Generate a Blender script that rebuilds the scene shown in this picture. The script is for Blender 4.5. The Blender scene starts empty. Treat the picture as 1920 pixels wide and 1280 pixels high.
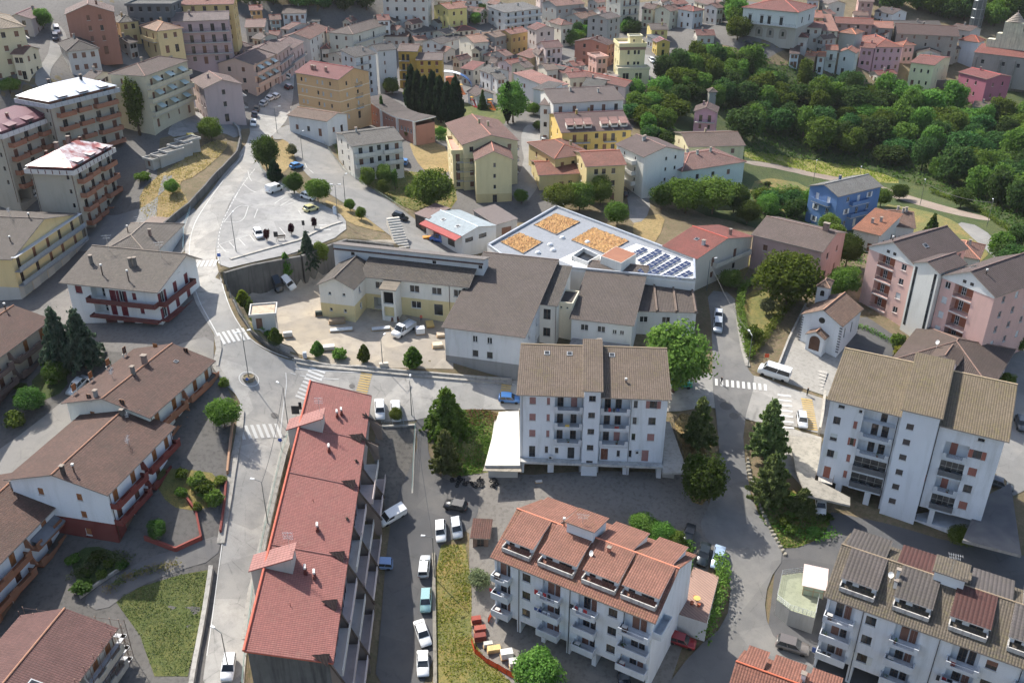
import bpy, math, random
import numpy as np
from mathutils import Vector, Matrix
from mathutils.geometry import delaunay_2d_cdt
R = math.radians
rng = random.Random(7)
sc = bpy.context.scene
COL = sc.collection
# ------------------------------------------------------------------ camera
FPX, PITCH, CAMZ = 1733.0, R(28.0), 110.0
cd = bpy.data.cameras.new('camera'); cam = bpy.data.objects.new('camera', cd); COL.objects.link(cam)
cd.sensor_width = 36.0; cd.lens = 36.0 * FPX / 1920.0; cd.clip_start = 1.0; cd.clip_end = 4000.0
cam.location = (0, 0, CAMZ); cam.rotation_euler = (R(90) - PITCH, 0, R(0.0))
sc.camera = cam
# ------------------------------------------------------------------ sky, sun, exposure
SUN_DIR = Vector((-0.66, 0.75, 0.0)).normalized()      # horizontal direction towards the sun
SUN_EL = R(47)
w = bpy.data.worlds.new('World'); sc.world = w; w.use_nodes = True
nt = w.node_tree; nt.nodes.clear()
sky = nt.nodes.new('ShaderNodeTexSky'); sky.sky_type = 'NISHITA'; sky.sun_disc = False
sky.sun_elevation = SUN_EL; sky.sun_rotation = math.atan2(SUN_DIR.x, SUN_DIR.y)
sky.air_density = 1.0; sky.dust_density = 2.0; sky.ozone_density = 1.0
bg = nt.nodes.new('ShaderNodeBackground'); bg.inputs[1].default_value = 0.14
wo = nt.nodes.new('ShaderNodeOutputWorld')
nt.links.new(sky.outputs[0], bg.inputs[0]); nt.links.new(bg.outputs[0], wo.inputs[0])
sl = bpy.data.lights.new('sun', 'SUN'); sl.energy = 4.8; sl.angle = R(0.6); sl.color = (1.0, 0.95, 0.87)
so = bpy.data.objects.new('sun', sl); COL.objects.link(so); so.location = (-60, 200, 250)
sd = Vector((SUN_DIR.x * math.cos(SUN_EL), SUN_DIR.y * math.cos(SUN_EL), math.sin(SUN_EL)))
so.rotation_euler = sd.to_track_quat('Z', 'Y').to_euler()
sc.view_settings.view_transform = 'Standard'; sc.view_settings.look = 'None'
sc.view_settings.exposure = 0.62; sc.view_settings.gamma = 1.0; sc.view_settings.use_curve_mapping = False
sc.cycles.max_bounces = 4; sc.cycles.diffuse_bounces = 2; sc.cycles.glossy_bounces = 2; sc.cycles.transmission_bounces = 2; sc.cycles.transparent_max_bounces = 4
sc.cycles.adaptive_threshold = 0.03; sc.cycles.use_denoising = True
# ------------------------------------------------------------------ pixel rays and terrain
CP, SP = math.cos(PITCH), math.sin(PITCH)
def ray(px, py):
	u, v = (px - 960) / FPX, (py - 640) / FPX
	return Vector((u, CP - v * SP, -SP - v * CP))
def atz(px, py, z):
	"""the point of a pixel's ray that lies at height z (metres, camera at 110)"""
	d = ray(px, py); t = (z - CAMZ) / d.z
	return Vector((d.x * t, d.y * t, z))
CTRL = [  # px, py, height relative to the camera
(793,1245,-101),(830,1100,-97.5),(828,997,-95),(800,870,-91.5),(790,790,-87.8),(720,1150,-99),(720,1000,-95.5),
(428,1250,-92),(455,1000,-88),(480,810,-83.5),(500,900,-86),(540,740,-83),(330,1150,-91),(250,1250,-92.5),
(855,950,-93),(1110,915,-91),(960,740,-87),(750,730,-85),(600,695,-82.5),(468,709,-80),(437,635,-76.5),(385,497,-73.5),
(400,420,-71.8),(450,300,-70),(500,210,-68),(530,160,-66),(520,420,-73),(600,420,-73.4),(420,480,-73.6),(640,430,-73.8),
(1010,350,-77),(1018,265,-75.5),(870,330,-77),(700,330,-75),(640,200,-73),(740,430,-77.5),(600,280,-71.5),(690,370,-75),(560,240,-69.5),
(790,440,-79),(900,440,-80.5),(1200,380,-80),(1345,560,-83.5),(1345,610,-84.5),(1380,720,-87.5),(1500,790,-89),(1380,850,-91),
(1380,1000,-94),(1400,1150,-97),(1340,1250,-98.5),(1480,1220,-97.5),(1080,1230,-98),(950,1230,-99),(1600,700,-88),(1900,800,-91),
(1880,950,-93),(1650,990,-93),(1780,1280,-99),(1530,640,-86),(1640,610,-85),(1880,640,-88),(1780,420,-89),(1600,400,-89.5),(1100,560,-83),
(1500,310,-91),(1320,245,-80),(1400,330,-86),(1220,130,-70),(1130,200,-74),(900,120,-71.5),(950,200,-73.5),(700,100,-69.5),(600,100,-68),
(1000,60,-67),(1200,60,-66.5),(1440,75,-64.5),(1400,130,-73),(1560,135,-75),(1700,135,-78),(1850,150,-81),(1915,158,-83),(1900,250,-90),(1880,330,-91),
(1650,230,-85),(70,150,-52),(110,250,-63.5),(250,400,-73.3),(216,412,-75),(162,471,-78),(300,330,-68.5),(330,260,-65.5),(360,150,-60),(250,150,-57.5),(420,105,-57),(560,50,-61),
(480,20,-54),(960,0,-60),(600,0,-52),(200,0,-40),(0,50,-45),(1400,0,-59),(1700,30,-66),(1900,30,-67),(60,560,-79),(200,640,-77),
(60,700,-80),(140,740,-81),(0,900,-85),(160,960,-86.5),(330,900,-84),(100,1280,-93),(20,300,-67),(150,430,-76.3),(300,480,-75),(1000,850,-90.5),
(1500,1000,-94.5),(1250,800,-89.5)]
def tps_fit(P, z):
	n = len(P); d2 = ((P[:, None] - P[None]) ** 2).sum(-1)
	K = np.where(d2 > 0, d2 * np.log(np.maximum(d2, 1e-9)) * .5, 0) + np.eye(n) * 0.004
	A = np.zeros((n + 3, n + 3)); A[:n, :n] = K
	Q = np.c_[np.ones(n), P]; A[:n, n:] = Q; A[n:, :n] = Q.T
	return np.linalg.solve(A, np.r_[z, np.zeros(3)])
def tps_eval(c, P, X):
	out = np.empty(len(X))
	for i in range(0, len(X), 20000):
		B = X[i:i + 20000]; d2 = ((B[:, None] - P[None]) ** 2).sum(-1)
		U = np.where(d2 > 0, d2 * np.log(np.maximum(d2, 1e-9)) * .5, 0)
		out[i:i + 20000] = U @ c[:len(P)] + c[len(P)] + B @ c[len(P) + 1:]
	return out
cpts = np.array([tuple(atz(a, b, CAMZ + z)) for a, b, z in CTRL]); S = 1 / 100.0
cP = cpts[:, :2] * S; cC = tps_fit(cP, cpts[:, 2])
GX0, GX1, GY0, GY1, GS = -330.0, 330.0, 50.0, 560.0, 1.25
gx = np.arange(GX0, GX1 + .1, GS); gy = np.arange(GY0, GY1 + .1, GS)
MX, MY = np.meshgrid(gx, gy)
def bil(Z, x0, y0, s, X, Y):
	fx = np.clip((X - x0) / s, 0, Z.shape[1] - 1.001); fy = np.clip((Y - y0) / s, 0, Z.shape[0] - 1.001)
	i = fx.astype(int); j = fy.astype(int); a = fx - i; b = fy - j
	return (Z[j, i] * (1 - a) + Z[j, i + 1] * a) * (1 - b) + (Z[j + 1, i] * (1 - a) + Z[j + 1, i + 1] * a) * b
GZ = tps_eval(cC, cP, np.c_[MX.ravel(), MY.ravel()] * S).reshape(MX.shape)
GZ = np.clip(GZ, 3.0, 85.0)
def inpoly(P, X, Y):
	r = np.zeros(X.shape, bool); n = len(P)
	for k in range(n):
		x1, y1 = P[k][0], P[k][1]; x2, y2 = P[(k + 1) % n][0], P[(k + 1) % n][1]
		c = ((y1 > Y) != (y2 > Y))
		with np.errstate(divide='ignore', invalid='ignore'):
			r ^= c & (X < (x2 - x1) * (Y - y1) / (y2 - y1 + 1e-12) + x1)
	return r
# the school yard lies below the car park, behind a retaining wall
YARD = [atz(*p) for p in [(417,512,36.4),(470,497,36.4),(560,478,36.4),(645,446,36.2),(735,446,34.8),(760,470,31.5),(840,560,28.5),(850,690,26.0),(700,691,26.6),(600,683,27.6),(545,668,28.4),(500,645,29.5),(470,620,30.5),(445,580,32.6),(428,545,34.6)]]
yp = np.array([tuple(atz(a, b, CAMZ + z)) for a, b, z in [(500,560,-80.2),(600,540,-80),(560,640,-81.5),(700,680,-83.3),(830,690,-84.2),(820,560,-81.5),(735,480,-79.5),(640,640,-82.2)]])
yA = np.c_[np.ones(len(yp)), yp[:, :2]]; yc = np.linalg.lstsq(yA, yp[:, 2], rcond=None)[0]
ym = inpoly(YARD, MX, MY)
GZ = np.where(ym, np.minimum(GZ, yc[0] + yc[1] * MX + yc[2] * MY), GZ)
def gz(x, y):
	fx = min(max((x - GX0) / GS, 0), GZ.shape[1] - 1.001); fy = min(max((y - GY0) / GS, 0), GZ.shape[0] - 1.001)
	i = int(fx); j = int(fy); a = fx - i; b = fy - j
	return (GZ[j, i] * (1 - a) + GZ[j, i + 1] * a) * (1 - b) + (GZ[j + 1, i] * (1 - a) + GZ[j + 1, i + 1] * a) * b
TT = np.arange(60.0, 760.0, 0.8)
def hit(px, py, h=0.0):
	"""first point along a pixel's ray that is h metres above the ground"""
	d = ray(px, py); X = d.x * TT; Y = d.y * TT; Z = CAMZ + d.z * TT
	g = bil(GZ, GX0, GY0, GS, X, Y) + h
	k = np.nonzero(Z < g)[0]
	k = int(k[0]) if len(k) else len(TT) - 1
	if k > 0:
		e0 = Z[k - 1] - g[k - 1]; e1 = Z[k] - g[k]; f = e0 / (e0 - e1 + 1e-9); t = TT[k - 1] + f * (TT[k] - TT[k - 1])
	else: t = TT[0]
	return Vector((d.x * t, d.y * t, CAMZ + d.z * t))
def pix(p):
	v = Vector((p[0], p[1], p[2] - CAMZ)); zc = v.y * CP - v.z * SP
	return (960 + FPX * v.x / zc, 640 - FPX * (v.y * SP + v.z * CP) / zc)
# ------------------------------------------------------------------ materials
def lin(c):
	return tuple(((x / 255) / 12.92 if x <= 10 else (((x / 255) + .055) / 1.055) ** 2.4) for x in c[:3]) + (1.0,)
def sat(c, k):
	g = .3 * c[0] + .59 * c[1] + .11 * c[2]; return tuple(g + (x - g) * k for x in c[:3])
MATS = {}
def nmat(name):
	m = bpy.data.materials.new(name); m.use_nodes = True
	t = m.node_tree; b = t.nodes['Principled BSDF']
	return m, t, b
def nd(t, typ, **kw):
	n = t.nodes.new('ShaderNode' + typ)
	for k, v in kw.items():
		if k[0] == 'i' and k[1:].isdigit(): n.inputs[int(k[1:])].default_value = v
		else: setattr(n, k, v)
	return n
def math_(t, op, a, b=None):
	n = t.nodes.new('ShaderNodeMath'); n.operation = op
	for i, x in enumerate((a, b)):
		if x is None: continue
		if isinstance(x, (int, float)): n.inputs[i].default_value = x
		else: t.links.new(x, n.inputs[i])
	return n.outputs[0]
def mixc(t, fac, a, b, blend='MIX'):
	n = t.nodes.new('ShaderNodeMix'); n.data_type = 'RGBA'; n.blend_type = blend
	for i, x in ((0, fac), (6, a), (7, b)):
		if isinstance(x, (int, float)): n.inputs[i].default_value = x
		elif isinstance(x, tuple): n.inputs[i].default_value = x
		else: t.links.new(x, n.inputs[i])
	return n.outputs[2]
def noise(t, vec, scale, detail=3, rough=.55, dim='3D'):
	n = t.nodes.new('ShaderNodeTexNoise'); n.noise_dimensions = dim
	n.inputs['Scale'].default_value = scale; n.inputs['Detail'].default_value = detail; n.inputs['Roughness'].default_value = rough
	if vec is not None: t.links.new(vec, n.inputs['Vector'])
	return n.outputs[0]
def ramp(t, fac, lo, hi):
	n = t.nodes.new('ShaderNodeMapRange'); n.inputs[1].default_value = lo; n.inputs[2].default_value = hi
	t.links.new(fac, n.inputs[0]); return n.outputs[0]
def gpos(t):
	return t.nodes.new('ShaderNodeNewGeometry').outputs['Position']
def scaled(t, vec, s):
	n = t.nodes.new('ShaderNodeMapping'); n.inputs['Scale'].default_value = s; t.links.new(vec, n.inputs[0]); return n.outputs[0]
def bump(t, b, h, strength, dist=.05):
	n = t.nodes.new('ShaderNodeBump'); n.inputs['Strength'].default_value = strength; n.inputs['Distance'].default_value = dist
	t.links.new(h, n.inputs['Height']); t.links.new(n.outputs[0], b.inputs['Normal'])
def mul(c, k): return tuple(min(1, x * k) for x in c[:3]) + (1.0,)
def plaster(c, dirt=.5):
	"""painted render with rain streaks and soft patches"""
	k = ('pl', c, dirt)
	if k in MATS: return MATS[k]
	m, t, b = nmat('plaster'); a = lin(sat(c, .76)); P = gpos(t)
	n1 = ramp(t, noise(t, P, .35, 4), .35, .7); n2 = ramp(t, noise(t, scaled(t, P, (.8, .8, .11)), 1, 4, .65), .5, .78)
	n3 = noise(t, P, 4.0, 2)
	x = mixc(t, math_(t, 'MULTIPLY', n1, .5 * dirt), a, mul(a, .80))
	x = mixc(t, math_(t, 'MULTIPLY', n2, .85 * dirt), x, mul((a[0] * .62, a[1] * .62, a[2] * .58), 1))
	x = mixc(t, math_(t, 'MULTIPLY', n3, .25), x, mul(a, .88))
	t.links.new(x, b.inputs['Base Color']); b.inputs['Roughness'].default_value = .9
	MATS[k] = m; return m
def paint(c, rough=.5, metal=0.0, name='paint'):
	k = ('pt', c, rough, metal)
	if k in MATS: return MATS[k]
	m, t, b = nmat(name); a = lin(c); P = gpos(t)
	x = mixc(t, ramp(t, noise(t, P, 1.7, 3), .4, .75), a, mul(a, .82))
	t.links.new(x, b.inputs['Base Color']); b.inputs['Roughness'].default_value = rough; b.inputs['Metallic'].default_value = metal
	MATS[k] = m; return m
def tile(c, c2=None, tu=.30, tv=.42, var=.35, moss=.35, mossc=(96, 92, 66), ribs=False):
	"""clay roof tiles; UV in metres along the eave and up the slope"""
	k = ('ti', c, c2, tu, tv, var, moss, mossc)
	if k in MATS: return MATS[k]
	m, t, b = nmat('roof_tile'); a = mul(lin(sat(c, .78)), .61); a2 = mul(lin(sat(c2, .78)), .54) if c2 else mul(a, .6)
	uv = nd(t, 'UVMap').outputs[0]; sp = nd(t, 'SeparateXYZ'); t.links.new(uv, sp.inputs[0])
	u = math_(t, 'DIVIDE', sp.outputs[0], tu); v = math_(t, 'DIVIDE', sp.outputs[1], tv)
	cb = nd(t, 'CombineXYZ'); t.links.new(math_(t, 'FLOOR', u), cb.inputs[0]); t.links.new(math_(t, 'FLOOR', v), cb.inputs[1])
	wn = nd(t, 'TexWhiteNoise', noise_dimensions='2D'); t.links.new(cb.outputs[0], wn.inputs['Vector'])
	fu = math_(t, 'FRACT', u); fv = math_(t, 'FRACT', v)
	P = gpos(t)
	big = ramp(t, noise(t, P, .28, 4, .6), .38, .72); sm = ramp(t, noise(t, P, 1.6, 4, .65), .45, .75)
	x = mixc(t, math_(t, 'MULTIPLY', wn.outputs[0], var), a, a2)
	x = mixc(t, math_(t, 'MULTIPLY', big, .45), x, mul(a2, .95))
	x = mixc(t, math_(t, 'MULTIPLY', math_(t, 'MULTIPLY', sm, big), moss), x, lin(mossc))
	# contact shade and some dirt painted between the barrels and at the overlaps
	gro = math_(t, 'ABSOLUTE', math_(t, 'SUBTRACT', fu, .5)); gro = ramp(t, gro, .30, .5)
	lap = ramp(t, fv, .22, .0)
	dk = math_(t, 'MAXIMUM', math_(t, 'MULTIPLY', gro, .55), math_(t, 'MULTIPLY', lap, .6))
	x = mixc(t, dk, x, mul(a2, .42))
	t.links.new(x, b.inputs['Base Color']); b.inputs['Roughness'].default_value = .85
	hgt = math_(t, 'ADD', math_(t, 'SINE', math_(t, 'MULTIPLY', fu, math.pi)), math_(t, 'MULTIPLY', math_(t, 'SUBTRACT', 1.0, fv), .8))
	bump(t, b, hgt, .7, .07)
	MATS[k] = m; return m
def concrete(c, stain=.6, sc_=.5):
	k = ('co', c, stain, sc_)
	if k in MATS: return MATS[k]
	m, t, b = nmat('concrete'); a = lin(c); P = gpos(t)
	n1 = ramp(t, noise(t, P, sc_, 5, .62), .4, .68); n2 = ramp(t, noise(t, scaled(t, P, (1.6, 1.6, .12)), 1.0, 4, .6), .48, .72)
	x = mixc(t, math_(t, 'MULTIPLY', n1, stain * .7), a, mul(a, .55))
	x = mixc(t, math_(t, 'MULTIPLY', n2, stain), x, mul(a, .34))
	t.links.new(x, b.inputs['Base Color']); b.inputs['Roughness'].default_value = .92
	MATS[k] = m; return m
def asphalt(c, patch=.5, warm=(176, 168, 152), crackk=.5):
	"""worn road surface: patches, tyre tracks, tar seams"""
	k = ('as', c, patch, warm, crackk)
	if k in MATS: return MATS[k]
	m, t, b = nmat('asphalt'); a = lin(c); P = gpos(t)
	n1 = ramp(t, noise(t, P, .09, 3, .62), .42, .66); n2 = ramp(t, noise(t, P, .45, 4, .68), .44, .70)
	vo = nd(t, 'TexVoronoi', feature='F1'); vo.inputs['Scale'].default_value = .13; t.links.new(P, vo.inputs['Vector'])
	vs = nd(t, 'SeparateColor'); t.links.new(vo.outputs['Color'], vs.inputs[0])
	ve = nd(t, 'TexVoronoi', feature='DISTANCE_TO_EDGE'); ve.inputs['Scale'].default_value = .22; t.links.new(scaled(t, P, (1, 1, .2)), ve.inputs['Vector'])
	crack = ramp(t, ve.outputs['Distance'], .02, .0)
	x = mixc(t, math_(t, 'MULTIPLY', n1, patch), a, lin(warm))
	x = mixc(t, math_(t, 'MULTIPLY', n2, .7 * patch), x, mul(a, .62))
	x = mixc(t, math_(t, 'MULTIPLY', ramp(t, vs.outputs[0], .62, .64), .42 * patch), x, mul(a, .55))
	x = mixc(t, math_(t, 'MULTIPLY', math_(t, 'MULTIPLY', crack, n2), crackk), x, mul(a, .30))
	x = mixc(t, math_(t, 'MULTIPLY', noise(t, P, 9, 2), .25), x, mul(a, .75))
	t.links.new(x, b.inputs['Base Color']); b.inputs['Roughness'].default_value = .88
	MATS[k] = m; return m
def soil(cols, s1=.12, s2=1.4, name='ground_cover'):
	"""patchy vegetation or earth: three colours mixed by noise"""
	k = ('so', cols, s1, s2)
	if k in MATS: return MATS[k]
	m, t, b = nmat(name); P = gpos(t); a, c, e = [lin(x) for x in cols]
	x = mixc(t, ramp(t, noise(t, P, s1, 4, .6), .4, .62), a, c)
	x = mixc(t, ramp(t, noise(t, P, s2, 4, .65), .45, .68), x, e)
	x = mixc(t, ramp(t, noise(t, P, 7, 2), .45, .8), x, mul(a, .45))
	t.links.new(x, b.inputs['Base Color']); b.inputs['Roughness'].default_value = 1.0
	bump(t, b, noise(t, P, 5, 2, .7), .6, .12)
	MATS[k] = m; return m
def glass_dark():
	if 'gl' in MATS: return MATS['gl']
	m, t, b = nmat('window_glass'); P = gpos(t)
	x = mixc(t, ramp(t, noise(t, P, .7, 1), .35, .7), (.018, .021, .024, 1), (.06, .065, .068, 1))
	t.links.new(x, b.inputs['Base Color']); b.inputs['Roughness'].default_value = .07; b.inputs['IOR'].default_value = 1.5
	MATS['gl'] = m; return m
def leafm(c, c2, name='leaves', tr=.45):
	k = ('lf', c, c2)
	if k in MATS: return MATS[k]
	m, t, b = nmat(name); P = gpos(t); a, a2 = lin(c), lin(c2)
	oi = nd(t, 'ObjectInfo'); g = nd(t, 'NewGeometry')
	x = mixc(t, ramp(t, noise(t, P, .55, 3, .6), .35, .68), a, a2)
	x = mixc(t, math_(t, 'MULTIPLY', g.outputs['Random Per Island'], .5), x, mul(a, .55))
	hs = nd(t, 'HueSaturation'); t.links.new(x, hs.inputs['Color'])
	t.links.new(math_(t, 'ADD', .462, math_(t, 'MULTIPLY', oi.outputs['Random'], .065)), hs.inputs['Hue'])
	t.links.new(math_(t, 'ADD', .62, math_(t, 'MULTIPLY', oi.outputs['Random'], .7)), hs.inputs['Value'])
	t.nodes.remove(b); out = t.nodes['Material Output']
	df = nd(t, 'BsdfDiffuse'); tl = nd(t, 'BsdfTranslucent'); mx = nd(t, 'MixShader'); mx.inputs[0].default_value = tr
	t.links.new(hs.outputs[0], df.inputs[0]); t.links.new(hs.outputs[0], tl.inputs[0])
	t.links.new(df.outputs[0], mx.inputs[1]); t.links.new(tl.outputs[0], mx.inputs[2]); t.links.new(mx.outputs[0], out.inputs[0])
	MATS[k] = m; return m
# ------------------------------------------------------------------ mesh collector
class MB:
	def __init__(s): s.v = []; s.f = []; s.m = []; s.uv = []
	def poly(s, pts, m=0, uv=None):
		n = len(s.v); s.v += [tuple(p) for p in pts]; s.f.append(tuple(range(n, n + len(pts)))); s.m.append(m)
		s.uv.append(uv if uv else [(p[0] + p[1] * .7, p[2]) for p in pts])
	def box(s, x0, x1, y0, y1, z0, z1, m=0, top=None):
		P = [(x0, y0, z0), (x1, y0, z0), (x1, y1, z0), (x0, y1, z0), (x0, y0, z1), (x1, y0, z1), (x1, y1, z1), (x0, y1, z1)]
		for q, mm in (((3, 2, 1, 0), m), ((4, 5, 6, 7), m if top is None else top), ((0, 1, 5, 4), m), ((1, 2, 6, 5), m), ((2, 3, 7, 6), m), ((3, 0, 4, 7), m)):
			s.poly([P[i] for i in q], mm)
	def slab(s, top, t, m=0, me=None, uv=None):
		"""a thick sheet: top polygon (counter-clockwise from above), lowered copy, rim"""
		me = m if me is None else me
		bot = [(p[0], p[1], p[2] - t) for p in top]
		s.poly(top, m, uv); s.poly(bot[::-1], me)
		for i in range(len(top)):
			j = (i + 1) % len(top); s.poly([bot[i], bot[j], top[j], top[i]], me)
	def bar(s, p, q, r, m=0, n=4, r2=None):
		p, q = Vector(p), Vector(q); d = (q - p)
		if d.length < 1e-6: return
		d.normalize(); a = d.orthogonal().normalized(); b = d.cross(a); r2 = r if r2 is None else r2
		A = [p + (a * math.cos(2 * math.pi * i / n + .785) + b * math.sin(2 * math.pi * i / n + .785)) * r for i in range(n)]
		B = [q + (a * math.cos(2 * math.pi * i / n + .785) + b * math.sin(2 * math.pi * i / n + .785)) * r2 for i in range(n)]
		for i in range(n): j = (i + 1) % n; s.poly([A[i], A[j], B[j], B[i]], m)
		s.poly(A[::-1], m); s.poly(B, m)
	def loft(s, rings, m=0, cap=True):
		for a, b in zip(rings, rings[1:]):
			n = len(a)
			for i in range(n): j = (i + 1) % n; s.poly([a[i], a[j], b[j], b[i]], m)
		if cap: s.poly(rings[0][::-1], m); s.poly(rings[-1], m)
	def mesh(s, name, mats, smooth=False, weld=False):
		me = bpy.data.meshes.new(name); me.from_pydata(s.v, [], s.f)
		for k in mats: me.materials.append(k)
		me.polygons.foreach_set('material_index', s.m)
		ul = me.uv_layers.new(name='UVMap'); flat = [c for u in s.uv for q in u for c in q]
		ul.data.foreach_set('uv', flat)
		if weld or smooth:
			import bmesh
			bm = bmesh.new(); bm.from_mesh(me); bmesh.ops.remove_doubles(bm, verts=bm.verts, dist=1e-4); bm.to_mesh(me); bm.free()
		if smooth: me.polygons.foreach_set('use_smooth', [True] * len(me.polygons))
		me.update(); return me
def mk(name, me, parent=None, loc=(0, 0, 0), rz=0.0, sc3=None):
	o = bpy.data.objects.new(name, me); COL.objects.link(o); o.location = loc; o.rotation_euler = (0, 0, rz)
	if sc3: o.scale = sc3
	if parent: o.parent = parent
	return o
def put(mb, name, mats, parent=None, loc=(0, 0, 0), rz=0.0, smooth=False):
	return mk(name, mb.mesh(name, mats, smooth), parent, loc, rz)
LABELS = {}
def tag(o, label, cat, group=None):
	o['label'] = label; o['category'] = cat
	if group: o['group'] = group
	return o
def struct(o, kind='structure', label=None):
	o['kind'] = kind
	if label: o['label'] = label
	return o
def copy_tree(o, parent=None):
	c = o.copy(); COL.objects.link(c)
	if parent: c.parent = parent
	for ch in o.children: copy_tree(ch, c)
	return c
CACHE = {}
# ------------------------------------------------------------------ colours
WHITE, DARKW, GREYM = (228, 228, 224), (70, 50, 38), (120, 122, 124)
def FR(c=WHITE): return paint(c, .45)
def CONC(): return concrete((176, 172, 164), .5)
def METAL(c=(150, 154, 156)): return paint(c, .4, .6)
DARK = lambda: paint((22, 22, 24), .9)
# ------------------------------------------------------------------ windows
def win_mesh(w, h, style, fc, sc_, near):
	"""returns list of (part name, mesh) in a frame with x along the wall, -y outwards, z up from the sill; the reveal is 0.16 deep"""
	key = ('win', round(w, 2), round(h, 2), style, fc, sc_, near)
	if key in CACHE: return CACHE[key]
	f = .06; y = .10; out = []
	A = MB()
	if style in ('open', 'pers', 'door', 'cloth', 'half'):
		A.box(-w / 2, w / 2, y, y + .06, 0, f, 0); A.box(-w / 2, w / 2, y, y + .06, h - f, h, 0)
		A.box(-w / 2, -w / 2 + f, y, y + .06, f, h - f, 0); A.box(w / 2 - f, w / 2, y, y + .06, f, h - f, 0)
		if w > .75: A.box(-.04, .04, y, y + .06, f, h - f, 0)
		if style == 'door': A.box(-w / 2 + f, w / 2 - f, y + .01, y + .05, .75, .83, 0)
		G = A if not near else MB(); gi = 2 if not near else 0
		G.poly([(-w / 2 + f, y + .045, f), (w / 2 - f, y + .045, f), (w / 2 - f, y + .045, h - f), (-w / 2 + f, y + .045, h - f)], gi)
		if near: out.append(('pane', G, [glass_dark()]))
	if style in ('shut', 'half'):
		z0 = 0 if style == 'shut' else h * .45
		G = A if not near else MB(); gi = 1 if not near else 0
		n = max(3, int((h - z0) / .16)); st = (h - z0) / n
		for i in range(n):
			a = z0 + i * st
			G.poly([(-w / 2, y - .035, a), (w / 2, y - .035, a), (w / 2, y, a + st), (-w / 2, y, a + st)], gi)
			G.poly([(-w / 2, y, a), (w / 2, y, a), (w / 2, y - .035, a), (-w / 2, y - .035, a)], gi)
		if near: out.append(('shutter', G, [paint(sc_, .55)]))
		if style == 'shut': A.box(-w / 2, w / 2, y - .04, y + .05, h - .05, h, 0)
	if style == 'persc':
		for sx in (-1, 1):
			G = A if not near else MB(); gi = 1 if not near else 0
			x0, x1 = (-w / 2, -.015) if sx < 0 else (.015, w / 2)
			G.box(x0, x1, y - .02, y + .03, .02, h - .02, gi)
			for i in range(1, int(h / .3)): G.box(x0 + .06, x1 - .06, y - .032, y - .019, i * .3 - .02, i * .3 + .09, gi)
			if near: out.append(('shutter', G, [paint(sc_, .55)]))
	if style == 'pers':
		for sx in (-1, 1):
			G = A if not near else MB(); gi = 1 if not near else 0
			x0, x1 = (-w - .02, -w / 2 - .02) if sx < 0 else (w / 2 + .02, w + .02)
			G.box(x0, x1, -.07, -.025, 0, h, gi)
			for i in range(1, int(h / .3)): G.box(x0 + .06, x1 - .06, -.082, -.069, i * .3 - .02, i * .3 + .09, gi)
			if near: out.append(('shutter', G, [paint(sc_, .55)]))
	if style == 'dark':
		A.poly([(-w / 2, .158, 0), (w / 2, .158, 0), (w / 2, .158, h), (-w / 2, .158, h)], 2)
		A.box(-w / 2, w / 2, .12, .155, h - .06, h, 0)
	if style == 'garage':
		n = max(4, int(h / .4)); st = h / n
		for i in range(n):
			A.box(-w / 2, w / 2, y - (.02 if i % 2 else .0), y + .03, i * st, (i + 1) * st - .025, 1)
		A.box(-w / 2, w / 2, y + .032, y + .05, 0, h, 0)
	if style in ('open', 'pers', 'shut', 'half', 'persc', 'cloth', 'dark') and h < 1.9:
		A.box(-w / 2 - .08, w / 2 + .08, -.10, .09, -.07, -.005, 3)
	me = A.mesh('window', [paint(fc, .45), paint(sc_, .55), glass_dark(), concrete((206, 202, 194), .3)])
	parts = [(n, g.mesh(n, ms)) for n, g, ms in out]
	CACHE[key] = (me, parts); return CACHE[key]
SIDE_ROT = {'f': 0.0, 'r': math.pi / 2, 'b': math.pi, 'l': -math.pi / 2}
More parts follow.
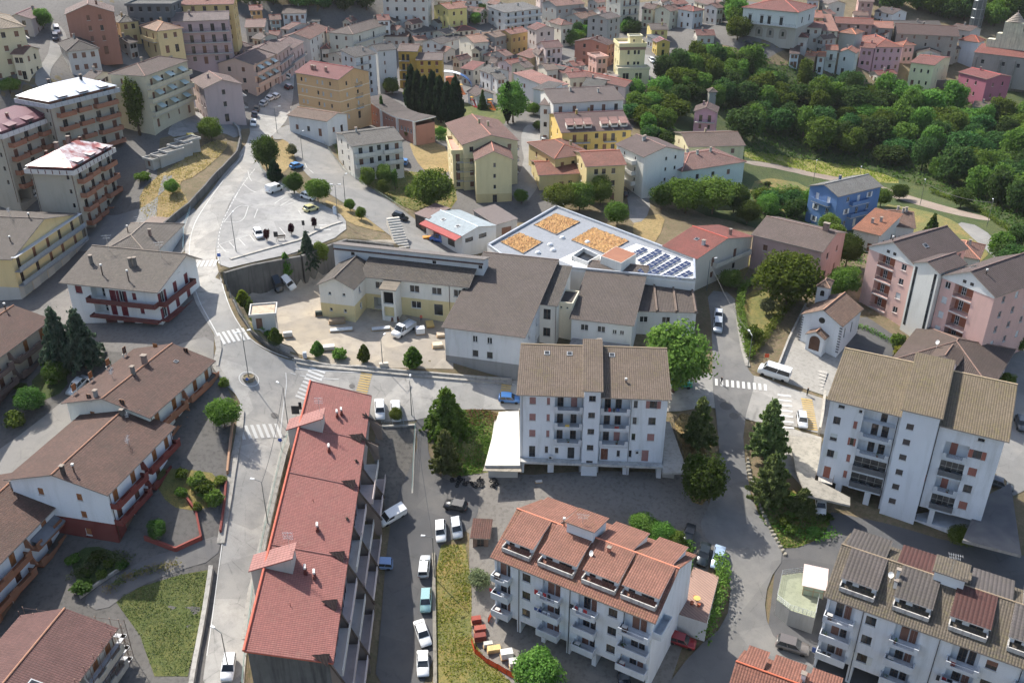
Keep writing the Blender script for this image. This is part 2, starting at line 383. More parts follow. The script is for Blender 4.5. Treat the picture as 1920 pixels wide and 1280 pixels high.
class Bd:
	"""a building: eave corner pixels A (near left), B (near right), C (anywhere on the far eave), eave height h"""
	def __init__(s, name, label, cat, A, B, C=None, D=None, h=6.0, ov=.45, wall=(225, 222, 214), bands=None, group=None, z=None, floors=None, dirt=.5, near=None, base=-3.0):
		A3 = hit(A[0], A[1], h) if z is None else atz(A[0], A[1], CAMZ + z)
		B3 = atz(B[0], B[1], A3.z)
		ex = Vector((B3.x - A3.x, B3.y - A3.y, 0)); W0 = ex.length; ex.normalize(); ey = Vector((-ex.y, ex.x, 0))
		D0 = D if D else (atz(C[0], C[1], A3.z) - A3).dot(ey)
		D0 = max(D0, 2.5)
		s.ov = ov; s.W = W0 - 2 * ov; s.D = D0 - 2 * ov; s.h = h; s.base = base
		o = A3 + ex * ov + ey * ov; s.z0 = A3.z - h
		s.rz = math.atan2(ex.y, ex.x); s.org = Vector((o.x, o.y, s.z0)); s.ex, s.ey = ex, ey
		s.near = (A3.y < 172) if near is None else near
		s.root = mk(name, None, None, s.org, s.rz); s.root.empty_display_size = .5
		tag(s.root, label, cat, group)
		s.wallc = wall; s.wm = [plaster(wall, dirt)]; s.bands = []
		for zt, c in (bands or []): s.wm.append(plaster(c, dirt)); s.bands.append((zt, len(s.wm) - 1))
		s.op = {k: [] for k in 'frbl'}; s.gab = []; s.top = {k: h for k in 'frbl'}; s.rt = None
		s.fc, s.shc = DARKW, (120, 84, 66); s.rnd = random.Random(sum(map(ord, label)))
		s.fl = floors or max(1, round(h / 3.1)); s.fh = h / s.fl
	def L(s, side): return s.W if side in 'fb' else s.D
	def pos(s, side, a, y=0.0):
		"""local point at distance a along a side, y outwards from the wall"""
		return {'f': (a, -y), 'r': (s.W + y, a), 'b': (s.W - a, s.D + y), 'l': (-y, s.D - a)}[side]
	def world(s, x, y, z): return s.org + s.ex * x + s.ey * y + Vector((0, 0, z))
	def win(s, side, a, z, w=1.1, h=1.4, style='open', fc=None, shc=None, name=None, depth=.16):
		L = s.L(side)
		if a - w / 2 < .05 or a + w / 2 > L - .05: return
		for q in s.op[side]:
			if a - w / 2 < q[1] and a + w / 2 > q[0] and z < q[3] and z + h > q[2]: return
		s.op[side].append((a - w / 2, a + w / 2, z, z + h, depth))
		me, parts = win_mesh(w, h, style, fc or s.fc, shc or s.shc, s.near)
		x, y = s.pos(side, a)
		o = mk(name or ('door' if style == 'door' else 'garage_door' if style == 'garage' else 'window'), me, s.root, (x, y, z), SIDE_ROT[side])
		for n, g in parts: mk(n, g, o)
		return o
	def grid(s, side, fr, floors=None, w=1.0, h=1.4, sill=.95, styles=('open', 'shut', 'half'), fc=None, shc=None):
		for k in (floors if floors is not None else range(s.fl)):
			for a in fr:
				st = styles if isinstance(styles, str) else s.rnd.choice(styles)
				zz = k * s.fh + (.05 if st == 'door' else sill)
				s.win(side, a * s.L(side), zz, w, 2.15 if st == 'door' else min(h, s.fh - sill - .25), st, fc, shc)
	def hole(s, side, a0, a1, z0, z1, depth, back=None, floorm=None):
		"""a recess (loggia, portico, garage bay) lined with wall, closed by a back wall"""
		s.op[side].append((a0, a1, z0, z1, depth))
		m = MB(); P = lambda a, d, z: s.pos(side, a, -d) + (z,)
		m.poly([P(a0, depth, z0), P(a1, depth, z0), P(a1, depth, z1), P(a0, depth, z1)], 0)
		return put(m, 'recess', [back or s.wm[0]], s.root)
	def bal(s, side, a0, a1, z, d=1.1, style='rail', c=(200, 198, 192), rc=(60, 58, 56), hgt=.95, th=.16):
		a0, a1 = max(a0, -.02), min(a1, s.L(side) + .02); m = MB()
		w = a1 - a0; m.box(0, w, -d, -.003, -th, 0, 0)
		x, y = s.pos(side, a0); o = put(m, 'balcony', [concrete(c, .35)], s.root, (x, y, z), SIDE_ROT[side])
		r = MB()
		if style == 'rail':
			nb = max(2, int(w / .22))
			for i in range(nb + 1): r.bar((i * (w - .06) / nb + .03, -d + .04, .003), (i * (w - .06) / nb + .03, -d + .04, hgt), .012)
			for yy in (0, 1):
				xx = .03 if yy == 0 else w - .03
				for k in range(int(d / .25)): r.bar((xx, -d + .04 + k * .25, .003), (xx, -d + .04 + k * .25, hgt), .012)
				r.bar((xx, -d + .04, hgt), (xx, -.02, hgt), .022)
			r.bar((.03, -d + .04, hgt), (w - .03, -d + .04, hgt), .022); mt = [METAL(rc)]
		elif style == 'solid':
			t = .10
			r.box(0, w, -d - .02, -d + t, .003, hgt); r.box(0, t, -d + t, -.004, .003, hgt); r.box(w - t, w, -d + t, -.004, .003, hgt); mt = [plaster(rc, .8)]
		elif style == 'glass':
			for i in range(int(w / 1.2) + 1): r.box(i * 1.2 + .02, min(w, i * 1.2 + 1.2) - .02, -d + .02, -d + .05, .08, hgt)
			r.bar((.03, -d + .04, hgt), (w - .03, -d + .04, hgt), .025); mt = [paint(rc, .3)]
		else:  # ends solid, rail between
			t = .12; e = min(.55, w * .2)
			r.box(0, e, -d - .02, -d + t, .003, hgt); r.box(w - e, w, -d - .02, -d + t, .003, hgt)
			r.box(0, t, -d + t, -.004, .003, hgt * .9); r.box(w - t, w, -d + t, -.004, .003, hgt * .9)
			r.box(e, w - e, -d, -d + .06, .003, .30)
			for i in range(int((w - 2 * e) / .2)): r.bar((e + i * .2 + .1, -d + .04, .3), (e + i * .2 + .1, -d + .04, hgt - .06), .012, 1)
			r.bar((e, -d + .04, hgt - .06), (w - e, -d + .04, hgt - .06), .025, 1); mt = [plaster(c, .5), METAL(rc)]
		put(r, 'railing', mt, o); return o
	def inwin(s, side, a, z, dp, w=.9, h=2.15, style='door', fc=None, shc=None):
		"""a window or door in the back wall of a recess dp deep"""
		me, parts = win_mesh(w, h, style, fc or s.fc, shc or s.shc, s.near)
		x, y = s.pos(side, a, -dp + .17); o = mk('door' if h > 1.9 else 'window', me, s.root, (x, y, z), SIDE_ROT[side])
		for n, g in parts: mk(n, g, o)
	def wslab(s, name, pts, z, th, mats, up=0.0, parent=None):
		"""a slab outlined by pixels at local height z"""
		P = []
		for p in pts:
			q = atz(p[0], p[1], s.z0 + z) - s.org; P.append((q.dot(s.ex), q.dot(s.ey), z + up))
		ar = sum(P[i][0] * P[(i + 1) % len(P)][1] - P[(i + 1) % len(P)][0] * P[i][1] for i in range(len(P)))
		if ar < 0: P = P[::-1]
		m = MB(); m.slab(P, th, 0, 1 if len(mats) > 1 else 0); return put(m, name, mats, parent or s.root), P
	def sub(s, name, x0, y0, W, D, h, wall=None, z=0.0, ov=.25, base=0.0):
		"""a wing, tower or dormer of the same building"""
		q = Bd.__new__(Bd); q.__dict__.update(s.__dict__); q.W, q.D, q.h, q.ov, q.base = W, D, h, ov, base
		q.near = False; q.org = s.world(x0, y0, z); q.z0 = q.org.z
		q.root = mk(name, None, s.root, (x0, y0, z)); q.wm = [plaster(wall)] if wall else [s.wm[0]]; q.bands = []
		q.op = {k: [] for k in 'frbl'}; q.gab = []; q.top = {k: h for k in 'frbl'}; q.fl = max(1, round(h / 3.1)); q.fh = h / q.fl
		return q
	def box(s, name, x0, x1, y0, y1, z0, z1, mat, parent=None):
		m = MB(); m.box(x0, x1, y0, y1, z0, z1); return put(m, name, [mat], parent or s.root)
	# ---------------- roofs
	def ridgecap(s, m, p, q, r=.13, mi=2):
		m.bar(p, q, r, mi, 6)
	def roof(s, kind='gx', rise=2.0, c=(120, 92, 78), rf=.5, t=.16, cap=True, mat=None, capc=None, back=None, hip=None, tint=None, name='roof'):
		W, D, h, ov = s.W, s.D, s.h, s.ov; m = MB(); rm = mat or tile(c); s.rt = (kind, rise, rf, hip)
		x0, x1, y0, y1 = -ov, W + ov, -ov, D + ov
		bk = 0.0 if back is None else back         # extra height of the far eave
		caps = []
		if kind == 'gx':
			yr = y0 + (y1 - y0) * rf; zr = h + rise; L1 = math.hypot(yr - y0, rise); L2 = math.hypot(y1 - yr, rise - bk)
			m.slab([(x0, y0, h), (x1, y0, h), (x1, yr, zr), (x0, yr, zr)], t, 0, 1, [(0, 0), (x1 - x0, 0), (x1 - x0, L1), (0, L1)])
			m.slab([(x0, yr, zr), (x1, yr, zr), (x1, y1, h + bk), (x0, y1, h + bk)], t, 0, 1, [(0, L2), (x1 - x0, L2), (x1 - x0, 0), (0, 0)])
			caps = [((x0, yr, zr + .02), (x1, yr, zr + .02))]
			a = h + rise * (ov / (yr - y0)) - t; b = h + bk + (rise - bk) * (ov / max(.1, y1 - yr)) - t
			s.top['f'] = a; s.top['b'] = b; s.top['r'] = s.top['l'] = min(a, b)
			zz = min(a, b)
			for sd in 'rl':
				pr = [(0, zz), (D, zz), (D, b), (yr, zr - t), (0, a)]
				X = W if sd == 'r' else 0
				pts = [(X, p[0], p[1]) for p in pr]; s.gab.append(pts if sd == 'r' else pts[::-1])
		elif kind == 'gy':
			xr = x0 + (x1 - x0) * rf; zr = h + rise; L1 = math.hypot(xr - x0, rise); L2 = math.hypot(x1 - xr, rise - bk)
			m.slab([(x0, y0, h), (xr, y0, zr), (xr, y1, zr), (x0, y1, h)], t, 0, 1, [(0, 0), (0, L1), (y1 - y0, L1), (y1 - y0, 0)])
			m.slab([(xr, y0, zr), (x1, y0, h + bk), (x1, y1, h + bk), (xr, y1, zr)], t, 0, 1, [(0, L2), (0, 0), (y1 - y0, 0), (y1 - y0, L2)])
			caps = [((xr, y0, zr + .02), (xr, y1, zr + .02))]
			a = h + rise * (ov / (xr - x0)) - t; b = h + bk + (rise - bk) * (ov / max(.1, x1 - xr)) - t
			s.top['l'] = a; s.top['r'] = b; zz = min(a, b); s.top['f'] = s.top['b'] = zz
			for sd in 'fb':
				pr = [(0, zz), (W, zz), (W, b), (xr, zr - t), (0, a)]; Y = 0 if sd == 'f' else D
				pts = [(p[0], Y, p[1]) for p in pr]; s.gab.append(pts if sd == 'f' else pts[::-1])
		elif kind == 'hip':
			e = (hip if hip is not None else .5 * min(x1 - x0, y1 - y0)); zr = h + rise
			if (x1 - x0) >= (y1 - y0) and rf != 'y':
				yr = (y0 + y1) / 2; e = min(e, (x1 - x0) / 2 - .05); p, q = (x0 + e, yr, zr), (x1 - e, yr, zr); Ls = math.hypot(yr - y0, rise); Le = math.hypot(e, rise)
				m.slab([(x0, y0, h), (x1, y0, h), q, p], t, 0, 1, [(0, 0), (x1 - x0, 0), (x1 - x0 - e, Ls), (e, Ls)])
				m.slab([(x1, y1, h), (x0, y1, h), p, q], t, 0, 1, [(0, 0), (x1 - x0, 0), (x1 - x0 - e, Ls), (e, Ls)])
				m.slab([(x1, y0, h), (x1, y1, h), q], t, 0, 1, [(0, 0), (y1 - y0, 0), ((y1 - y0) / 2, Le)])
				m.slab([(x0, y1, h), (x0, y0, h), p], t, 0, 1, [(0, 0), (y1 - y0, 0), ((y1 - y0) / 2, Le)])
				caps = [(p, q), ((x0, y0, h), p), ((x1, y0, h), q), ((x0, y1, h), p), ((x1, y1, h), q)]
			else:
				xr = (x0 + x1) / 2; e = min(e, (y1 - y0) / 2 - .05); p, q = (xr, y0 + e, zr), (xr, y1 - e, zr); Ls = math.hypot(xr - x0, rise); Le = math.hypot(e, rise)
				m.slab([(x0, y1, h), (x0, y0, h), p, q], t, 0, 1, [(0, 0), (y1 - y0, 0), (y1 - y0 - e, Ls), (e, Ls)])
				m.slab([(x1, y0, h), (x1, y1, h), q, p], t, 0, 1, [(0, 0), (y1 - y0, 0), (y1 - y0 - e, Ls), (e, Ls)])
				m.slab([(x0, y0, h), (x1, y0, h), p], t, 0, 1, [(0, 0), (x1 - x0, 0), ((x1 - x0) / 2, Le)])
				m.slab([(x1, y1, h), (x0, y1, h), q], t, 0, 1, [(0, 0), (x1 - x0, 0), ((x1 - x0) / 2, Le)])
				caps = [(p, q), ((x0, y0, h), p), ((x1, y0, h), p), ((x0, y1, h), q), ((x1, y1, h), q)]
		elif kind in ('mx', 'my'):
			# single slope: mx rises towards the back (rise > 0) or falls; my rises towards the right
			a, b = (h, h + rise) if rise >= 0 else (h - rise, h); L1 = math.hypot(y1 - y0 if kind == 'mx' else x1 - x0, rise)
			if kind == 'mx':
				m.slab([(x0, y0, a), (x1, y0, a), (x1, y1, b), (x0, y1, b)], t, 0, 1, [(0, 0), (x1 - x0, 0), (x1 - x0, L1), (0, L1)])
				s.top['f'] = a - t; s.top['b'] = b - t; zz = min(a, b) - t; s.top['r'] = s.top['l'] = zz
				for X, fl in ((W, 0), (0, 1)):
					pts = [(X, 0, zz), (X, D, zz), (X, D, b - t), (X, 0, a - t)]
					s.gab.append(pts[::-1] if fl else pts)
			else:
				m.slab([(x0, y0, a), (x1, y0, b), (x1, y1, b), (x0, y1, a)], t, 0, 1, [(0, 0), (0, L1), (y1 - y0, L1), (y1 - y0, 0)])
				s.top['l'] = a - t; s.top['r'] = b - t; zz = min(a, b) - t; s.top['f'] = s.top['b'] = zz
				for Y, fl in ((0, 0), (D, 1)):
					pts = [(0, Y, zz), (W, Y, zz), (W, Y, b - t), (0, Y, a - t)]
					s.gab.append(pts[::-1] if fl else pts)
		elif kind == 'flat':
			p = rise; tk = .22
			m.box(0, W, 0, D, h - .3, h - .12, 0)
			s.top = {k: h - .1 for k in 'frbl'}
			for (a, b, cc, d) in ((-ov, W + ov, -ov, -ov + tk), (-ov, W + ov, D + ov - tk, D + ov), (-ov, -ov + tk, -ov + tk, D + ov - tk), (W + ov - tk, W + ov, -ov + tk, D + ov - tk)):
				m.box(a, b, cc, d, h - .35, h + p, 1)
			if ov > .3: m.box(-ov + tk, W + ov - tk, -ov + tk, D + ov - tk, h - .34, h - .305, 1)
		if kind == 'hip': s.top = {k: h - t + .8 * ov * rise / max(.5, min(e, .5 * min(x1 - x0, y1 - y0))) for k in 'frbl'}
		edge = FR((150, 140, 130)) if kind != 'flat' else (plaster(tint, .5) if tint else CONC())
		ro = put(m, name, [rm, edge], s.root); s.roofo = ro
		if cap and caps:
			k = MB()
			for p, q in caps: k.bar((p[0], p[1], p[2] + .03), (q[0], q[1], q[2] + .03), .12, 0, 6)
			put(k, 'ridge_cap', [paint(capc or tuple(min(255, int(x * 1.18)) for x in c), .85)], ro)
		return ro
	def rz_(s, x, y):
		k, rise, rf, hip = s.rt; ov = s.ov; W, D, h = s.W, s.D, s.h
		if k == 'gx':
			yr = -ov + (D + 2 * ov) * rf
			return h + rise * ((y + ov) / (yr + ov) if y < yr else (D + ov - y) / (D + ov - yr))
		if k == 'gy':
			xr = -ov + (W + 2 * ov) * rf
			return h + rise * ((x + ov) / (xr + ov) if x < xr else (W + ov - x) / (W + ov - xr))
		if k == 'hip':
			e = hip if hip is not None else .5 * min(W + 2 * ov, D + 2 * ov); d = min(x + ov, W + ov - x, y + ov, D + ov - y)
			return h + rise * min(1, d / max(.2, min(e, .5 * min(W + 2 * ov, D + 2 * ov))))
		if k == 'mx': return h + (rise * (y + ov) / (D + 2 * ov) if rise >= 0 else -rise * (D + ov - y) / (D + 2 * ov))
		if k == 'my': return h + (rise * (x + ov) / (W + 2 * ov) if rise >= 0 else -rise * (W + ov - x) / (W + 2 * ov))
		return h - .12
	def chimney(s, fx, fy, w=.55, d=.55, hh=1.1, c=(150, 120, 104), cap='slab'):
		x, y = fx * s.W, fy * s.D; z = s.rz_(x, y); m = MB()
		m.box(-w / 2, w / 2, -d / 2, d / 2, -.9, hh, 0)
		if cap == 'slab':
			for sx in (-1, 1):
				for sy in (-1, 1): m.box(sx * w * .36 - .06, sx * w * .36 + .06, sy * d * .36 - .06, sy * d * .36 + .06, hh + .002, hh + .22, 0)
			m.box(-w / 2 - .1, w / 2 + .1, -d / 2 - .1, d / 2 + .1, hh + .225, hh + .32, 1)
		else:
			m.bar((0, 0, hh + .002), (0, 0, hh + .5), .13, 2, 8); m.bar((0, 0, hh + .5), (0, 0, hh + .72), .24, 2, 8, .1)
		put(m, 'chimney', [plaster(c, .9), concrete((150, 138, 126), .5), METAL((190, 190, 188))], s.roofo if cap == 'slab' else s.roofo, (x, y, z))
	def pipe_(s, fx, fy, hh=1.0):
		x, y = fx * s.W, fy * s.D; z = s.rz_(x, y); m = MB()
		m.bar((0, 0, -.3), (0, 0, hh), .11, 0, 8); m.bar((0, 0, hh), (0, 0, hh + .28), .22, 1, 8, .2)
		put(m, 'flue', [METAL((96, 88, 84)), paint((214, 212, 206), .5)], s.roofo, (x, y, z))
	def antenna(s, fx, fy, hh=2.2, a=0.4):
		x, y = fx * s.W, fy * s.D; z = s.rz_(x, y); m = MB()
		m.bar((0, 0, -.2), (0, 0, hh), .035, 0, 5)
		c, q = math.cos(a), math.sin(a)
		for zz, L in ((hh - .1, .8), (hh - .6, .6)):
			m.bar((-c * L, -q * L, zz), (c * L, q * L, zz), .022, 0)
			for i in range(-3, 4): m.bar((c * L * i / 3 - q * .28, q * L * i / 3 + c * .28, zz), (c * L * i / 3 + q * .28, q * L * i / 3 - c * .28, zz), .016, 0)
		put(m, 'antenna', [METAL((200, 200, 198))], s.roofo, (x, y, z))
	def skylight(s, fx, fy, w=.8, l=1.0):
		x, y = fx * s.W, fy * s.D; d = .3; z = s.rz_(x, y)
		sx, sy = (s.rz_(x + d, y) - s.rz_(x - d, y)) / (2 * d), (s.rz_(x, y + d) - s.rz_(x, y - d)) / (2 * d)
		m = MB(); q = [(-w / 2, -l / 2), (w / 2, -l / 2), (w / 2, l / 2), (-w / 2, l / 2)]
		m.slab([(a, b, a * sx + b * sy + .13) for a, b in q], .2, 0)
		m.slab([(a * .8, b * .8, a * .8 * sx + b * .8 * sy + .16) for a, b in q], .02, 1)
		put(m, 'skylight', [METAL((196, 198, 198)), glass_dark()], s.roofo, (x, y, z))
	def dish(s, fx, fy, hh=.9, r=.42, yaw=-.6):
		x, y = fx * s.W, fy * s.D; z = s.rz_(x, y); m = MB(); m.bar((0, 0, -.2), (0, 0, hh), .03)
		ax = Vector((math.sin(yaw), -math.cos(yaw), .55)).normalized(); a = ax.orthogonal().normalized(); b = ax.cross(a); cc = Vector((0, 0, hh))
		r1 = [cc + ax * .10 + (a * math.cos(i * .628) + b * math.sin(i * .628)) * r for i in range(10)]; r0 = [cc + (a * math.cos(i * .628) + b * math.sin(i * .628)) * r * .4 - ax * .02 for i in range(10)]
		for i in range(10): j = (i + 1) % 10; m.poly([r0[i], r0[j], r1[j], r1[i]]); m.poly([r1[i], r1[j], r0[j] - ax * .03, r0[i] - ax * .03])
		m.poly(r0); m.poly([p - ax * .03 for p in r0[::-1]]); m.bar(cc, cc + ax * .45, .012)
		put(m, 'satellite_dish', [paint((214, 214, 212), .45)], s.roofo, (x, y, z))
	def downpipe(s, side, a, c=(104, 84, 72)):
		x, y = s.pos(side, a, .08); m = MB(); m.bar((0, 0, 0), (0, 0, s.top[side] - .1), .055, 0, 6)
		put(m, 'downpipe', [METAL(c)], s.root, (x, y, 0))
	def stripe(s, side, z, hh=.22, c=(226, 214, 186), a0=0, a1=None, y=.03, name='string_course'):
		a1 = s.L(side) if a1 is None else a1; m = MB()
		m.box(a0, a1, -y, -.003, 0, hh); x, yy = s.pos(side, 0); put(m, name, [plaster(c, .3)], s.root, (x, yy, z), SIDE_ROT[side])
	def awning(s, side, a, z, w=2.2, d=1.3, drop=.9, c=(176, 190, 184)):
		m = MB(); m.slab([(-w / 2, -d, -drop), (w / 2, -d, -drop), (w / 2, -.01, 0), (-w / 2, -.01, 0)], .03)
		m.box(-w / 2, w / 2, -d - .02, -d + .02, -drop - .25, -drop - .03)
		x, y = s.pos(side, a); put(m, 'awning', [paint(c, .8)], s.root, (x, y, z), SIDE_ROT[side])
	def finish(s):
		m = MB(); W, D = s.W, s.D
		for sd in 'frbl':
			L = s.L(sd); zt = s.top[sd]; ops = s.op[sd]
			xs = sorted({0.0, L} | {min(max(q[i], 0), L) for q in ops for i in (0, 1)})
			zs = sorted({s.base, zt} | {q[i] for q in ops for i in (2, 3) if q[i] < zt} | {b[0] for b in s.bands if b[0] < zt})
			P = lambda a, d, z: s.pos(sd, a, -d) + (z,)
			for i in range(len(xs) - 1):
				for j in range(len(zs) - 1):
					xm, zm = (xs[i] + xs[i + 1]) / 2, (zs[j] + zs[j + 1]) / 2
					if any(q[0] < xm < q[1] and q[2] < zm < q[3] for q in ops): continue
					mi = 0
					for zb, k in s.bands:
						if zm < zb: mi = k; break
					m.poly([P(xs[i], 0, zs[j]), P(xs[i + 1], 0, zs[j]), P(xs[i + 1], 0, zs[j + 1]), P(xs[i], 0, zs[j + 1])], mi)
			for a0, a1, z0, z1, dp in ops:
				z1 = min(z1, zt)
				m.poly([P(a0, 0, z0), P(a0, dp, z0), P(a0, dp, z1), P(a0, 0, z1)]); m.poly([P(a1, dp, z0), P(a1, 0, z0), P(a1, 0, z1), P(a1, dp, z1)])
				m.poly([P(a0, 0, z0), P(a1, 0, z0), P(a1, dp, z0), P(a0, dp, z0)]); m.poly([P(a0, dp, z1), P(a1, dp, z1), P(a1, 0, z1), P(a0, 0, z1)])
		for g in s.gab: m.poly(g)
		put(m, 'wall', s.wm, s.root); return s
# ------------------------------------------------------------------ the ground
def chaikin(P, n=2, closed=True):
	for _ in range(n):
		Q = []; k = len(P); rg = range(k if closed else k - 1)
		if not closed: Q.append(P[0])
		for i in rg:
			a, b = P[i], P[(i + 1) % k]; Q += [a * .75 + b * .25, a * .25 + b * .75]
		if not closed: Q.append(P[-1])
		P = Q
	return P
def dens(P, d, closed=True):
	Q = []; k = len(P)
	for i in range(k if closed else k - 1):
		a, b = P[i], P[(i + 1) % k]; n = max(1, int((b - a).length / d))
		Q += [a + (b - a) * (j / n) for j in range(n)]
	if not closed: Q.append(P[-1])
	return Q
def pxy(pts): return [Vector(hit(*p)[:2]) for p in pts]
def drape(name, pts, mat, off=.06, step=1.6, smooth=1, xy=False, kind='structure', label=None, parent=None):
	"""a sheet that follows the ground inside an outline"""
	P = pts if xy else pxy(pts)
	if smooth: P = chaikin(P, smooth)
	P = dens(P, step)
	X = np.array([p.x for p in P]); Y = np.array([p.y for p in P])
	ax, ay = np.meshgrid(np.arange(X.min() + step / 2, X.max(), step), np.arange(Y.min() + step / 2, Y.max(), step))
	ax, ay = ax.ravel(), ay.ravel(); ok = inpoly(P, ax, ay); ax, ay = ax[ok], ay[ok]
	if len(ax):
		d = np.full(len(ax), 9e9)
		for p in P: d = np.minimum(d, (ax - p.x) ** 2 + (ay - p.y) ** 2)
		ok = d > (step * .45) ** 2; ax, ay = ax[ok], ay[ok]
	V = list(P) + [Vector((float(a), float(b))) for a, b in zip(ax, ay)]
	v, e, f, _, _, _ = delaunay_2d_cdt(V, [], [list(range(len(P)))], 1, 1e-4)
	vx = np.array([q.x for q in v]); vy = np.array([q.y for q in v]); vz = bil(GZ, GX0, GY0, GS, vx, vy) + off
	me = bpy.data.meshes.new(name); me.from_pydata(list(zip(vx.tolist(), vy.tolist(), vz.tolist())), [], f)
	me.materials.append(mat); me.polygons.foreach_set('use_smooth', [True] * len(me.polygons)); me.update()
	if me.polygons and me.polygons[0].normal.z < 0: me.flip_normals()
	o = mk(name, me, parent)
	if parent is None: struct(o, kind, label)
	return o
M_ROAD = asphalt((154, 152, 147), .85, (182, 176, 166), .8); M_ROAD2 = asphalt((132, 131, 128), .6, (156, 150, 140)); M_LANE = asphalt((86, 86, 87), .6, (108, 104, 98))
M_LOT = asphalt((148, 147, 145), .9, (170, 168, 162)); M_CONCG = concrete((122, 117, 110), .6, .15); M_YARD = asphalt((160, 151, 138), .9, (182, 168, 144))
M_PAVE = concrete((160, 156, 148), .4, .2); M_DRY = soil(((164, 142, 98), (146, 124, 84), (120, 110, 68))); M_LAWN = soil(((84, 94, 46), (112, 108, 60), (66, 78, 38)))
M_MIX = soil(((112, 112, 62), (146, 124, 72), (84, 94, 48))); M_WILD = soil(((62, 78, 36), (84, 90, 44), (50, 64, 30)))
M_EARTH = soil(((128, 112, 88), (108, 94, 72), (92, 92, 60))); M_TOWN = concrete((104, 101, 97), .5, .12)
M_WHITE = asphalt((214, 213, 208), .45, (176, 174, 168), .2); M_YELL = asphalt((206, 172, 96), .5, (182, 168, 136), .2)
# base sheet, a regular grid that is carried on to the horizon by wide outer rings
nx, ny = len(gx), len(gy)
ii = np.arange(nx * ny).reshape(ny, nx)
qd = np.stack([ii[:-1, :-1], ii[:-1, 1:], ii[1:, 1:], ii[1:, :-1]], -1).reshape(-1, 4)
vv = np.c_[MX.ravel(), MY.ravel(), GZ.ravel()]
ring = [(0, 0), (0, ny - 1), (nx - 1, ny - 1), (nx - 1, 0)]
ex_v = []; ex_f = []; border = list(ii[0, :]) + list(ii[1:, -1]) + list(ii[-1, -2::-1]) + list(ii[-2:0:-1, 0]); nb = len(border); base_n = nx * ny; prev = border
for kx, zk in ((1.35, -2.0), (2.0, 12.0), (3.2, 30.0)):
	cur = []
	for b in border:
		x, y, z = vv[b]; X = x * kx; Y = 300 + (y - 300) * kx
		far = 1.0 if Y > 560 else .0
		cur.append(base_n + len(ex_v)); ex_v.append((X, Y, max(2.0, z * .8 + 8) + (zk if far else -4)))
	for i in range(nb): j = (i + 1) % nb; ex_f.append((prev[i], cur[i], cur[j], prev[j]))
	prev = cur
me = bpy.data.meshes.new('ground'); me.from_pydata(vv.tolist() + ex_v, [], [tuple(q) for q in qd.tolist()] + ex_f)
me.materials.append(M_EARTH); me.polygons.foreach_set('use_smooth', [True] * len(me.polygons)); me.update()
struct(mk('ground', me))
# large covers
drape('town_paving', [(-200,-2),(150,-20),(480,-5),(640,-5),(900,-4),(1290,-4),(1420,5),(1500,90),(1440,110),(1330,80),(1235,110),(1225,190),(1180,250),(1130,300),(1040,410),(950,420),(850,410),(700,300),(560,235),(480,240),(300,260),(290,420),(160,470),(120,640),(-60,700),(-200,400)], M_TOWN, .06, 2.5, 0)
drape('hillside_cover', [(1240,110),(1330,80),(1400,120),(1560,150),(1800,170),(1990,160),(2100,330),(2000,640),(1900,640),(1700,470),(1560,480),(1400,420),(1300,400),(1230,340),(1180,290),(1225,200)], M_WILD, .06, 2.5, 1)
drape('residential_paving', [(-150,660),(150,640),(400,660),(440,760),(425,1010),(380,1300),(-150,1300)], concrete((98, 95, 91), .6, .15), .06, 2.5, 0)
drape('backyard_paving', [(815,960),(830,880),(1000,890),(1310,890),(1350,1010),(1330,1060),(1250,1300),(960,1300),(880,1200),(880,1000)], M_CONCG, .06, 2.5, 0)
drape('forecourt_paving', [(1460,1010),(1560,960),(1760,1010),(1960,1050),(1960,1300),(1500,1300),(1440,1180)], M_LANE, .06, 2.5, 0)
drape('school_yard', [(425,530),(480,505),(600,478),(735,450),(850,560),(850,692),(700,690),(600,684),(545,670),(495,640),(462,600)], M_YARD, .05, 1.6, 0)
drape('house_forecourt', [(92,560),(128,655),(300,668),(400,660),(402,630),(380,590),(352,520),(300,500),(150,520)], concrete((112, 108, 103), .5, .15), .07, 2.0, 0)
drape('sunken_court', [(704,800),(778,800),(773,930),(735,985),(700,985)], concrete((104, 100, 94), .8, .4), .07, 1.6, 0)
# roads
drape('main_road', [(528,128),(512,165),(482,200),(467,228),(470,258),(440,300),(408,345),(375,385),(354,420),(346,455),(348,500),(362,560),(385,600),(404,630),(410,655),(402,690),(420,720),(448,745),(455,780),(447,840),(436,920),(420,1010),(405,1110),(390,1210),(378,1300),
  (452,1300),(462,1210),(472,1110),(494,1000),(512,920),(530,840),(552,790),(640,790),(700,790),(770,790),(806,782),(860,768),(935,768),(1000,770),(1250,775),(1345,760),(1400,790),(1470,795),(1540,815),(1700,850),(1700,800),(1545,748),(1475,726),(1415,702),(1330,700),(1200,700),(965,716),(880,710),(760,700),(640,690),(545,678),(500,660),(465,635),(440,600),(425,560),(412,520),(405,490),(404,460),(415,420),(432,378),(455,342),(478,302),(500,264),(530,240),(548,200),(552,150),(552,125)], M_ROAD, .12, 1.6, 1)
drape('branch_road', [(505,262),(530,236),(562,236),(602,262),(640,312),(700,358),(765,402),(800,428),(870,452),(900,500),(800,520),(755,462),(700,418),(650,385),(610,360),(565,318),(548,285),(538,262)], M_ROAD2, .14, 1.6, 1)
drape('south_road', [(1325,545),(1333,600),(1336,660),(1335,720),(1345,800),(1350,870),(1330,950),(1308,990),(1345,1040),(1372,1090),(1362,1170),(1300,1220),(1240,1300),(1560,1300),(1520,1240),(1455,1205),(1432,1150),(1440,1090),(1472,1045),(1450,1000),(1412,950),(1398,880),(1392,800),(1418,712),(1400,690),(1390,650),(1382,600),(1376,550)], asphalt((112, 111, 109), .65, (140, 136, 128)), .14, 1.6, 1)
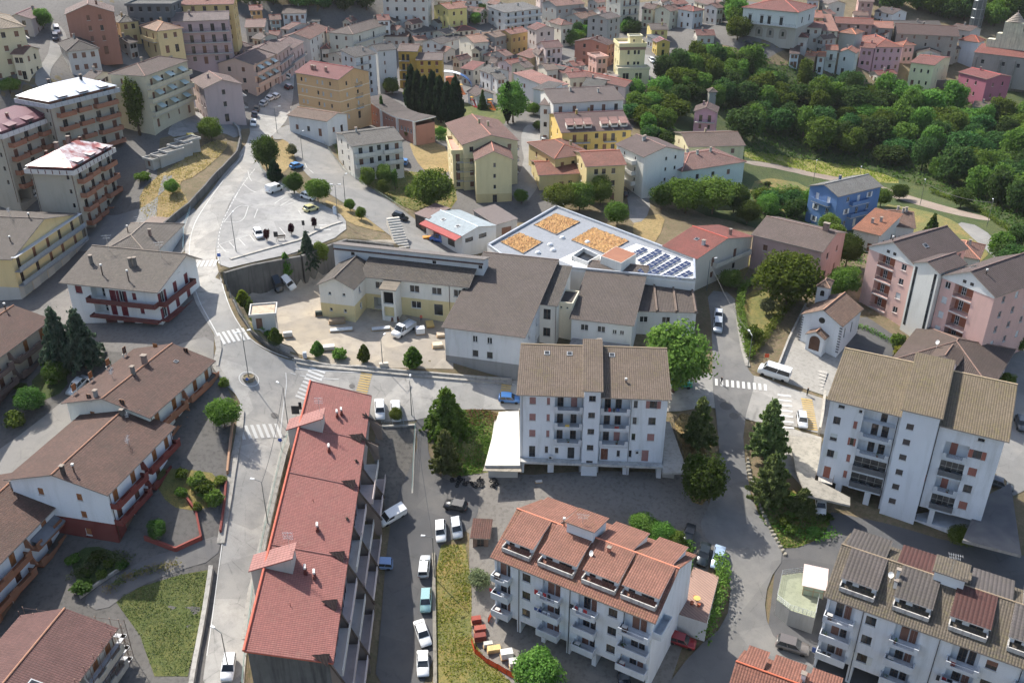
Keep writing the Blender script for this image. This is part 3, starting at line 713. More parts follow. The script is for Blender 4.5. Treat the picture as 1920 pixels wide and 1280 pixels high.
drape('lower_lane', [(775,788),(806,782),(800,830),(812,880),(835,900),(900,920),(895,975),(870,1000),(812,1030),(812,1300),(700,1300),(715,1150),(728,1000),(745,930),(772,870),(785,830)], M_LANE, .10, 1.6, 1)
drape('side_lane', [(402,628),(330,648),(232,688),(150,722),(60,800),(-40,870),(-40,960),(60,872),(160,790),(300,708),(400,692)], asphalt((128, 125, 120), .4), .10, 1.6, 1)
drape('garden_lane', [(420,1000),(350,1025),(280,1045),(200,1090),(150,1125),(190,1150),(250,1105),(330,1072),(405,1050)], asphalt((104, 102, 100), .4), .115, 1.6, 1)
drape('car_park', [(480,296),(492,320),(540,352),(575,372),(612,388),(648,408),(650,440),(562,474),(474,494),(416,507),(402,470),(412,425),(440,365)], M_LOT, .155, 1.6, 1)
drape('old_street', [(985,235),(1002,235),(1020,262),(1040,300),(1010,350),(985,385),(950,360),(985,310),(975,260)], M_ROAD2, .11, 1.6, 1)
drape('hill_lane', [(1215,100),(1240,120),(1262,165),(1225,165),(1212,130),(1195,112)], M_ROAD2, .11, 1.6, 1)
drape('back_lane', [(1165,340),(1200,345),(1222,380),(1210,415),(1180,420),(1180,385)], M_ROAD2, .11, 1.6, 1)
drape('valley_road', [(1400,300),(1480,312),(1560,330),(1640,345),(1720,372),(1800,395),(1860,410),(1852,416),(1782,402),(1702,380),(1622,352),(1552,337),(1472,319),(1395,308)], asphalt((140, 124, 112), .4), .12, 1.8, 1)
drape('villa_drive', [(1790,415),(1840,425),(1890,480),(1885,505),(1850,470),(1815,440)], M_ROAD2, .11, 1.8, 1)
drape('upper_lane', [(95,40),(120,55),(128,80),(110,110),(92,140),(100,170),(80,180),(62,150),(88,110),(95,75)], M_ROAD2, .11, 1.8, 1)
drape('left_lot', [(330,190),(345,180),(380,185),(395,205),(430,225),(455,240),(445,262),(420,250),(380,245),(330,260),(310,250),(340,220)], M_LOT, .11, 1.6, 1)
drape('corner_street', [(220,80),(245,75),(300,90),(270,120),(235,125),(215,105)], M_ROAD2, .10, 1.6, 1)
drape('block_driveway', [(130,400),(250,400),(300,370),(330,330),(300,330),(290,430),(180,470),(100,470)], asphalt((120, 120, 120), .4), .12, 1.8, 1)
drape('ramp_street', [(270,440),(340,395),(372,390),(356,420),(350,470),(330,480),(280,470)], M_ROAD2, .10, 1.8, 1)
drape('church_square', [(1450,710),(1478,640),(1510,575),(1560,600),(1620,600),(1640,625),(1625,690),(1555,745)], M_PAVE, .11, 1.6, 0)
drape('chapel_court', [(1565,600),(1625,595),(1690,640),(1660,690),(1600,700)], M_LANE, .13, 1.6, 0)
drape('terrace_yard', [(1470,800),(1540,820),(1545,930),(1510,920),(1465,870)], M_PAVE, .10, 1.6, 0)
drape('rear_street', [(1830,590),(1930,640),(1960,900),(1900,930),(1860,880),(1880,740)], M_ROAD2, .10, 1.8, 0)
# planted and dry patches
for nm, pts, mt in [
 ('dry_slope', [(262,402),(300,432),(352,395),(352,372),(330,345),(372,330),(415,290),(432,268),(400,262),(345,300),(300,330),(262,360)], M_DRY),
 ('traffic_island_grass', [(528,262),(540,258),(552,268),(556,292),(540,318),(520,330),(505,325),(490,305),(500,285)], M_DRY),
 ('verge_dry_grass', [(600,372),(645,388),(700,410),(745,440),(700,432),(655,420),(640,402)], M_DRY),
 ('garden_ground', [(618,262),(650,268),(660,310),(755,320),(850,330),(860,392),(790,400),(730,378),(690,350),(640,305)], M_MIX),
 ('dry_meadow', [(765,262),(830,268),(846,300),(846,325),(800,325),(778,300)], M_DRY),
 ('park_ground', [(770,215),(880,215),(905,250),(860,262),(780,250)], M_MIX),
 ('playground_lawn', [(858,196),(905,190),(950,210),(945,240),(900,235),(870,222)], M_LAWN),
 ('bank_grass', [(806,800),(826,778),(870,768),(936,774),(925,820),(918,885),(850,896),(832,872)], M_MIX),
 ('strip_grass', [(816,1024),(872,1018),(884,1090),(884,1190),(905,1230),(980,1300),(814,1300)], M_MIX),
 ('garden_lawn', [(215,1125),(250,1105),(330,1080),(394,1068),(386,1120),(368,1200),(352,1268),(290,1268),(262,1190)], M_LAWN),
 ('flower_bank', [(130,1045),(170,1020),(230,1040),(240,1065),(190,1085),(150,1110)], M_WILD),
 ('rough_grass', [(1190,410),(1250,400),(1235,450),(1205,470),(1185,440)], M_DRY),
 ('fenced_garden', [(1390,560),(1420,540),(1460,560),(1480,575),(1440,625),(1412,672),(1400,640)], M_MIX),
 ('valley_meadow', [(1385,278),(1500,292),(1640,318),(1700,345),(1640,342),(1550,328),(1470,310),(1395,298)], soil(((156, 146, 84), (128, 128, 66), (108, 116, 58)))),
 ('field_grass', [(1420,330),(1520,345),(1530,390),(1460,400),(1400,370)], M_MIX),
 ('house_garden', [(1640,380),(1740,395),(1800,420),(1860,470),(1830,500),(1760,470),(1680,430)], M_MIX),
 ('road_verge', [(1415,960),(1450,1005),(1470,1035),(1560,1000),(1545,930),(1480,920),(1420,890)], M_MIX),
 ('tree_bed', [(1262,770),(1330,790),(1345,870),(1325,950),(1290,940),(1275,860)], M_DRY),
 ('school_verge', [(425,530),(445,580),(475,625),(500,645),(520,640),(490,600),(460,555)], M_MIX),
 ('hill_meadow', [(1190,165),(1225,150),(1235,190),(1195,190)], M_DRY),
 ('red_house_garden', [(1340,430),(1400,440),(1410,520),(1340,540),(1330,480)], M_MIX),
 ('block_lawn', [(290,880),(345,880),(415,890),(410,950),(340,960),(300,930)], M_MIX),
 ('cypress_bed', [(60,700),(120,690),(130,730),(60,760)], M_WILD)]:
	drape(nm, pts, mt, .085, 1.6, 0 if nm in ('garden_lawn', 'strip_grass', 'bank_grass') else 1)
# ------------------------------------------------------------------ road markings
def ribbon(name, pts, w, mat, off, dash=None, closed=False, parent=None):
	P = dens(chaikin(pxy(pts), 2, closed), .7, closed)
	if closed: P = P + [P[0]]
	m = MB(); acc = 0
	for i in range(len(P) - 1):
		a, b = P[i], P[i + 1]; d = b - a; L = d.length
		if L < 1e-6: continue
		n = Vector((-d.y, d.x)) / L * w / 2; acc += L
		if dash and (acc % (dash[0] + dash[1])) > dash[0]: continue
		q = [a - n, b - n, b + n, a + n]; m.poly([(p.x, p.y, gz(p.x, p.y) + off) for p in q])
	o = put(m, name, [mat], parent)
	if parent is None: struct(o)
	return o
ROAD = bpy.data.objects['main_road']; SROAD = bpy.data.objects['south_road']; LOT = bpy.data.objects['car_park']
def edge_line(pts, dash=None, par=ROAD, w=.16, m=M_WHITE, off=.165): ribbon('lane_marking', pts, w, m, off, dash, False, par)
edge_line([(455,290),(420,340),(386,385),(364,420),(354,460),(356,505),(370,560),(393,602),(410,632),(412,655)])
edge_line([(478,318),(452,352),(428,395),(412,430),(408,470),(412,505)], (.9, .7))
edge_line([(412,515),(424,560),(440,598),(466,636),(502,658),(545,674),(600,686)])
edge_line([(552,692),(640,696),(760,706),(880,717),(965,722)])
edge_line([(536,700),(538,720),(534,745),(528,790),(525,830)])
edge_line([(450,760),(456,785),(452,805)])
edge_line([(448,835),(432,930),(418,1010),(404,1110),(388,1230)], None, w=.12)
edge_line([(545,700),(560,705),(640,712)], (1, .8))
def zebra(p, q, ln, n, par=ROAD, m=M_WHITE, sw=.5, off=.175):
	a, b = pxy([p])[0], pxy([q])[0]; d = (b - a); L = d.length; d /= L; nn = Vector((-d.y, d.x)); pitch = L / n
	for i in range(n):
		c = a + d * (i + .5) * pitch; e = MB(); k = max(1, int(ln / .8)); ww = min(sw, pitch * .55) / 2
		for j in range(k):
			t0, t1 = -ln / 2 + ln * j / k, -ln / 2 + ln * (j + 1) / k
			Q = [c - d * ww + nn * t0, c + d * ww + nn * t0, c + d * ww + nn * t1, c - d * ww + nn * t1]
			e.poly([(x.x, x.y, gz(x.x, x.y) + off) for x in Q])
		put(e, 'zebra_stripe', [m], par)
zebra((360,498), (408,494), 3.0, 6); zebra((411,637), (465,626), 3.2, 6); zebra((597,692), (568,752), 2.8, 9); zebra((448,813), (528,808), 3.0, 7)
zebra((1338,717), (1440,728), 1.9, 10, SROAD); zebra((1470,738), (1476,808), 2.4, 7, ROAD)
zebra((688,700), (676,745), 2.0, 10, ROAD, M_YELL, .45); zebra((950,722), (944,756), 1.8, 8, ROAD, M_YELL, .45); zebra((1512,748), (1522,808), 2.0, 14, ROAD, M_YELL, .5)
# parking bay lines
for pts in [[(411,460),(424,474)],[(430,455),(440,466)],[(448,449),(460,462)],[(469,443),(478,454)],[(524,428),(536,442)],[(411,460),(470,442)],[(424,474),(430,474)],
			[(420,418),(456,419),(466,388)],[(420,418),(446,386),(466,388)],[(477,410),(483,394)],[(515,383),(533,371)],[(525,388),(552,372)],[(537,386),(566,375)],[(556,371),(577,381)],[(565,404),(560,396)],[(598,395),(605,400),(585,385)],
			[(455,345),(470,358),(480,362)],[(465,322),(468,335),(472,341)],[(580,320),(588,326)],[(572,308),(576,316)]]:
	edge_line(pts, None, LOT, .14, M_WHITE, .195)
for a, b in (((598,424), (616,424)), ((600,428), (618,428)), ((602,432), (620,432))): edge_line([a, b], None, LOT, .5, M_WHITE, .195)
def disc(name, px, py, r, mat, off, parent=ROAD, r0=0.0, h=0.0):
	c = hit(px, py); m = MB(); n = 28; R_ = lambda rr, i: (c.x + rr * math.cos(2 * math.pi * i / n), c.y + rr * math.sin(2 * math.pi * i / n))
	G = lambda p, o=0: (p[0], p[1], gz(*p) + off + o)
	for i in range(n):
		if r0: m.poly([G(R_(r0, i)), G(R_(r, i)), G(R_(r, i + 1)), G(R_(r0, i + 1))])
	if not r0: m.poly([G(R_(r, i)) for i in range(n)])
	return put(m, name, [mat], parent)
disc('lane_marking', 467, 712, 1.66, M_WHITE, .175, ROAD, 1.5)
for px, py, r in ((1376,781,.85),(1361,762,1.1),(515,780,.6),(660,725,.5),(688,710,.5),(790,1078,.3)): disc('manhole_cover', px, py, r, asphalt((96, 94, 92), .2), .17, ROAD)
# ------------------------------------------------------------------ apartment blocks in front
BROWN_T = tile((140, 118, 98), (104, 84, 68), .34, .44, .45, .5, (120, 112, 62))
def px_a(b, A, B, px): return (px - A[0]) / (B[0] - A[0]) * (b.W + 2 * b.ov) - b.ov
CN = {(40, 60, 110): 'blue', (150, 40, 40): 'red', (214, 214, 210): 'white', (60, 110, 80): 'green', (200, 170, 60): 'yellow', (90, 60, 46): 'brown', (230, 230, 228): 'white', (70, 90, 140): 'blue', (176, 60, 60): 'red', (40, 44, 50): 'black'}
def where(b, a, z):
	return ('ground', 'first', 'second', 'third', 'fourth', 'fifth')[min(5, max(0, int((z + .6) / 3.05)))] + ' floor, ' + ('leftmost', 'second', 'third', 'fourth', 'fifth', 'rightmost')[min(5, max(0, int(6 * a / b.W)))] + ' bay, ' + b.short
def clutter(b, side, a, z, k, dp=.5):
	"""things people keep on their balconies"""
	m = MB(); r = b.rnd; x, y = b.pos(side, a, dp)
	if k == 'plant':
		m.bar((0, 0, 0), (0, 0, .3), .13, 0, 8, .17)
		for i in range(30):
			p = Vector((r.gauss(0, .16), r.gauss(0, .16), .3 + r.random() * .5)); q = p + Vector((r.uniform(-.16, .16), r.uniform(-.16, .16), r.uniform(-.02, .16))); t = Vector((r.uniform(-.1, .1), r.uniform(-.1, .1), .05))
			m.poly([p, q + t, q, p - t], 1)
		return tag(put(m, 'potted_plant', [paint((150, 84, 58), .8), leafm((70, 104, 44), (96, 124, 56))], None, b.world(x, y, z)), 'leafy pot plant, ' + where(b, a, z), 'plant', 'pot plants on balconies')
	if k == 'unit':
		m.box(-.4, .4, -.16, .16, .05, .65, 0); m.bar((-.08, -.165, .35), (-.08, -.18, .35), .22, 1, 12)
		for sx in (-.3, .3): m.box(sx - .03, sx + .03, -.14, .14, 0, .048, 1)
		o = put(m, 'air_conditioner', [paint((206, 206, 202), .5), paint((50, 52, 54), .6)], b.root, (x, y, z), SIDE_ROT[side]); return o
	c = r.choice([(40, 60, 110), (150, 40, 40), (214, 214, 210), (60, 110, 80), (200, 170, 60), (90, 60, 46)])
	if k == 'wash':
		x2, y2 = b.pos(side, a, dp + .15); wl = mk('washing_line', None, None, b.world(x2, y2, z + .95), b.rz + SIDE_ROT[side]); tag(wl, 'washing line, ' + where(b, a, z), 'laundry', 'laundry on balconies')
		for i in range(4):
			cc = r.choice([(230, 230, 228), (70, 90, 140), (176, 60, 60), (40, 44, 50)]); q = MB(); w = r.uniform(.35, .6); l = r.uniform(.5, .9)
			q.slab([(-w / 2, -.02, 0), (w / 2, -.02, 0), (w / 2, .02, 0), (-w / 2, .02, 0)], l); put(q, 'garment', [paint(cc, .9)], wl, (i * .65 - 1, 0, 0))
		return
	m.box(-.35, .35, -.25, .25, 0, .7, 0); m.box(-.37, .37, -.27, .27, .705, .75, 1)
	return tag(put(m, 'balcony_cupboard', [paint(c, .6), paint((190, 188, 184), .5)], None, b.world(x, y, z), b.rz + SIDE_ROT[side]), CN[c] + ' storage cupboard, ' + where(b, a, z), 'cupboard', 'cupboards on balconies')
def loggia(b, side, a0, a1, z, hh, dp=1.25, d2=.45, doors=(.3, .75), styles=('door', 'shut'), rc=(96, 98, 100), glaz=False, slabc=(196, 198, 200)):
	b.hole(side, a0, a1, z, z + hh, dp)
	for f in doors: b.inwin(side, a0 + (a1 - a0) * f, z + .04, dp, .95, 2.1, b.rnd.choice(styles))
	b.bal(side, a0 - .02, a1 + .02, z - .005, d2, 'mixed' if not glaz else 'solid', slabc, rc, .95, .30)
	if glaz:
		m = MB(); w = a1 - a0; n = 4
		for i in range(n + 1): m.box(i * w / n - .03, i * w / n + .03, .03, .09, .9, hh, 0)
		m.box(0, w, .035, .085, hh - .08, hh - .01, 0); m.box(0, w, .035, .085, 1.5, 1.56, 0)
		x, y = b.pos(side, a0); o = put(m, 'veranda_frame', [paint((150, 152, 148), .4, .4)], b.root, (x, y, z), SIDE_ROT[side])
		g = MB(); g.poly([(.03, .06, .9), (w - .03, .06, .9), (w - .03, .06, hh - .08), (.03, .06, hh - .08)]); put(g, 'pane', [glass_dark()], o)
	elif b.rnd.random() < .8:
		clutter(b, side, a0 + (a1 - a0) * b.rnd.uniform(.3, .7), z + .01, b.rnd.choice(['plant', 'plant', 'box', 'wash']), .15)
# ---- centre block
A, B = (968, 740), (1260, 750)
b = Bd('apartment_block', 'white five storey apartment block with central stair tower, between the conifers and the broad tree', 'building', A, B, (1250, 655), h=15.5, ov=.55, wall=(214, 218, 222), dirt=1.0)
b.short = 'central white block'; b.fc = (78, 56, 44); b.shc = (150, 106, 100); F = 3.08
X = lambda px: px_a(b, A, B, px)
for k in range(1, 5):
	z = 3.3 + (k - 1) * F
	if k > 1:
		b.win('f', X(999), z + 1.0, 1.0, 1.3, 'shut'); b.win('f', X(1029), z + 1.0, .5, 1.3, 'shut')
		b.win('f', X(1194), z + 1.0, .6, 1.3, b.rnd.choice(('shut', 'open', 'pers')), shc=(190, 196, 196) if k == 3 else None); b.win('f', X(1227), z + 1.0, 1.15, 1.35, ('open', 'pers', 'shut')[k % 3], shc=(206, 210, 208) if k == 3 else None)
		loggia(b, 'f', X(1041), X(1095), z, 2.72, doors=(.2, .68)); loggia(b, 'f', X(1128), X(1184), z, 2.72, doors=(.25, .62))
	else:
		b.win('f', X(999), z + .05, 1.0, 2.2, 'door', fc=(60, 62, 66)); b.win('f', X(1027), z + 1.0, .5, 1.3, 'open')
		b.win('f', X(1047), z + 1.0, .55, 1.1, 'open'); b.win('f', X(1075), z + .05, 1.1, 2.2, 'door', fc=(52, 54, 58)); b.win('f', X(1140), z + .05, 1.15, 2.2, 'persc', shc=(112, 70, 56), name='door')
		b.win('f', X(1167), z + .8, .5, 1.2, 'open'); b.win('f', X(1190), z + .8, .45, 1.3, 'open'); b.win('f', X(1219), z + .05, 1.1, 2.2, 'shut', name='door')
		clutter(b, 'f', X(1036), z + .03, 'unit', .35); clutter(b, 'f', X(1204), z + 1.6, 'unit', .2)
for p0, p1 in ((983, 1030), (1042, 1092), (1130, 1178), (1190, 1244)):
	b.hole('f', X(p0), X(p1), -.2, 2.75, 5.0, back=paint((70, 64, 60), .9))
for k in range(5): b.grid('l', (.2, .5, .8), [k], .9, 1.25, 1.3, ('shut', 'open')); b.grid('r', (.2, .5, .8), [k], .9, 1.25, 1.3, ('shut', 'open')); b.grid('b', (.1, .25, .4, .6, .75, .9), [k], 1.0, 1.3, 1.3, ('shut', 'open'))
b.box('walkway_slab', 0, b.W, -1.25, -.003, 2.85, 3.22, concrete((186, 184, 178), .6))
b.roof('gx', 2.7, mat=BROWN_T, c=(140, 118, 98), rf=.72, capc=(196, 172, 140))
for fx, fy in ((.17, .60), (.33, .60), (.63, .60)): b.skylight(fx, fy, .9, .9)
b.chimney(.54, .74, .7, .7, 1.0); b.pipe_(.72, .2, .5)
t = b.sub('stair_tower', X(1096), -.85, X(1127) - X(1096), 11.6, 17.0, (208, 214, 220), ov=.35, base=-2.0)
for k in range(5): t.win('f', t.W / 2, 2.0 + k * F + .6, 1.05, 1.05, 'open')
t.roof('mx', 2.75, mat=BROWN_T, cap=False); t.finish()
for sd, a in (('f', X(979)), ('f', X(1093)), ('f', X(1130)), ('f', X(1186))): b.downpipe(sd, a, (150, 152, 154))
# side terraces on garages
o, P = b.wslab('side_terrace', [(936, 767), (973, 767), (975, 872), (909, 872)], 3.35, .4, [concrete((214, 208, 196), .3), concrete((186, 182, 174), .5)])
m = MB(); xs = [p[0] for p in P]; ys = [p[1] for p in P]
m.box(min(xs) + .4, -.25, min(ys) + 1.6, max(ys) - .3, -3, 2.94); put(m, 'garage_wall', [plaster((176, 172, 164))], b.root)
b.wslab('garage_canopy', [(909, 872), (976, 872), (978, 884), (905, 882)], 2.9, .1, [concrete((150, 142, 128), .7)], parent=o)
o, P = b.wslab('side_terrace', [(1247, 790), (1256, 790), (1290, 886), (1242, 886)], 3.2, .35, [concrete((178, 170, 158), .4), concrete((186, 182, 174), .5)])
m = MB(); m.box(b.W + .2, b.W + 2.2, .3, 8.2, -3, 2.84); put(m, 'garage_wall', [plaster((168, 164, 158))], b.root)
m = MB();
for i in range(8): f0, f1 = i / 8, (i + 1) / 8; a_, c_ = Vector(P[1]) if P[1][0] > P[0][0] else Vector(P[2]), Vector(P[2])
top = sorted(P, key=lambda q: -q[0])[:2]
for i in range(9):
	q = Vector(top[0]).lerp(Vector(top[1]), i / 8); m.bar(q, q + Vector((0, 0, .95)), .025)
	if i < 8:
		r_ = Vector(top[0]).lerp(Vector(top[1]), (i + 1) / 8)
		for zz in (.5, .95): m.bar(q + Vector((0, 0, zz)), r_ + Vector((0, 0, zz)), .025)
put(m, 'railing', [METAL((70, 66, 62))], o)
b.finish(); CENTRAL = b
# ---- right block
A, B = (1550, 748), (1893, 829)
b = Bd('apartment_block', 'white apartment block with olive tile roof and glazed verandas beside the chapel steps', 'building', A, B, (1566, 655), h=17.6, ov=.55, wall=(216, 220, 224), dirt=1.0)
b.short = 'white block by the chapel'; b.shc = (150, 92, 78); X = lambda px: px_a(b, A, B, px); F = 3.1
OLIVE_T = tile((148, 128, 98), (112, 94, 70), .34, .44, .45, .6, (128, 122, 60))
for k in range(5):
	z = 3.0 + k * F - .9 + .9
	if k < 4:
		b.win('f', X(1577), z + (.05 if k == 0 else 1.0), 1.05, 2.2 if k == 0 else 1.35, ('shut', 'pers', 'half', 'open')[k], shc=(150, 86, 66) if k == 0 else (200, 204, 200))
		b.win('f', X(1614), z + 1.0, .55, 1.35, ('shut', 'shut', 'pers', 'shut')[k])
		b.win('f', X(1752), z + 1.0, 1.1, 1.35, ('half', 'pers', 'open', 'shut')[k], shc=(196, 120, 104)); b.win('f', X(1846), z + 1.0, 1.15, 1.4, ('shut', 'open', 'shut', 'pers')[k])
		loggia(b, 'f', X(1626), X(1690), z, 2.75, doors=(.4, .72), glaz=k in (0, 1), slabc=(186, 192, 196)); loggia(b, 'f', X(1786), X(1830), z, 2.75, doors=(.4,), glaz=k in (0, 2), slabc=(186, 192, 196))
	else:
		b.win('f', X(1581), z + .9, .9, .55, 'open'); b.win('f', X(1619), z + .9, .45, .5, 'open'); b.win('f', X(1752), z + .2, 1.0, 1.2, 'half'); b.win('f', X(1846), z + .9, .9, .55, 'open')
		b.hole('f', X(1626), X(1690), z - .4, z + 2.0, 1.2); b.inwin('f', X(1665), z - .35, 1.2, .9, 2.1, 'door')
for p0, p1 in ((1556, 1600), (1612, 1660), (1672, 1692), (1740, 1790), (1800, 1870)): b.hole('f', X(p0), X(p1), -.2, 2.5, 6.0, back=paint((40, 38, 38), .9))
for k in range(1, 6): b.grid('l', (.25, .55, .8), [k - 1], .9, 1.25, 4.0, ('shut', 'open')); b.grid('r', (.25, .55, .8), [k - 1], .9, 1.25, 4.0, ('shut', 'open')); b.grid('b', (.1, .3, .5, .7, .9), [k - 1], 1.0, 1.3, 1.3, ('shut', 'open'))
b.roof('gx', 2.9, mat=OLIVE_T, c=(148, 128, 98), rf=.74, capc=(204, 180, 146))
t = b.sub('stair_tower', X(1697), -.9, X(1766) - X(1697), 13.2, 19.2, (212, 218, 224), ov=.35, base=-2.0)
for k in range(6): t.win('f', t.W * .28, 2.2 + k * 2.75, 1.0, 1.0, 'shut', shc=(74, 66, 62))
t.roof('mx', 2.95, mat=OLIVE_T, cap=False); t.finish()
o, P = b.wslab('front_terrace', [(1480, 815), (1540, 822), (1534, 900), (1594, 932), (1594, 947), (1512, 928), (1492, 880)], 3.0, .35, [concrete((150, 145, 134), .6), concrete((160, 154, 144), .5)])
b.wslab('garage_deck', [(1838, 935), (1895, 905), (1915, 1040), (1805, 1012)], 2.8, .5, [asphalt((92, 90, 92), .4), concrete((150, 146, 140), .6)])
for a in (X(1692), X(1735), X(1768)): b.downpipe('f', a, (60, 58, 58))
b.bal('f', X(1556), X(1594), 3.0, 1.3, 'rail', (196, 190, 180), (140, 120, 100))
b.finish(); RIGHTB = b
# ------------------------------------------------------------------ blocks with terraces cut between wide shed dormers
def shed_dormer(b, a0, a1, yf, ztop, rm, front=True, over=.5, style='open', wallc=(216, 218, 220), drop=None):
	"""wide dormer whose roof runs from near the ridge down at a flatter pitch"""
	ov, D, rise, rf = b.ov, b.D, b.rt[1], b.rt[2]; yr = -ov + (D + 2 * ov) * rf; zr = b.h + rise + .10
	Y = (lambda y: y) if front else (lambda y: 2 * yr - y)
	zs = lambda y: b.h + rise * (y + ov) / (yr + ov) - .12
	d = mk('dormer', None, b.root, (0, 0, 0)); m = MB(); w = a1 - a0
	L = math.hypot(yr - yf + over, zr - ztop); sl = (zr - ztop) / (yr - yf); zo = ztop - sl * over
	q = [(a0, Y(yf - over), zo), (a1, Y(yf - over), zo), (a1, Y(yr), zr), (a0, Y(yr), zr)]; uv = [(0, 0), (w, 0), (w, L), (0, L)]
	if not front: q = q[::-1]; uv = uv[::-1]
	m.slab(q, .14, 0, 1, uv); put(m, 'dormer_roof', [rm, FR((206, 200, 194))], d)
	m = MB(); t = ztop - .15
	i0, i1 = a0 + .18, a1 - .18
	for X_ in (i0, i1):
		P = [(X_, Y(yf), zs(yf) - .3), (X_, Y(yr - .3), zr - .3), (X_, Y(yf), t)]; m.poly(P);
	wx0, wx1, wz0 = i0 + w * .12, i1 - w * .12, zs(yf) + .05; wz1 = t - .18
	for (x0, x1, z0, z1) in ((i0, wx0, zs(yf) - .3, t), (wx1, i1, zs(yf) - .3, t), (wx0, wx1, zs(yf) - .3, wz0), (wx0, wx1, wz1, t)): m.poly([(x0, Y(yf), z0), (x1, Y(yf), z0), (x1, Y(yf), z1), (x0, Y(yf), z1)])
	put(m, 'dormer_wall', [plaster(wallc, .6)], d)
	m = MB(); s_ = 1 if front else -1; yy = Y(yf) + .08 * s_
	for i in range(5): x = wx0 + (wx1 - wx0) * i / 4; m.box(x - .035, x + .035, min(yy, yy + .05 * s_), max(yy, yy + .05 * s_), wz0, wz1)
	m.box(wx0, wx1, min(yy, yy + .05 * s_), max(yy, yy + .05 * s_), wz1 - .06, wz1); m.box(wx0, wx1, min(yy, yy + .05 * s_), max(yy, yy + .05 * s_), wz0, wz0 + .05)
	m.poly([(wx0, yy + .03 * s_, wz0), (wx1, yy + .03 * s_, wz0), (wx1, yy + .03 * s_, wz1), (wx0, yy + .03 * s_, wz1)], 1)
	m.box(wx0 + (wx1 - wx0) * .25, wx0 + (wx1 - wx0) * .5, min(yy + .02 * s_, yy - .03 * s_), max(yy + .02 * s_, yy - .03 * s_), wz0, wz0 + (wz1 - wz0) * .55, 2)
	put(m, 'dormer_window', [paint((112, 78, 58), .5), glass_dark(), plaster((214, 214, 212))], d)
	if front:   # the small terrace in front of it
		m = MB(); yb = yf - 1.15; zb = zs(yf) - .35
		m.box(i0, i1, yb, yf - .003, zb - .5, zb); m.box(i0, i1, yb - .08, yb + .08, zb + .003, zb + .62); m.box(i0 - .06, i0 + .1, yb + .08, yf - .003, zb + .003, zb + .75); m.box(i1 - .1, i1 + .06, yb + .08, yf - .003, zb + .003, zb + .75)
		put(m, 'terrace_parapet', [concrete((190, 186, 180), .75)], d)
	return d
def terraced_block(label, short, A, B, C, D, h, rc, rc2, dorm, bdorm, moss, dtiles, stacks, wins, stair, fl=3, gfloor=3.0, ends=None):
	b = Bd('terraced_block', label, 'building', A, B, C, D, h=h, ov=.5, wall=(212, 216, 220), dirt=.9); b.short = short
	rm = tile(rc, rc2, .34, .42, .5, *moss); F = (h - gfloor) / fl; W = b.W; b.shc = (120, 84, 70)
	b.roof('gx', 3.3, mat=rm, c=rc, rf=.5)
	for i, (f0, f1) in enumerate(dorm): shed_dormer(b, f0 * W, f1 * W, 2.0, b.h + 2.35, dtiles[i % len(dtiles)])
	for i, (f0, f1) in enumerate(bdorm): shed_dormer(b, f0 * W, f1 * W, 1.3, b.h + 2.1, dtiles[(i + 1) % len(dtiles)], False)
	for k in range(fl):
		z = gfloor + k * F
		for f0, f1 in stacks:
			a0, a1 = max(.05, f0 * W), min(W - .05, f1 * W); b.hole('f', a0 + .3, a1 - .3, z + .02, z + F - .35, .6)
			b.inwin('f', (a0 + a1) / 2 - .3, z + .06, .6, .95, 2.1, b.rnd.choice(('door', 'shut'))); b.inwin('f', (a0 + a1) / 2 + .75, z + .06, .6, .8, 2.1, b.rnd.choice(('door', 'persc')))
			b.bal('f', a0, a1, z, 1.25, 'solid' if k < fl - 1 else 'mixed', (196, 200, 204), (198, 202, 206), .9, .22)
			if b.rnd.random() < .7: clutter(b, 'f', a0 + .7, z + .02, b.rnd.choice(['plant', 'box', 'wash']), .55)
		for f in wins: b.win('f', f * W, z + .9, 1.25, 1.4, b.rnd.choice(('open', 'pers', 'half', 'open')), shc=(206, 208, 204) if b.rnd.random() < .5 else None)
		b.grid('b', (.12, .3, .5, .7, .88), [k + 1], 1.1, 1.35, .9, ('open', 'shut'))
	n = 6
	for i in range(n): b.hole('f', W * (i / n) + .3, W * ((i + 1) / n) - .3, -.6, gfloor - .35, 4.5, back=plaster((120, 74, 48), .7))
	for i in range(1, n, 2): b.downpipe('f', W * i / n, (88, 90, 94))
	if stair:
		t = b.sub('stair_head', stair[0] * W, b.D * .5 - .8, stair[1] * W, 4.2, b.h + 3.9 + stair[2], (216, 220, 222), ov=.3, base=b.h); t.roof('mx', -.9, mat=rm, cap=False); t.finish()
	return b
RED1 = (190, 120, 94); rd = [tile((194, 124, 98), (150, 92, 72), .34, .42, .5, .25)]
b = terraced_block('white terraced block with terracotta dormers above the red-tiled portico', 'terracotta dormer block', (918, 1044), (1229, 1169), (1285, 1032), None, 12.6, RED1, (140, 84, 66), [(.02, .22), (.26, .50), (.54, .76), (.78, 1.0)], [(.05, .27), (.52, .74), (.80, .98)], (.35, (132, 126, 62)), rd, [(-.02, .12), (.31, .45), (.54, .68), (.82, 1.01)], [.215, .765], (.335, .17, .3))
b.antenna(.42, .5, 3.2); b.chimney(.62, .40, .4, .4, .9, (190, 110, 84)); b.dish(.54, .30); b.pipe_(.30, .5, 1.2)
b.bal('r', 0.2, 4.0, 9.4, 1.2, 'solid', (196, 200, 204), (198, 202, 206)); b.finish(); TERR1 = b
gd = [tile((116, 104, 98), (92, 82, 78), .5, .5, .3, .3), tile((110, 100, 94), (88, 80, 76), .5, .5, .3, .45), tile((112, 62, 54), (92, 50, 44), .5, .5, .2, .1), tile((116, 106, 102), (92, 84, 80), .5, .5, .3, .4)]
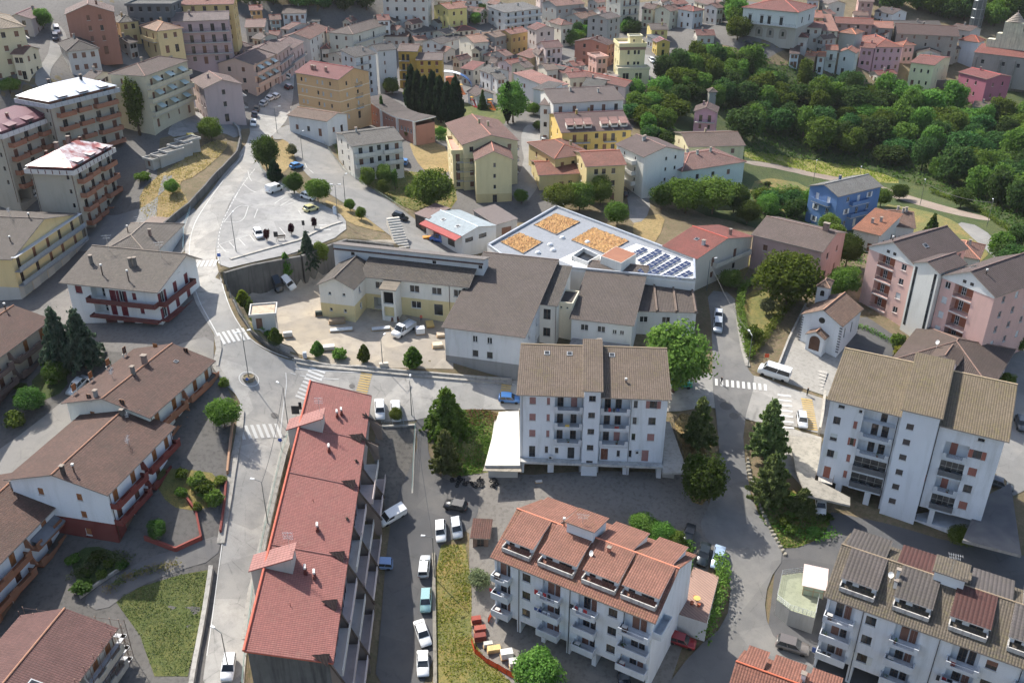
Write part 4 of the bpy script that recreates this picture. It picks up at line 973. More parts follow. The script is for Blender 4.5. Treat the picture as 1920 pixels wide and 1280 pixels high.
b = terraced_block('white terraced block with mossy grey roof and dark shed dormers, opposite the greenhouse terrace', 'grey dormer block', (1544, 1117), (2010, 1286), None, 14.6, 12.8, (134, 118, 98), (96, 86, 74), [(.03, .20), (.27, .44), (.51, .68), (.75, .92)], [(.0, .19), (.24, .42), (.56, .74), (.78, .97)], (.65, (122, 116, 62)), gd, [(-.02, .14), (.30, .43), (.545, .68), (.82, .97)], [.205, .72], (.405, .13, .0))
b.chimney(.26, .36, .4, .4, 1.2, (220, 220, 218)); b.chimney(.262, .27, .4, .4, .9, (210, 208, 204)); b.antenna(.47, .5, 4.2, .2); b.dish(.235, .30, 1.2); b.finish(); TERR2 = b
# roof terrace with greenhouse beside it
z0 = hit(1480, 1165).z
def wbox(name, pts, z, th, mats, label=None, cat=None, group=None, parent=None):
	"""slab outlined by pixels at an absolute height"""
	P = [tuple(atz(p[0], p[1], z)) for p in pts]
	ar = sum(P[i][0] * P[(i + 1) % len(P)][1] - P[(i + 1) % len(P)][0] * P[i][1] for i in range(len(P)))
	if ar < 0: P = P[::-1]
	c = Vector((sum(p[0] for p in P) / len(P), sum(p[1] for p in P) / len(P), z - th)); P = [(p[0] - c.x, p[1] - c.y, th) for p in P]
	m = MB(); m.slab(P, th, 0, 1 if len(mats) > 1 else 0); o = put(m, name, mats, parent, c)
	if label: tag(o, label, cat, group)
	return o, P
rt = mk('roof_terrace', None, None, hit(1480, 1165)); tag(rt, 'pale green roof terrace on a garage, with white railing and plant pots', 'terrace')
o, P = wbox('deck', [(1466, 1078), (1502, 1073), (1542, 1082), (1528, 1158), (1480, 1143), (1456, 1124)], z0 + 2.8, 3.4, [concrete((142, 146, 124), .4), plaster((160, 158, 152), .8)])
o.parent = rt; o.location = o.location - rt.location
m = MB()
for i in range(len(P)):
	a, c = Vector(P[i]), Vector(P[(i + 1) % len(P)])
	for k in range(7):
		q = a.lerp(c, k / 6); m.bar(q, q + Vector((0, 0, 1.0)), .03)
	for zz in (.35, .68, 1.0): m.bar(a + Vector((0, 0, zz)), c + Vector((0, 0, zz)), .03)
r_ = put(m, 'railing', [METAL((196, 200, 202))], rt); r_.location = o.location
gh = mk('greenhouse', None, None, atz(1524, 1108, z0 + 2.8), -.33); tag(gh, 'small glass greenhouse with white canopy on the pale green terrace', 'greenhouse')
m = MB()
for x in (-1.4, 0, 1.4):
	for y in (-1.2, 1.2): m.box(x - .05, x + .05, y - .05, y + .05, 0, 1.9)
for y in (-1.2, 1.2): m.box(-1.4, 1.4, y - .04, y + .04, 1.0, 1.06)
put(m, 'frame', [paint((150, 128, 96), .6)], gh)
m = MB(); m.box(-1.36, 1.36, -1.17, 1.17, .05, 1.88); put(m, 'pane', [paint((150, 160, 140), .2)], gh)
m = MB(); m.slab([(-1.7, -1.5, 1.95), (1.7, -1.5, 1.95), (1.7, 2.6, 2.5), (-1.7, 2.6, 2.5)], .08); put(m, 'canopy', [paint((206, 186, 178), .6)], gh)
# ---- part of a fourth block at the lower edge
b = Bd('terraced_block', 'orange tiled roofs of a block cut by the lower edge, beside the grey car', 'building', (1352, 1330), (1560, 1410), (1408, 1222), h=10.5, ov=.5, wall=(214, 216, 218))
b.roof('gx', 3.0, mat=tile((190, 116, 90), (140, 84, 66), .34, .42, .5, .2), c=(176, 96, 70)); b.chimney(.62, .62, .5, .5, 1.2, (224, 222, 216))
for f0, f1 in ((.02, .24), (.30, .62), (.68, .98)): shed_dormer(b, f0 * b.W, f1 * b.W, 1.3, b.h + 2.5, tile((188, 114, 88), (140, 84, 66), .34, .42, .5, .2), False)
b.finish()
# ------------------------------------------------------------------ the long red roofed block
def red_block():
	P1, P1r, P2, P2r = atz(582, 714, 30.5), atz(697, 742, 27.2), atz(457, 1220, 25.5), atz(625, 1243, 22.2)
	root = mk('terraced_apartment_row', None, None, (P2.x, P2.y, gz(P2.x, P2.y))); tag(root, 'long terraced block under a bright red sloping roof with slanted concrete fins', 'building')
	O = root.location; RT = tile((204, 118, 106), (172, 98, 88), .30, .34, .45, .8, (150, 112, 100)); RL = tile((214, 142, 130), (190, 120, 110), .5, .5, .2, .2)  # RL: paler tile for the stair heads, sun on that slope put into the colour
	N = 5; secs = []
	e = (P1 - P2); e.z = 0; e.normalize(); r = Vector((e.y, -e.x, 0))      # e runs away up the street, r to the right
	def lerp(a, b, f): return a + (b - a) * f
	cuts = [0, .30, .305, .60, .605, .80, .805, 1.0]; cuts = [0, .315, .58, .78, 1.0]
	wm = plaster((150, 136, 122), .8); pk = plaster((176, 150, 144), .6); cm = concrete((120, 104, 92), .5)
	for k in range(4):
		f0, f1 = cuts[k], cuts[k + 1]; dz = 0
		a, bq, c, d = lerp(P2, P1, f0), lerp(P2r, P1r, f0), lerp(P2r, P1r, f1), lerp(P2, P1, f1)
		zl = (a.z + d.z) / 2 + dz; zr = (bq.z + c.z) / 2 + dz; sl = .0
		q = [Vector((p.x, p.y, lerp(p.z, zz, sl))) - O for p, zz in ((a, zl), (bq, zr), (c, zr), (d, zl))]
		L = (d - a).length; Wd = (bq - a).length
		m = MB(); m.slab(q, .22, 0, 1, [(0, Wd), (0, 0), (L, 0), (L, Wd)]); ro = put(m, 'roof', [RT, paint((186, 96, 76), .7)], root)
		m = MB(); m.bar(q[0] + Vector((0, 0, .06)), q[3] + Vector((0, 0, .06)), .2, 0, 6); put(m, 'ridge_cap', [paint((190, 96, 74), .8)], ro)
		m = MB(); m.bar(q[3] + Vector((0, 0, .03)), q[2] + Vector((0, 0, .03)), .10, 0, 6); put(m, 'flashing', [paint((150, 104, 96), .7)], ro)
		# walls below
		ins = .35; A_, B_, C_, D_ = q[0] + r * ins, q[1] - r * .5, q[2] - r * .5, q[3] + r * ins
		if k == 0: A_ += e * .3; B_ += e * .3
		zb = gz(bq.x, bq.y) - O.z - 3; m = MB()
		for p, s_ in ((A_, B_), (B_, C_), (C_, D_), (D_, A_)):
			m.poly([(p.x, p.y, zb), (s_.x, s_.y, zb), (s_.x, s_.y, s_.z - .23), (p.x, p.y, p.z - .23)], 1 if (p is A_ and k == 0) else 0)
		wl = put(m, 'wall', [plaster((188, 172, 164), .7), concrete((104, 104, 102), .9, .4)], root)
		# stepped balconies and slanted fins on the right hand side
		zg = (gz(bq.x + 3, bq.y) + gz(c.x + 3, c.y)) / 2 - O.z; H = q[1].z - zg; fl = 3 if H > 8.5 else 2
		Ls = (C_ - B_).length; nb = max(2, int(Ls / 6.5))
		if k == 3: zg = max(zg, gz(c.x + 4, c.y) - O.z)
		for i in range(nb):
			s0, s1 = B_ + (C_ - B_) * (i / nb), B_ + (C_ - B_) * ((i + 1) / nb)
			out = [.55 + 1.0 * (fl - j) for j in range(fl + 1)]
			for j in range(fl):
				z = zg + 2.4 + j * 3.0
				if z > q[1].z - 2.2: continue
				d_ = .5 + .95 * (fl - j); m = MB()
				pa, pb = s0 + e * .25, s1 - e * .25
				def pt(p, o_, zz): return (p.x + r.x * o_, p.y + r.y * o_, zz)
				m.slab([pt(pa, 0, z), pt(pa, d_, z), pt(pb, d_, z), pt(pb, 0, z)], .2)
				m.slab([pt(pa, d_ - .1, z + .95), pt(pa, d_ + .02, z + .95), pt(pb, d_ + .02, z + .95), pt(pb, d_ - .1, z + .95)], .94)
				bo = put(m, 'balcony', [plaster(((214, 196, 190), (196, 178, 172), (206, 200, 190))[(i + j) % 3], .7)], root)
				for g in (.25, .6):
					w0 = pa.lerp(pb, g); w1 = pa.lerp(pb, g + .16); m = MB()
					m.poly([pt(w0, .03, z + .05), pt(w1, .03, z + .05), pt(w1, .03, z + 2.2), pt(w0, .03, z + 2.2)])
					m.bar(pt(w0, .05, z + .05), pt(w0, .05, z + 2.2), .04, 1); m.bar(pt(w1, .05, z + .05), pt(w1, .05, z + 2.2), .04, 1); m.bar(pt(w0, .05, z + 2.2), pt(w1, .05, z + 2.2), .04, 1)
					put(m, 'door', [glass_dark() if (i + j) % 2 else paint((112, 52, 46), .6), paint((96, 44, 38), .5)], root)
			# fin: a dark slanted beam over a tapering wall
			m = MB(); top = s0 + Vector((0, 0, 0)); zt = q[1].z + (q[2].z - q[1].z) * i / nb + .25; o1 = .6 + .95 * fl
			A0 = [pt2 for pt2 in ((0, zt), (o1, zg + 2.2), (o1, zg - .5), (o1 - .8, zg - .5), (0, zg + 5.0))]
			for sgn, th in ((-.09, 0), (.09, 1)):
				pl = [(s0.x + r.x * a_ + e.x * sgn, s0.y + r.y * a_ + e.y * sgn, z_) for a_, z_ in A0]; m.poly(pl if th else pl[::-1], 0)
			for u in range(5):
				v = (u + 1) % 5; a_, z_ = A0[u]; a2, z2 = A0[v]
				m.poly([(s0.x + r.x * a_ - e.x * .09, s0.y + r.y * a_ - e.y * .09, z_), (s0.x + r.x * a2 - e.x * .09, s0.y + r.y * a2 - e.y * .09, z2), (s0.x + r.x * a2 + e.x * .09, s0.y + r.y * a2 + e.y * .09, z2), (s0.x + r.x * a_ + e.x * .09, s0.y + r.y * a_ + e.y * .09, z_)], 0)
			put(m, 'fin', [plaster((132, 114, 102), .9)], root)
			m = MB(); m.bar((s0.x - r.x * .5, s0.y - r.y * .5, zt + .45), (s0.x + r.x * (o1 + .1), s0.y + r.y * (o1 + .1), zg + 2.5), .20); put(m, 'beam', [concrete((84, 70, 60), .4)], root)
			if i == 0 or (k == 0 and i == 1):
				# small peaked gablet where the beam leaves the eave
				m = MB(); c0 = s0 - r * .1; pk_ = [(c0.x - e.x * 1.0, c0.y - e.y * 1.0, zt - .1), (c0.x + e.x * 1.0, c0.y + e.y * 1.0, zt - .1), (c0.x + r.x * .2, c0.y + r.y * .2, zt + 1.15), (c0.x - r.x * 2.0, c0.y - r.y * 2.0, zt + .95)]
				m.poly([pk_[0], pk_[2], pk_[3]]); m.poly([pk_[1], pk_[3], pk_[2]]); m.poly([pk_[0], pk_[1], pk_[2]]); m.poly([pk_[0], pk_[3], pk_[1]]); put(m, 'gablet', [tile((104, 74, 64), (84, 60, 52), .4, .4)], root)
	# two stair heads rising from the street eave
	for px, py, qx, qy in ((563, 800, 610, 778), (487, 1075, 558, 1015)):
		c = None; f = (py - 1220) / (714 - 1220); f = {800: .80, 1075: .265}[py]
		p = lerp(P2, P1, f) - O; m = MB(); w2 = 1.65; z = p.z
		out = p - r * 2.1; inn = p + r * 3.9
		def v(b_, s_, zz): return (b_.x + e.x * s_, b_.y + e.y * s_, zz)
		m.slab([v(out, -w2, z - .5), v(inn, -w2, z + 1.5), v(inn, w2, z + 1.5), v(out, w2, z - .5)], .16, 0, 1, [(0, 0), (0, 6), (3.4, 6), (3.4, 0)])
		st = mk('stair_head', None, root); put(m, 'tower_roof', [RL, paint((150, 86, 78), .7)], st)
		m = MB(); i2 = inn - r * .3; o2 = out + r * .3; k_ = w2 * .88
		m.poly([v(i2, -k_, z - 2), v(i2, k_, z - 2), v(i2, k_, z + 1.25), v(i2, -k_, z + 1.25)])
		for s_ in (-1, 1): m.poly([v(o2, s_ * k_, z - 9), v(p, s_ * k_, z - 9), v(p, s_ * k_, z - 2), v(i2, s_ * k_, z - 2), v(i2, s_ * k_, z + 1.25), v(o2, s_ * k_, z - .58)])
		m.poly([v(o2, -k_, z - 9), v(o2, k_, z - 9), v(o2, k_, z - .58), v(o2, -k_, z - .58)]); put(m, 'tower_wall', [plaster((190, 182, 172), .8)], st)
		# masts
		m = MB(); q = inn - r * .8 + e * .6; b0 = Vector((q.x, q.y, z + 1.4)); m.bar(b0, b0 + Vector((0, 0, 2.6)), .03)
		for zz in (2.5, 2.0, 1.6):
			m.bar(b0 + Vector((-.7, .1, zz)), b0 + Vector((.7, -.1, zz)), .02)
			for i in range(-3, 4): m.bar(b0 + Vector((i * .2, -.25, zz)), b0 + Vector((i * .2, .25, zz)), .014)
		put(m, 'antenna', [METAL((206, 206, 206))], root)
	for f, g in ((.875, .58), (.70, .50), (.86, .52), (.235, .62), (.39, .55), (.245, .50)):
		p = lerp(lerp(P2, P1, f), lerp(P2r, P1r, f), g) - O; m = MB(); m.box(-.22, .22, -.4, .4, -.5, .55, 0)
		for i in (-.25, .05, .3): m.bar((0, i, .552), (0, i, .95), .1, 0, 8); m.bar((0, i, .95), (0, i, 1.2), .19, 1, 8, .17)
		put(m, 'chimney', [paint((110, 54, 46), .8), paint((214, 208, 202), .6)], root, p, .2)
	for f, g in ((.49, .42), (.14, .40)):
		p = lerp(lerp(P2, P1, f), lerp(P2r, P1r, f), g) - O; m = MB(); m.bar((0, 0, -.1), (0, 0, .5), .05, 0, 6); put(m, 'flue', [paint((120, 60, 52), .7)], root, p)
	return root
red_block()
# ------------------------------------------------------------------ houses of the left hand estate
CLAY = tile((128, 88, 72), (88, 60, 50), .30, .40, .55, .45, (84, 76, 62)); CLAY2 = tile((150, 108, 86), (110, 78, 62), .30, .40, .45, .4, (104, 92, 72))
def stepped_parapet(b, side, a0, a1, z, c, d=1.3):
	"""masonry balcony whose parapet steps up and down"""
	o = b.bal(side, a0, a1, z, d, 'solid', c, c, .75); w = a1 - a0
	for f0, f1 in ((.0, .12), (.40, .58), (.88, 1.0)): m = MB(); m.box(f0 * w, f1 * w, -d - .05, -d + .14, .755, 1.15); put(m, 'parapet_block', [plaster(c, .9)], o)
	return o
def terrace_house(label, A, B, C, D, h, wall, trim, rise=2.1, fins=True, rf=.5, basement=True, mat=CLAY, short='', near=True):
	b = Bd('terraced_house', label, 'house', A, B, C, D, h=h, ov=.6, wall=wall, bands=[(h - 5.6, trim)] if basement else None, near=near); b.short = short
	b.shc = (150, 96, 54); b.fc = (140, 88, 50); W = b.W
	b.roof('gx', rise, mat=mat, c=(128, 88, 72), rf=rf, capc=(176, 130, 104))
	for z, q in ((h - 2.75, 0), (h - 5.6, 1)):
		for f in (.10, .36, .70, .90):
			b.win('f', f * W, z + .05, 1.15, 2.1, 'persc', shc=(150, 96, 54) if q == 0 else (96, 60, 44), name='door')
		stepped_parapet(b, 'f', .1, W * .46, z, trim); stepped_parapet(b, 'f', W * .52, W - .1, z, trim)
		m = MB(); zz = z + 2.4; m.poly([(0, -1.2, .9), (0, 0, .9), (0, 0, 2.35), (0, -.5, 2.35)]); m.poly([(.2, -1.2, .9), (.2, -.5, 2.35), (.2, 0, 2.35), (.2, 0, .9)]); m.poly([(0, -1.2, .9), (0, -.5, 2.35), (.2, -.5, 2.35), (.2, -1.2, .9)])
		put(m, 'dividing_fin', [plaster(trim, .8)], b.root, (W * .49 - .1, 0, z))
	for f in (.2, .7): b.win('f', f * W, 0.0, 2.4, max(1.2, h - 5.6 - .4), 'garage', shc=(110, 84, 66))
	b.grid('l', (.3, .7), [0, 1, 2], .9, 1.2, .9, ('persc', 'open')); b.grid('r', (.3, .7), [0, 1, 2], .9, 1.2, .9, ('persc', 'open')); b.grid('b', (.15, .4, .65, .88), [0, 1, 2], .9, 1.2, .9, ('persc', 'open'))
	for f in (.02, .98): b.downpipe('f', f * W)
	return b
b = terrace_house('cream terraced house with orange stepped balconies next to the roundabout', (281, 784), (405, 676), (258, 648), None, 6.2, (222, 220, 204), (170, 104, 68), 2.2, short='orange balcony house')
b.chimney(.62, .52, .6, .8, 1.3, (140, 116, 104)); b.chimney(.42, .5, .5, .5, 1.1, (120, 116, 110)); b.chimney(.02, .62, .5, .5, .9, (150, 148, 142)); b.skylight(.80, .28, .7, .6); b.antenna(.36, .72, 1.8); b.finish()
b = terrace_house('white terraced house with dark red stepped balconies beside the garden lane', (202, 929), (330, 799), (45, 866), None, 9.2, (226, 228, 230), (128, 48, 40), 2.2, short='red balcony house')
b.chimney(.02, .42, .45, .45, 1.2, (80, 66, 60)); b.pipe_(.08, .36, 1.2); b.chimney(.94, .46, .7, .5, .8, (110, 104, 96)); b.antenna(.60, .18, 1.3); b.dish(.985, .3); b.antenna(.93, .4, 1.0); b.finish()
b = terrace_house('white terraced house with weathered orange balconies cut by the left edge', (-51, 1109), (139, 916), None, 15.5, 9.0, (220, 222, 224), (150, 92, 60), 2.2, short='house at the left edge')
b.chimney(.86, .44, .5, .5, 1.0, (150, 146, 140)); b.pipe_(.55, .35, 1.3); b.skylight(.94, .3, .5, .5); b.awning('f', b.W * .70, 7.6, 6.5, 1.6, .7, (120, 122, 128)); b.finish()
b = terrace_house('dark terraced house with pink walls and grey balconies in shade at the left edge', (-70, 722), (98, 598), (24, 560), 14.0, 9.2, (196, 176, 150), (118, 92, 84), 2.2, short='shaded house', mat=tile((118, 78, 64), (84, 56, 46), .30, .40, .5, .3))
b.pipe_(.93, .5, 1.2); b.finish()
b = terrace_house('terraced house under repair with scaffolding and a roof window at the lower left', (88, 1360), (222, 1177), (62, 1125), None, 8.2, (196, 188, 172), (178, 170, 156), 2.3, mat=tile((142, 92, 84), (104, 64, 60), .30, .40, .4, .1), short='house under repair')
b.skylight(.24, .26, 1.3, 1.5); SCAF = b; b.finish()
# scaffolding round it
def scaffold(b, label):
	s_ = mk('scaffolding', None, None, b.org, b.rz); tag(s_, label, 'scaffolding')
	m = MB(); W, D, h = b.W, b.D, b.h
	runs = [((-.5, -1.2), (W + 1.2, -1.2)), ((W + 1.2, -1.2), (W + 1.2, D + .5))]
	for (x0, y0), (x1, y1) in runs:
		n = int(math.hypot(x1 - x0, y1 - y0) / 1.8)
		for i in range(n + 1):
			x, y = x0 + (x1 - x0) * i / n, y0 + (y1 - y0) * i / n; ix, iy = (0, .8) if y0 == y1 else (-.8, 0)
			for q in ((x, y), (x + ix, y + iy)): m.bar((q[0], q[1], -1.5), (q[0], q[1], h + .9), .035, 0, 5)
			for zz in (.6, 2.6, 4.6, 6.6): m.bar((x, y, zz), (x + ix, y + iy, zz), .03, 0, 4)
			if i < n:
				X2, Y2 = x0 + (x1 - x0) * (i + 1) / n, y0 + (y1 - y0) * (i + 1) / n
				for zz in (2.6, 3.6, 4.6, 5.6, 6.6, 7.6, h + .7): m.bar((x, y, zz), (X2, Y2, zz), .03, 0, 4)
				if i % 2 == 0: m.bar((x, y, .6), (X2, Y2, 2.6), .03, 0, 4); m.bar((x, y, 4.6), (X2, Y2, 6.6), .03, 0, 4)
				for zz in (2.6, 4.6, 6.6):
					pl = MB()
					if y0 == y1: pl.box(min(x, X2) + .03, max(x, X2) - .03, y + .1, y + .7, zz + .04, zz + .09)
					else: pl.box(x - .7, x - .1, min(y, Y2) + .03, max(y, Y2) - .03, zz + .04, zz + .09)
					put(pl, 'deck', [paint((150, 152, 156), .6, .3)], s_)
	put(m, 'tube', [METAL((128, 104, 92))], s_)
scaffold(SCAF, 'rusty tube scaffolding with grey decks round the house under repair')
# ---- white house with dark red shutters
b = Bd('house', 'white three storey house with maroon shutters and wraparound balconies by the bend', 'house', (110, 530), (296, 549), (430, 425), 15.5, h=8.9, ov=.9, wall=(226, 225, 220)); b.short = 'maroon shutter house'
MAR = (112, 36, 46); b.fc = (206, 204, 200); b.shc = MAR; W, D = b.W, b.D
b.roof('gx', 2.9, mat=tile((124, 112, 100), (92, 82, 74), .3, .42, .5, .5, (140, 132, 112)), c=(124, 112, 100), rf=.70)
b.win('f', .12 * W, 6.7, 1.4, 1.5, 'persc'); b.hole('f', .26 * W, .42 * W, 5.85, 8.3, 1.4); b.inwin('f', .36 * W, 5.9, 1.4, 1.1, 2.1, 'door')
b.win('f', .50 * W, 5.9, 1.3, 2.15, 'persc', name='door'); b.win('f', .60 * W, 5.9, 1.0, 2.15, 'pers', name='door'); b.win('f', .74 * W, 6.5, .8, 1.4, 'persc')
b.hole('f', .26 * W, .42 * W, 2.95, 5.5, 1.4); b.inwin('f', .36 * W, 3.0, 1.4, 1.1, 2.1, 'door'); b.win('f', .48 * W, 3.0, 1.2, 2.15, 'persc', name='door'); b.win('f', .60 * W, 3.0, 1.3, 2.15, 'persc', name='door'); b.win('f', .80 * W, 3.9, .8, 1.1, 'persc')
for f in (.42, .62, .84): b.win('f', f * W, 0.2, 2.4, 2.2, 'garage', shc=(84, 30, 30))
for z in (5.9, 3.0):
	for f in (.10, .42, .7): b.win('r', f * D, z, 1.25, 2.15, 'persc' if f != .10 else 'pers', name='door')
b.win('r', .5 * D, 0.3, 2.6, 2.2, 'garage', shc=(150, 150, 148)); b.grid('l', (.3, .6), [1, 2], 1.1, 1.4, .9, 'persc'); b.win('r', .55 * D, 9.1, .7, .7, 'persc')
for z in (5.85, 2.95):
	b.bal('f', .24 * W, W + 1.3, z, 1.4, 'solid', (132, 70, 62), (112, 52, 46), .8 if z > 5 else .25); b.bal('r', .003, .78 * D, z, 1.3, 'solid', (132, 70, 62), (112, 52, 46), .8 if z > 5 else .25)
for fx, fy in ((.34, .16), (.66, .10)): b.pipe_(fx, fy, 1.9)
for fx, fy in ((.12, .36), (.56, .38), (.60, .40)): b.chimney(fx, fy, .5, .5, 1.4, (118, 110, 102))
for fx, fy in ((.80, .62), (.18, .66)): b.antenna(fx, fy, 3.0)
b.finish()
b = Bd('outbuilding', 'low ribbed tile roof wing tucked behind the maroon shutter house', 'house', (172, 482), (282, 484), (222, 418), h=6.0, ov=.4, wall=(206, 204, 198)); b.roof('hip', 2.4, mat=tile((134, 122, 110), (98, 88, 80), .42, .6, .4, .5), c=(134, 122, 110)); b.pipe_(.3, .5, 1.4); b.antenna(.55, .5, 3.0); b.chimney(.75, .45, .5, .5, 1.2); b.finish()
b = Bd('shed', 'small shed with a pale pink roof on the straw bank', 'shed', (252, 430), (297, 434), (275, 408), h=2.4, ov=.2, wall=(200, 184, 170)); b.roof('mx', .5, mat=tile((186, 160, 142), (160, 136, 122), .25, .6, .2, .1)); b.win('f', b.W / 2, .1, 1.2, 2.0, 'garage'); b.finish()
# ---- yellow gabled house
b = Bd('apartment_house', 'yellow gabled apartment house with long grey balconies at the left edge', 'building', (22, 487), (152, 400), None, 24.0, h=8.8, ov=.5, wall=(224, 194, 128), bands=[(2.6, (190, 186, 176))]); b.short = 'yellow gabled house'
b.shc = (132, 84, 58); b.fc = (112, 76, 54); W = b.W
b.roof('gy', 3.6, mat=tile((116, 104, 94), (86, 76, 70), .32, .42, .5, .4), c=(116, 104, 94))
for z in (3.0, 6.0):
	for f in (.08, .30, .50, .68, .88): b.win('f', f * W, z, 1.1, 2.2, b.rnd.choice(('persc', 'door', 'persc')), name='door')
	b.bal('f', .05, W - .05, z, 1.3, 'glass', (150, 150, 150), (140, 150, 158), .95)
b.win('f', .36 * W, 9.0, 1.5, 1.5, 'open'); b.win('f', .62 * W, 9.0, 1.5, 1.5, 'open'); b.stripe('f', 8.9, .12, (200, 202, 204), 0, W, 1.0, 'terrace_slab')
for f in (.12, .34, .56, .80): b.win('f', f * W, .1, 3.0, 2.3, 'garage', shc=(170, 172, 168))
for f in (.2, .5): b.pipe_(f, .12, .9); b.antenna(f, .3, 2.0)
b.chimney(.30, .45, .5, .5, 1.2, (206, 204, 200)); b.finish()
# ------------------------------------------------------------------ tall blocks up the slope with parapet bands
def parapet_block(label, A, B, C, h, metal, band, wall=(178, 168, 148), balc=(166, 104, 74), rise=3.2, D=None):
	b = Bd('apartment_block', label, 'building', A, B, C, D, h=h, ov=.9, wall=wall, near=False); W, D = b.W, b.D
	b.fc = (84, 58, 44); b.shc = (104, 62, 46); fl = int(h / 3.0); F = h / fl
	m = MB(); o = .9
	for (x0, x1, y0, y1) in ((-o, W + o, -o, -o + .15), (-o, W + o, D + o - .15, D + o), (-o, -o + .15, -o + .15, D + o - .15), (W + o - .15, W + o, -o + .15, D + o - .15)): m.box(x0, x1, y0, y1, h - .9, h + .15, 0)
	m.box(-o + .15, W + o - .15, -o + .15, D + o - .15, h - .9, h - .75, 1)
	put(m, 'parapet', [plaster(band[0], .5), CONC()], b.root)
	n = int((W + 1.8) / 1.6)
	pm = plaster(band[1], .4); dn = int((D + 1.8) / 1.6)
	for i in range(1, n): x = -o + (W + 2 * o) * i / n; b.box('parapet_pier', x - .1, x + .1, -o - .03, -o - .003, h - .75, h + .1, pm)
	for i in range(1, dn): y = -o + (D + 2 * o) * i / dn; b.box('parapet_pier', W + o + .003, W + o + .03, y - .1, y + .1, h - .75, h + .1, pm)
	# mansard: steep skirt then shallow hipped top
	t = 1.0; q0 = [(-.2, -.2), (W + .2, -.2), (W + .2, D + .2), (-.2, D + .2)]; q1 = [(1.5, 1.5), (W - 1.5, 1.5), (W - 1.5, D - 1.5), (1.5, D - 1.5)]; z0_, z1_, z2_ = h - .3, h + .75, h + 1.75
	m = MB()
	for i in range(4):
		j = (i + 1) % 4; a, c, d, e_ = q0[i], q0[j], q1[j], q1[i]
		m.poly([(a[0], a[1], z0_), (c[0], c[1], z0_), (c[0], c[1], z1_), (a[0], a[1], z1_)], 1)
		m.poly([(a[0] - (.4 if i in (0, 3) else -.4) * 1, a[1] - (.4 if i in (0, 1) else -.4), z1_), (c[0] + (.4 if j in (1, 2) else -.4), c[1] - (.4 if j in (0, 1) else -.4), z1_), (d[0], d[1], z2_), (e_[0], e_[1], z2_)], 0, [(0, 0), (10, 0), (9, 2.5), (1, 2.5)])
	yr = D / 2; xr = W / 2
	if W > D: p, q = (q1[0][0] + D * .3, yr, h + rise), (q1[1][0] - D * .3, yr, h + rise); fs = [(0, 1, q, p), (1, 2, q), (2, 3, p, q), (3, 0, p)]
	else: p, q = (xr, q1[0][1] + W * .3, h + rise), (xr, q1[2][1] - W * .3, h + rise); fs = [(0, 1, p), (1, 2, q, p), (2, 3, q), (3, 0, p, q)]
	for f in fs: m.poly([(q1[k][0], q1[k][1], z2_) if isinstance(k, int) else k for k in f], 0)
	b.rt = ('hip', rise, .5, None)
	b.roofo = put(m, 'roof', [metal, paint(band[2], .6)], b.root)
	# dormer boxes along the right hand side
	for f in (.2, .52, .84):
		y = f * D; m = MB(); m.box(W - 1.6, W + .3, y - 1.1, y + 1.1, h - .2, h + 1.25, 1); m.slab([(W - 2.8, y - 1.4, h + 2.0), (W + .55, y - 1.4, h + 1.27), (W + .55, y + 1.4, h + 1.27), (W - 2.8, y + 1.4, h + 2.0)], .1, 0, 0); m.poly([(W + .31, y - .5, h), (W + .31, y + .5, h), (W + .31, y + .5, h + 1.1), (W + .31, y - .5, h + 1.1)], 2)
		put(m, 'dormer', [metal, plaster(band[2], .5), glass_dark()], b.root)
	for k in range(1, fl):
		z = k * F
		for i, f in enumerate((.16, .42, .68, .90)):
			b.win('r', f * D, z + .02, 1.3, 2.15, b.rnd.choice(('door', 'persc', 'door')))
		b.bal('r', .06 * D, .30 * D, z, 1.5, 'solid', balc, balc, .9); b.bal('r', .36 * D, .56 * D, z, 1.0, 'solid', balc, balc, .9); b.bal('r', .62 * D, .97 * D, z, 1.5, 'solid', balc, balc, .9)
		b.grid('f', (.86,), [k], .6, 1.0, 1.0, ('open',)); b.grid('l', (.15, .4, .65, .88), [k], 1.1, 1.4, .9, ('open', 'persc')); b.grid('b', (.3, .7), [k], 1, 1.3)
	n = 4
	for i in range(n): b.hole('r', D * i / n + .4, D * (i + 1) / n - .4, -.5, F - .45, 3.0, back=plaster((150, 144, 132)))
	for f in (.03, .97): b.downpipe('f', f * W, (92, 60, 48))
	return b
RUST = bpy.data.materials.new('weathered_sheet'); RUST.use_nodes = True
t_ = RUST.node_tree; b_ = t_.nodes['Principled BSDF']; P_ = gpos(t_)
x_ = mixc(t_, ramp(t_, noise(t_, P_, .22, 4, .6), .44, .58), (.62, .60, .60, 1), lin((140, 62, 58))); x_ = mixc(t_, math_(t_, 'MULTIPLY', ramp(t_, noise(t_, P_, 1.6, 3), .45, .7), .5), x_, lin((168, 120, 112)))
t_.links.new(x_, b_.inputs['Base Color']); b_.inputs['Roughness'].default_value = .45; b_.inputs['Metallic'].default_value = .35
b = parapet_block('beige block with a weathered red and white metal mansard roof above terracotta balconies', (44, 318), (138, 322), (250, 268), 16.0, RUST, ((206, 200, 194), (112, 44, 44), (96, 36, 38)), D=18.0)
b.chimney(.30, .42, .7, .7, 1.6, (120, 92, 84)); b.chimney(.40, .62, .7, .7, 1.6, (120, 92, 84)); b.chimney(.15, .3, .4, .4, 1.0, (110, 50, 46)); b.chimney(.5, .8, .4, .4, 1.0, (110, 50, 46)); b.finish()
b = parapet_block('beige block with a bright white sheet metal roof and brown attic', (26, 186), (92, 198), (215, 148), 16.0, paint((226, 230, 234), .3, .25), ((176, 182, 186), (150, 156, 160), (122, 78, 58)), D=20.0)
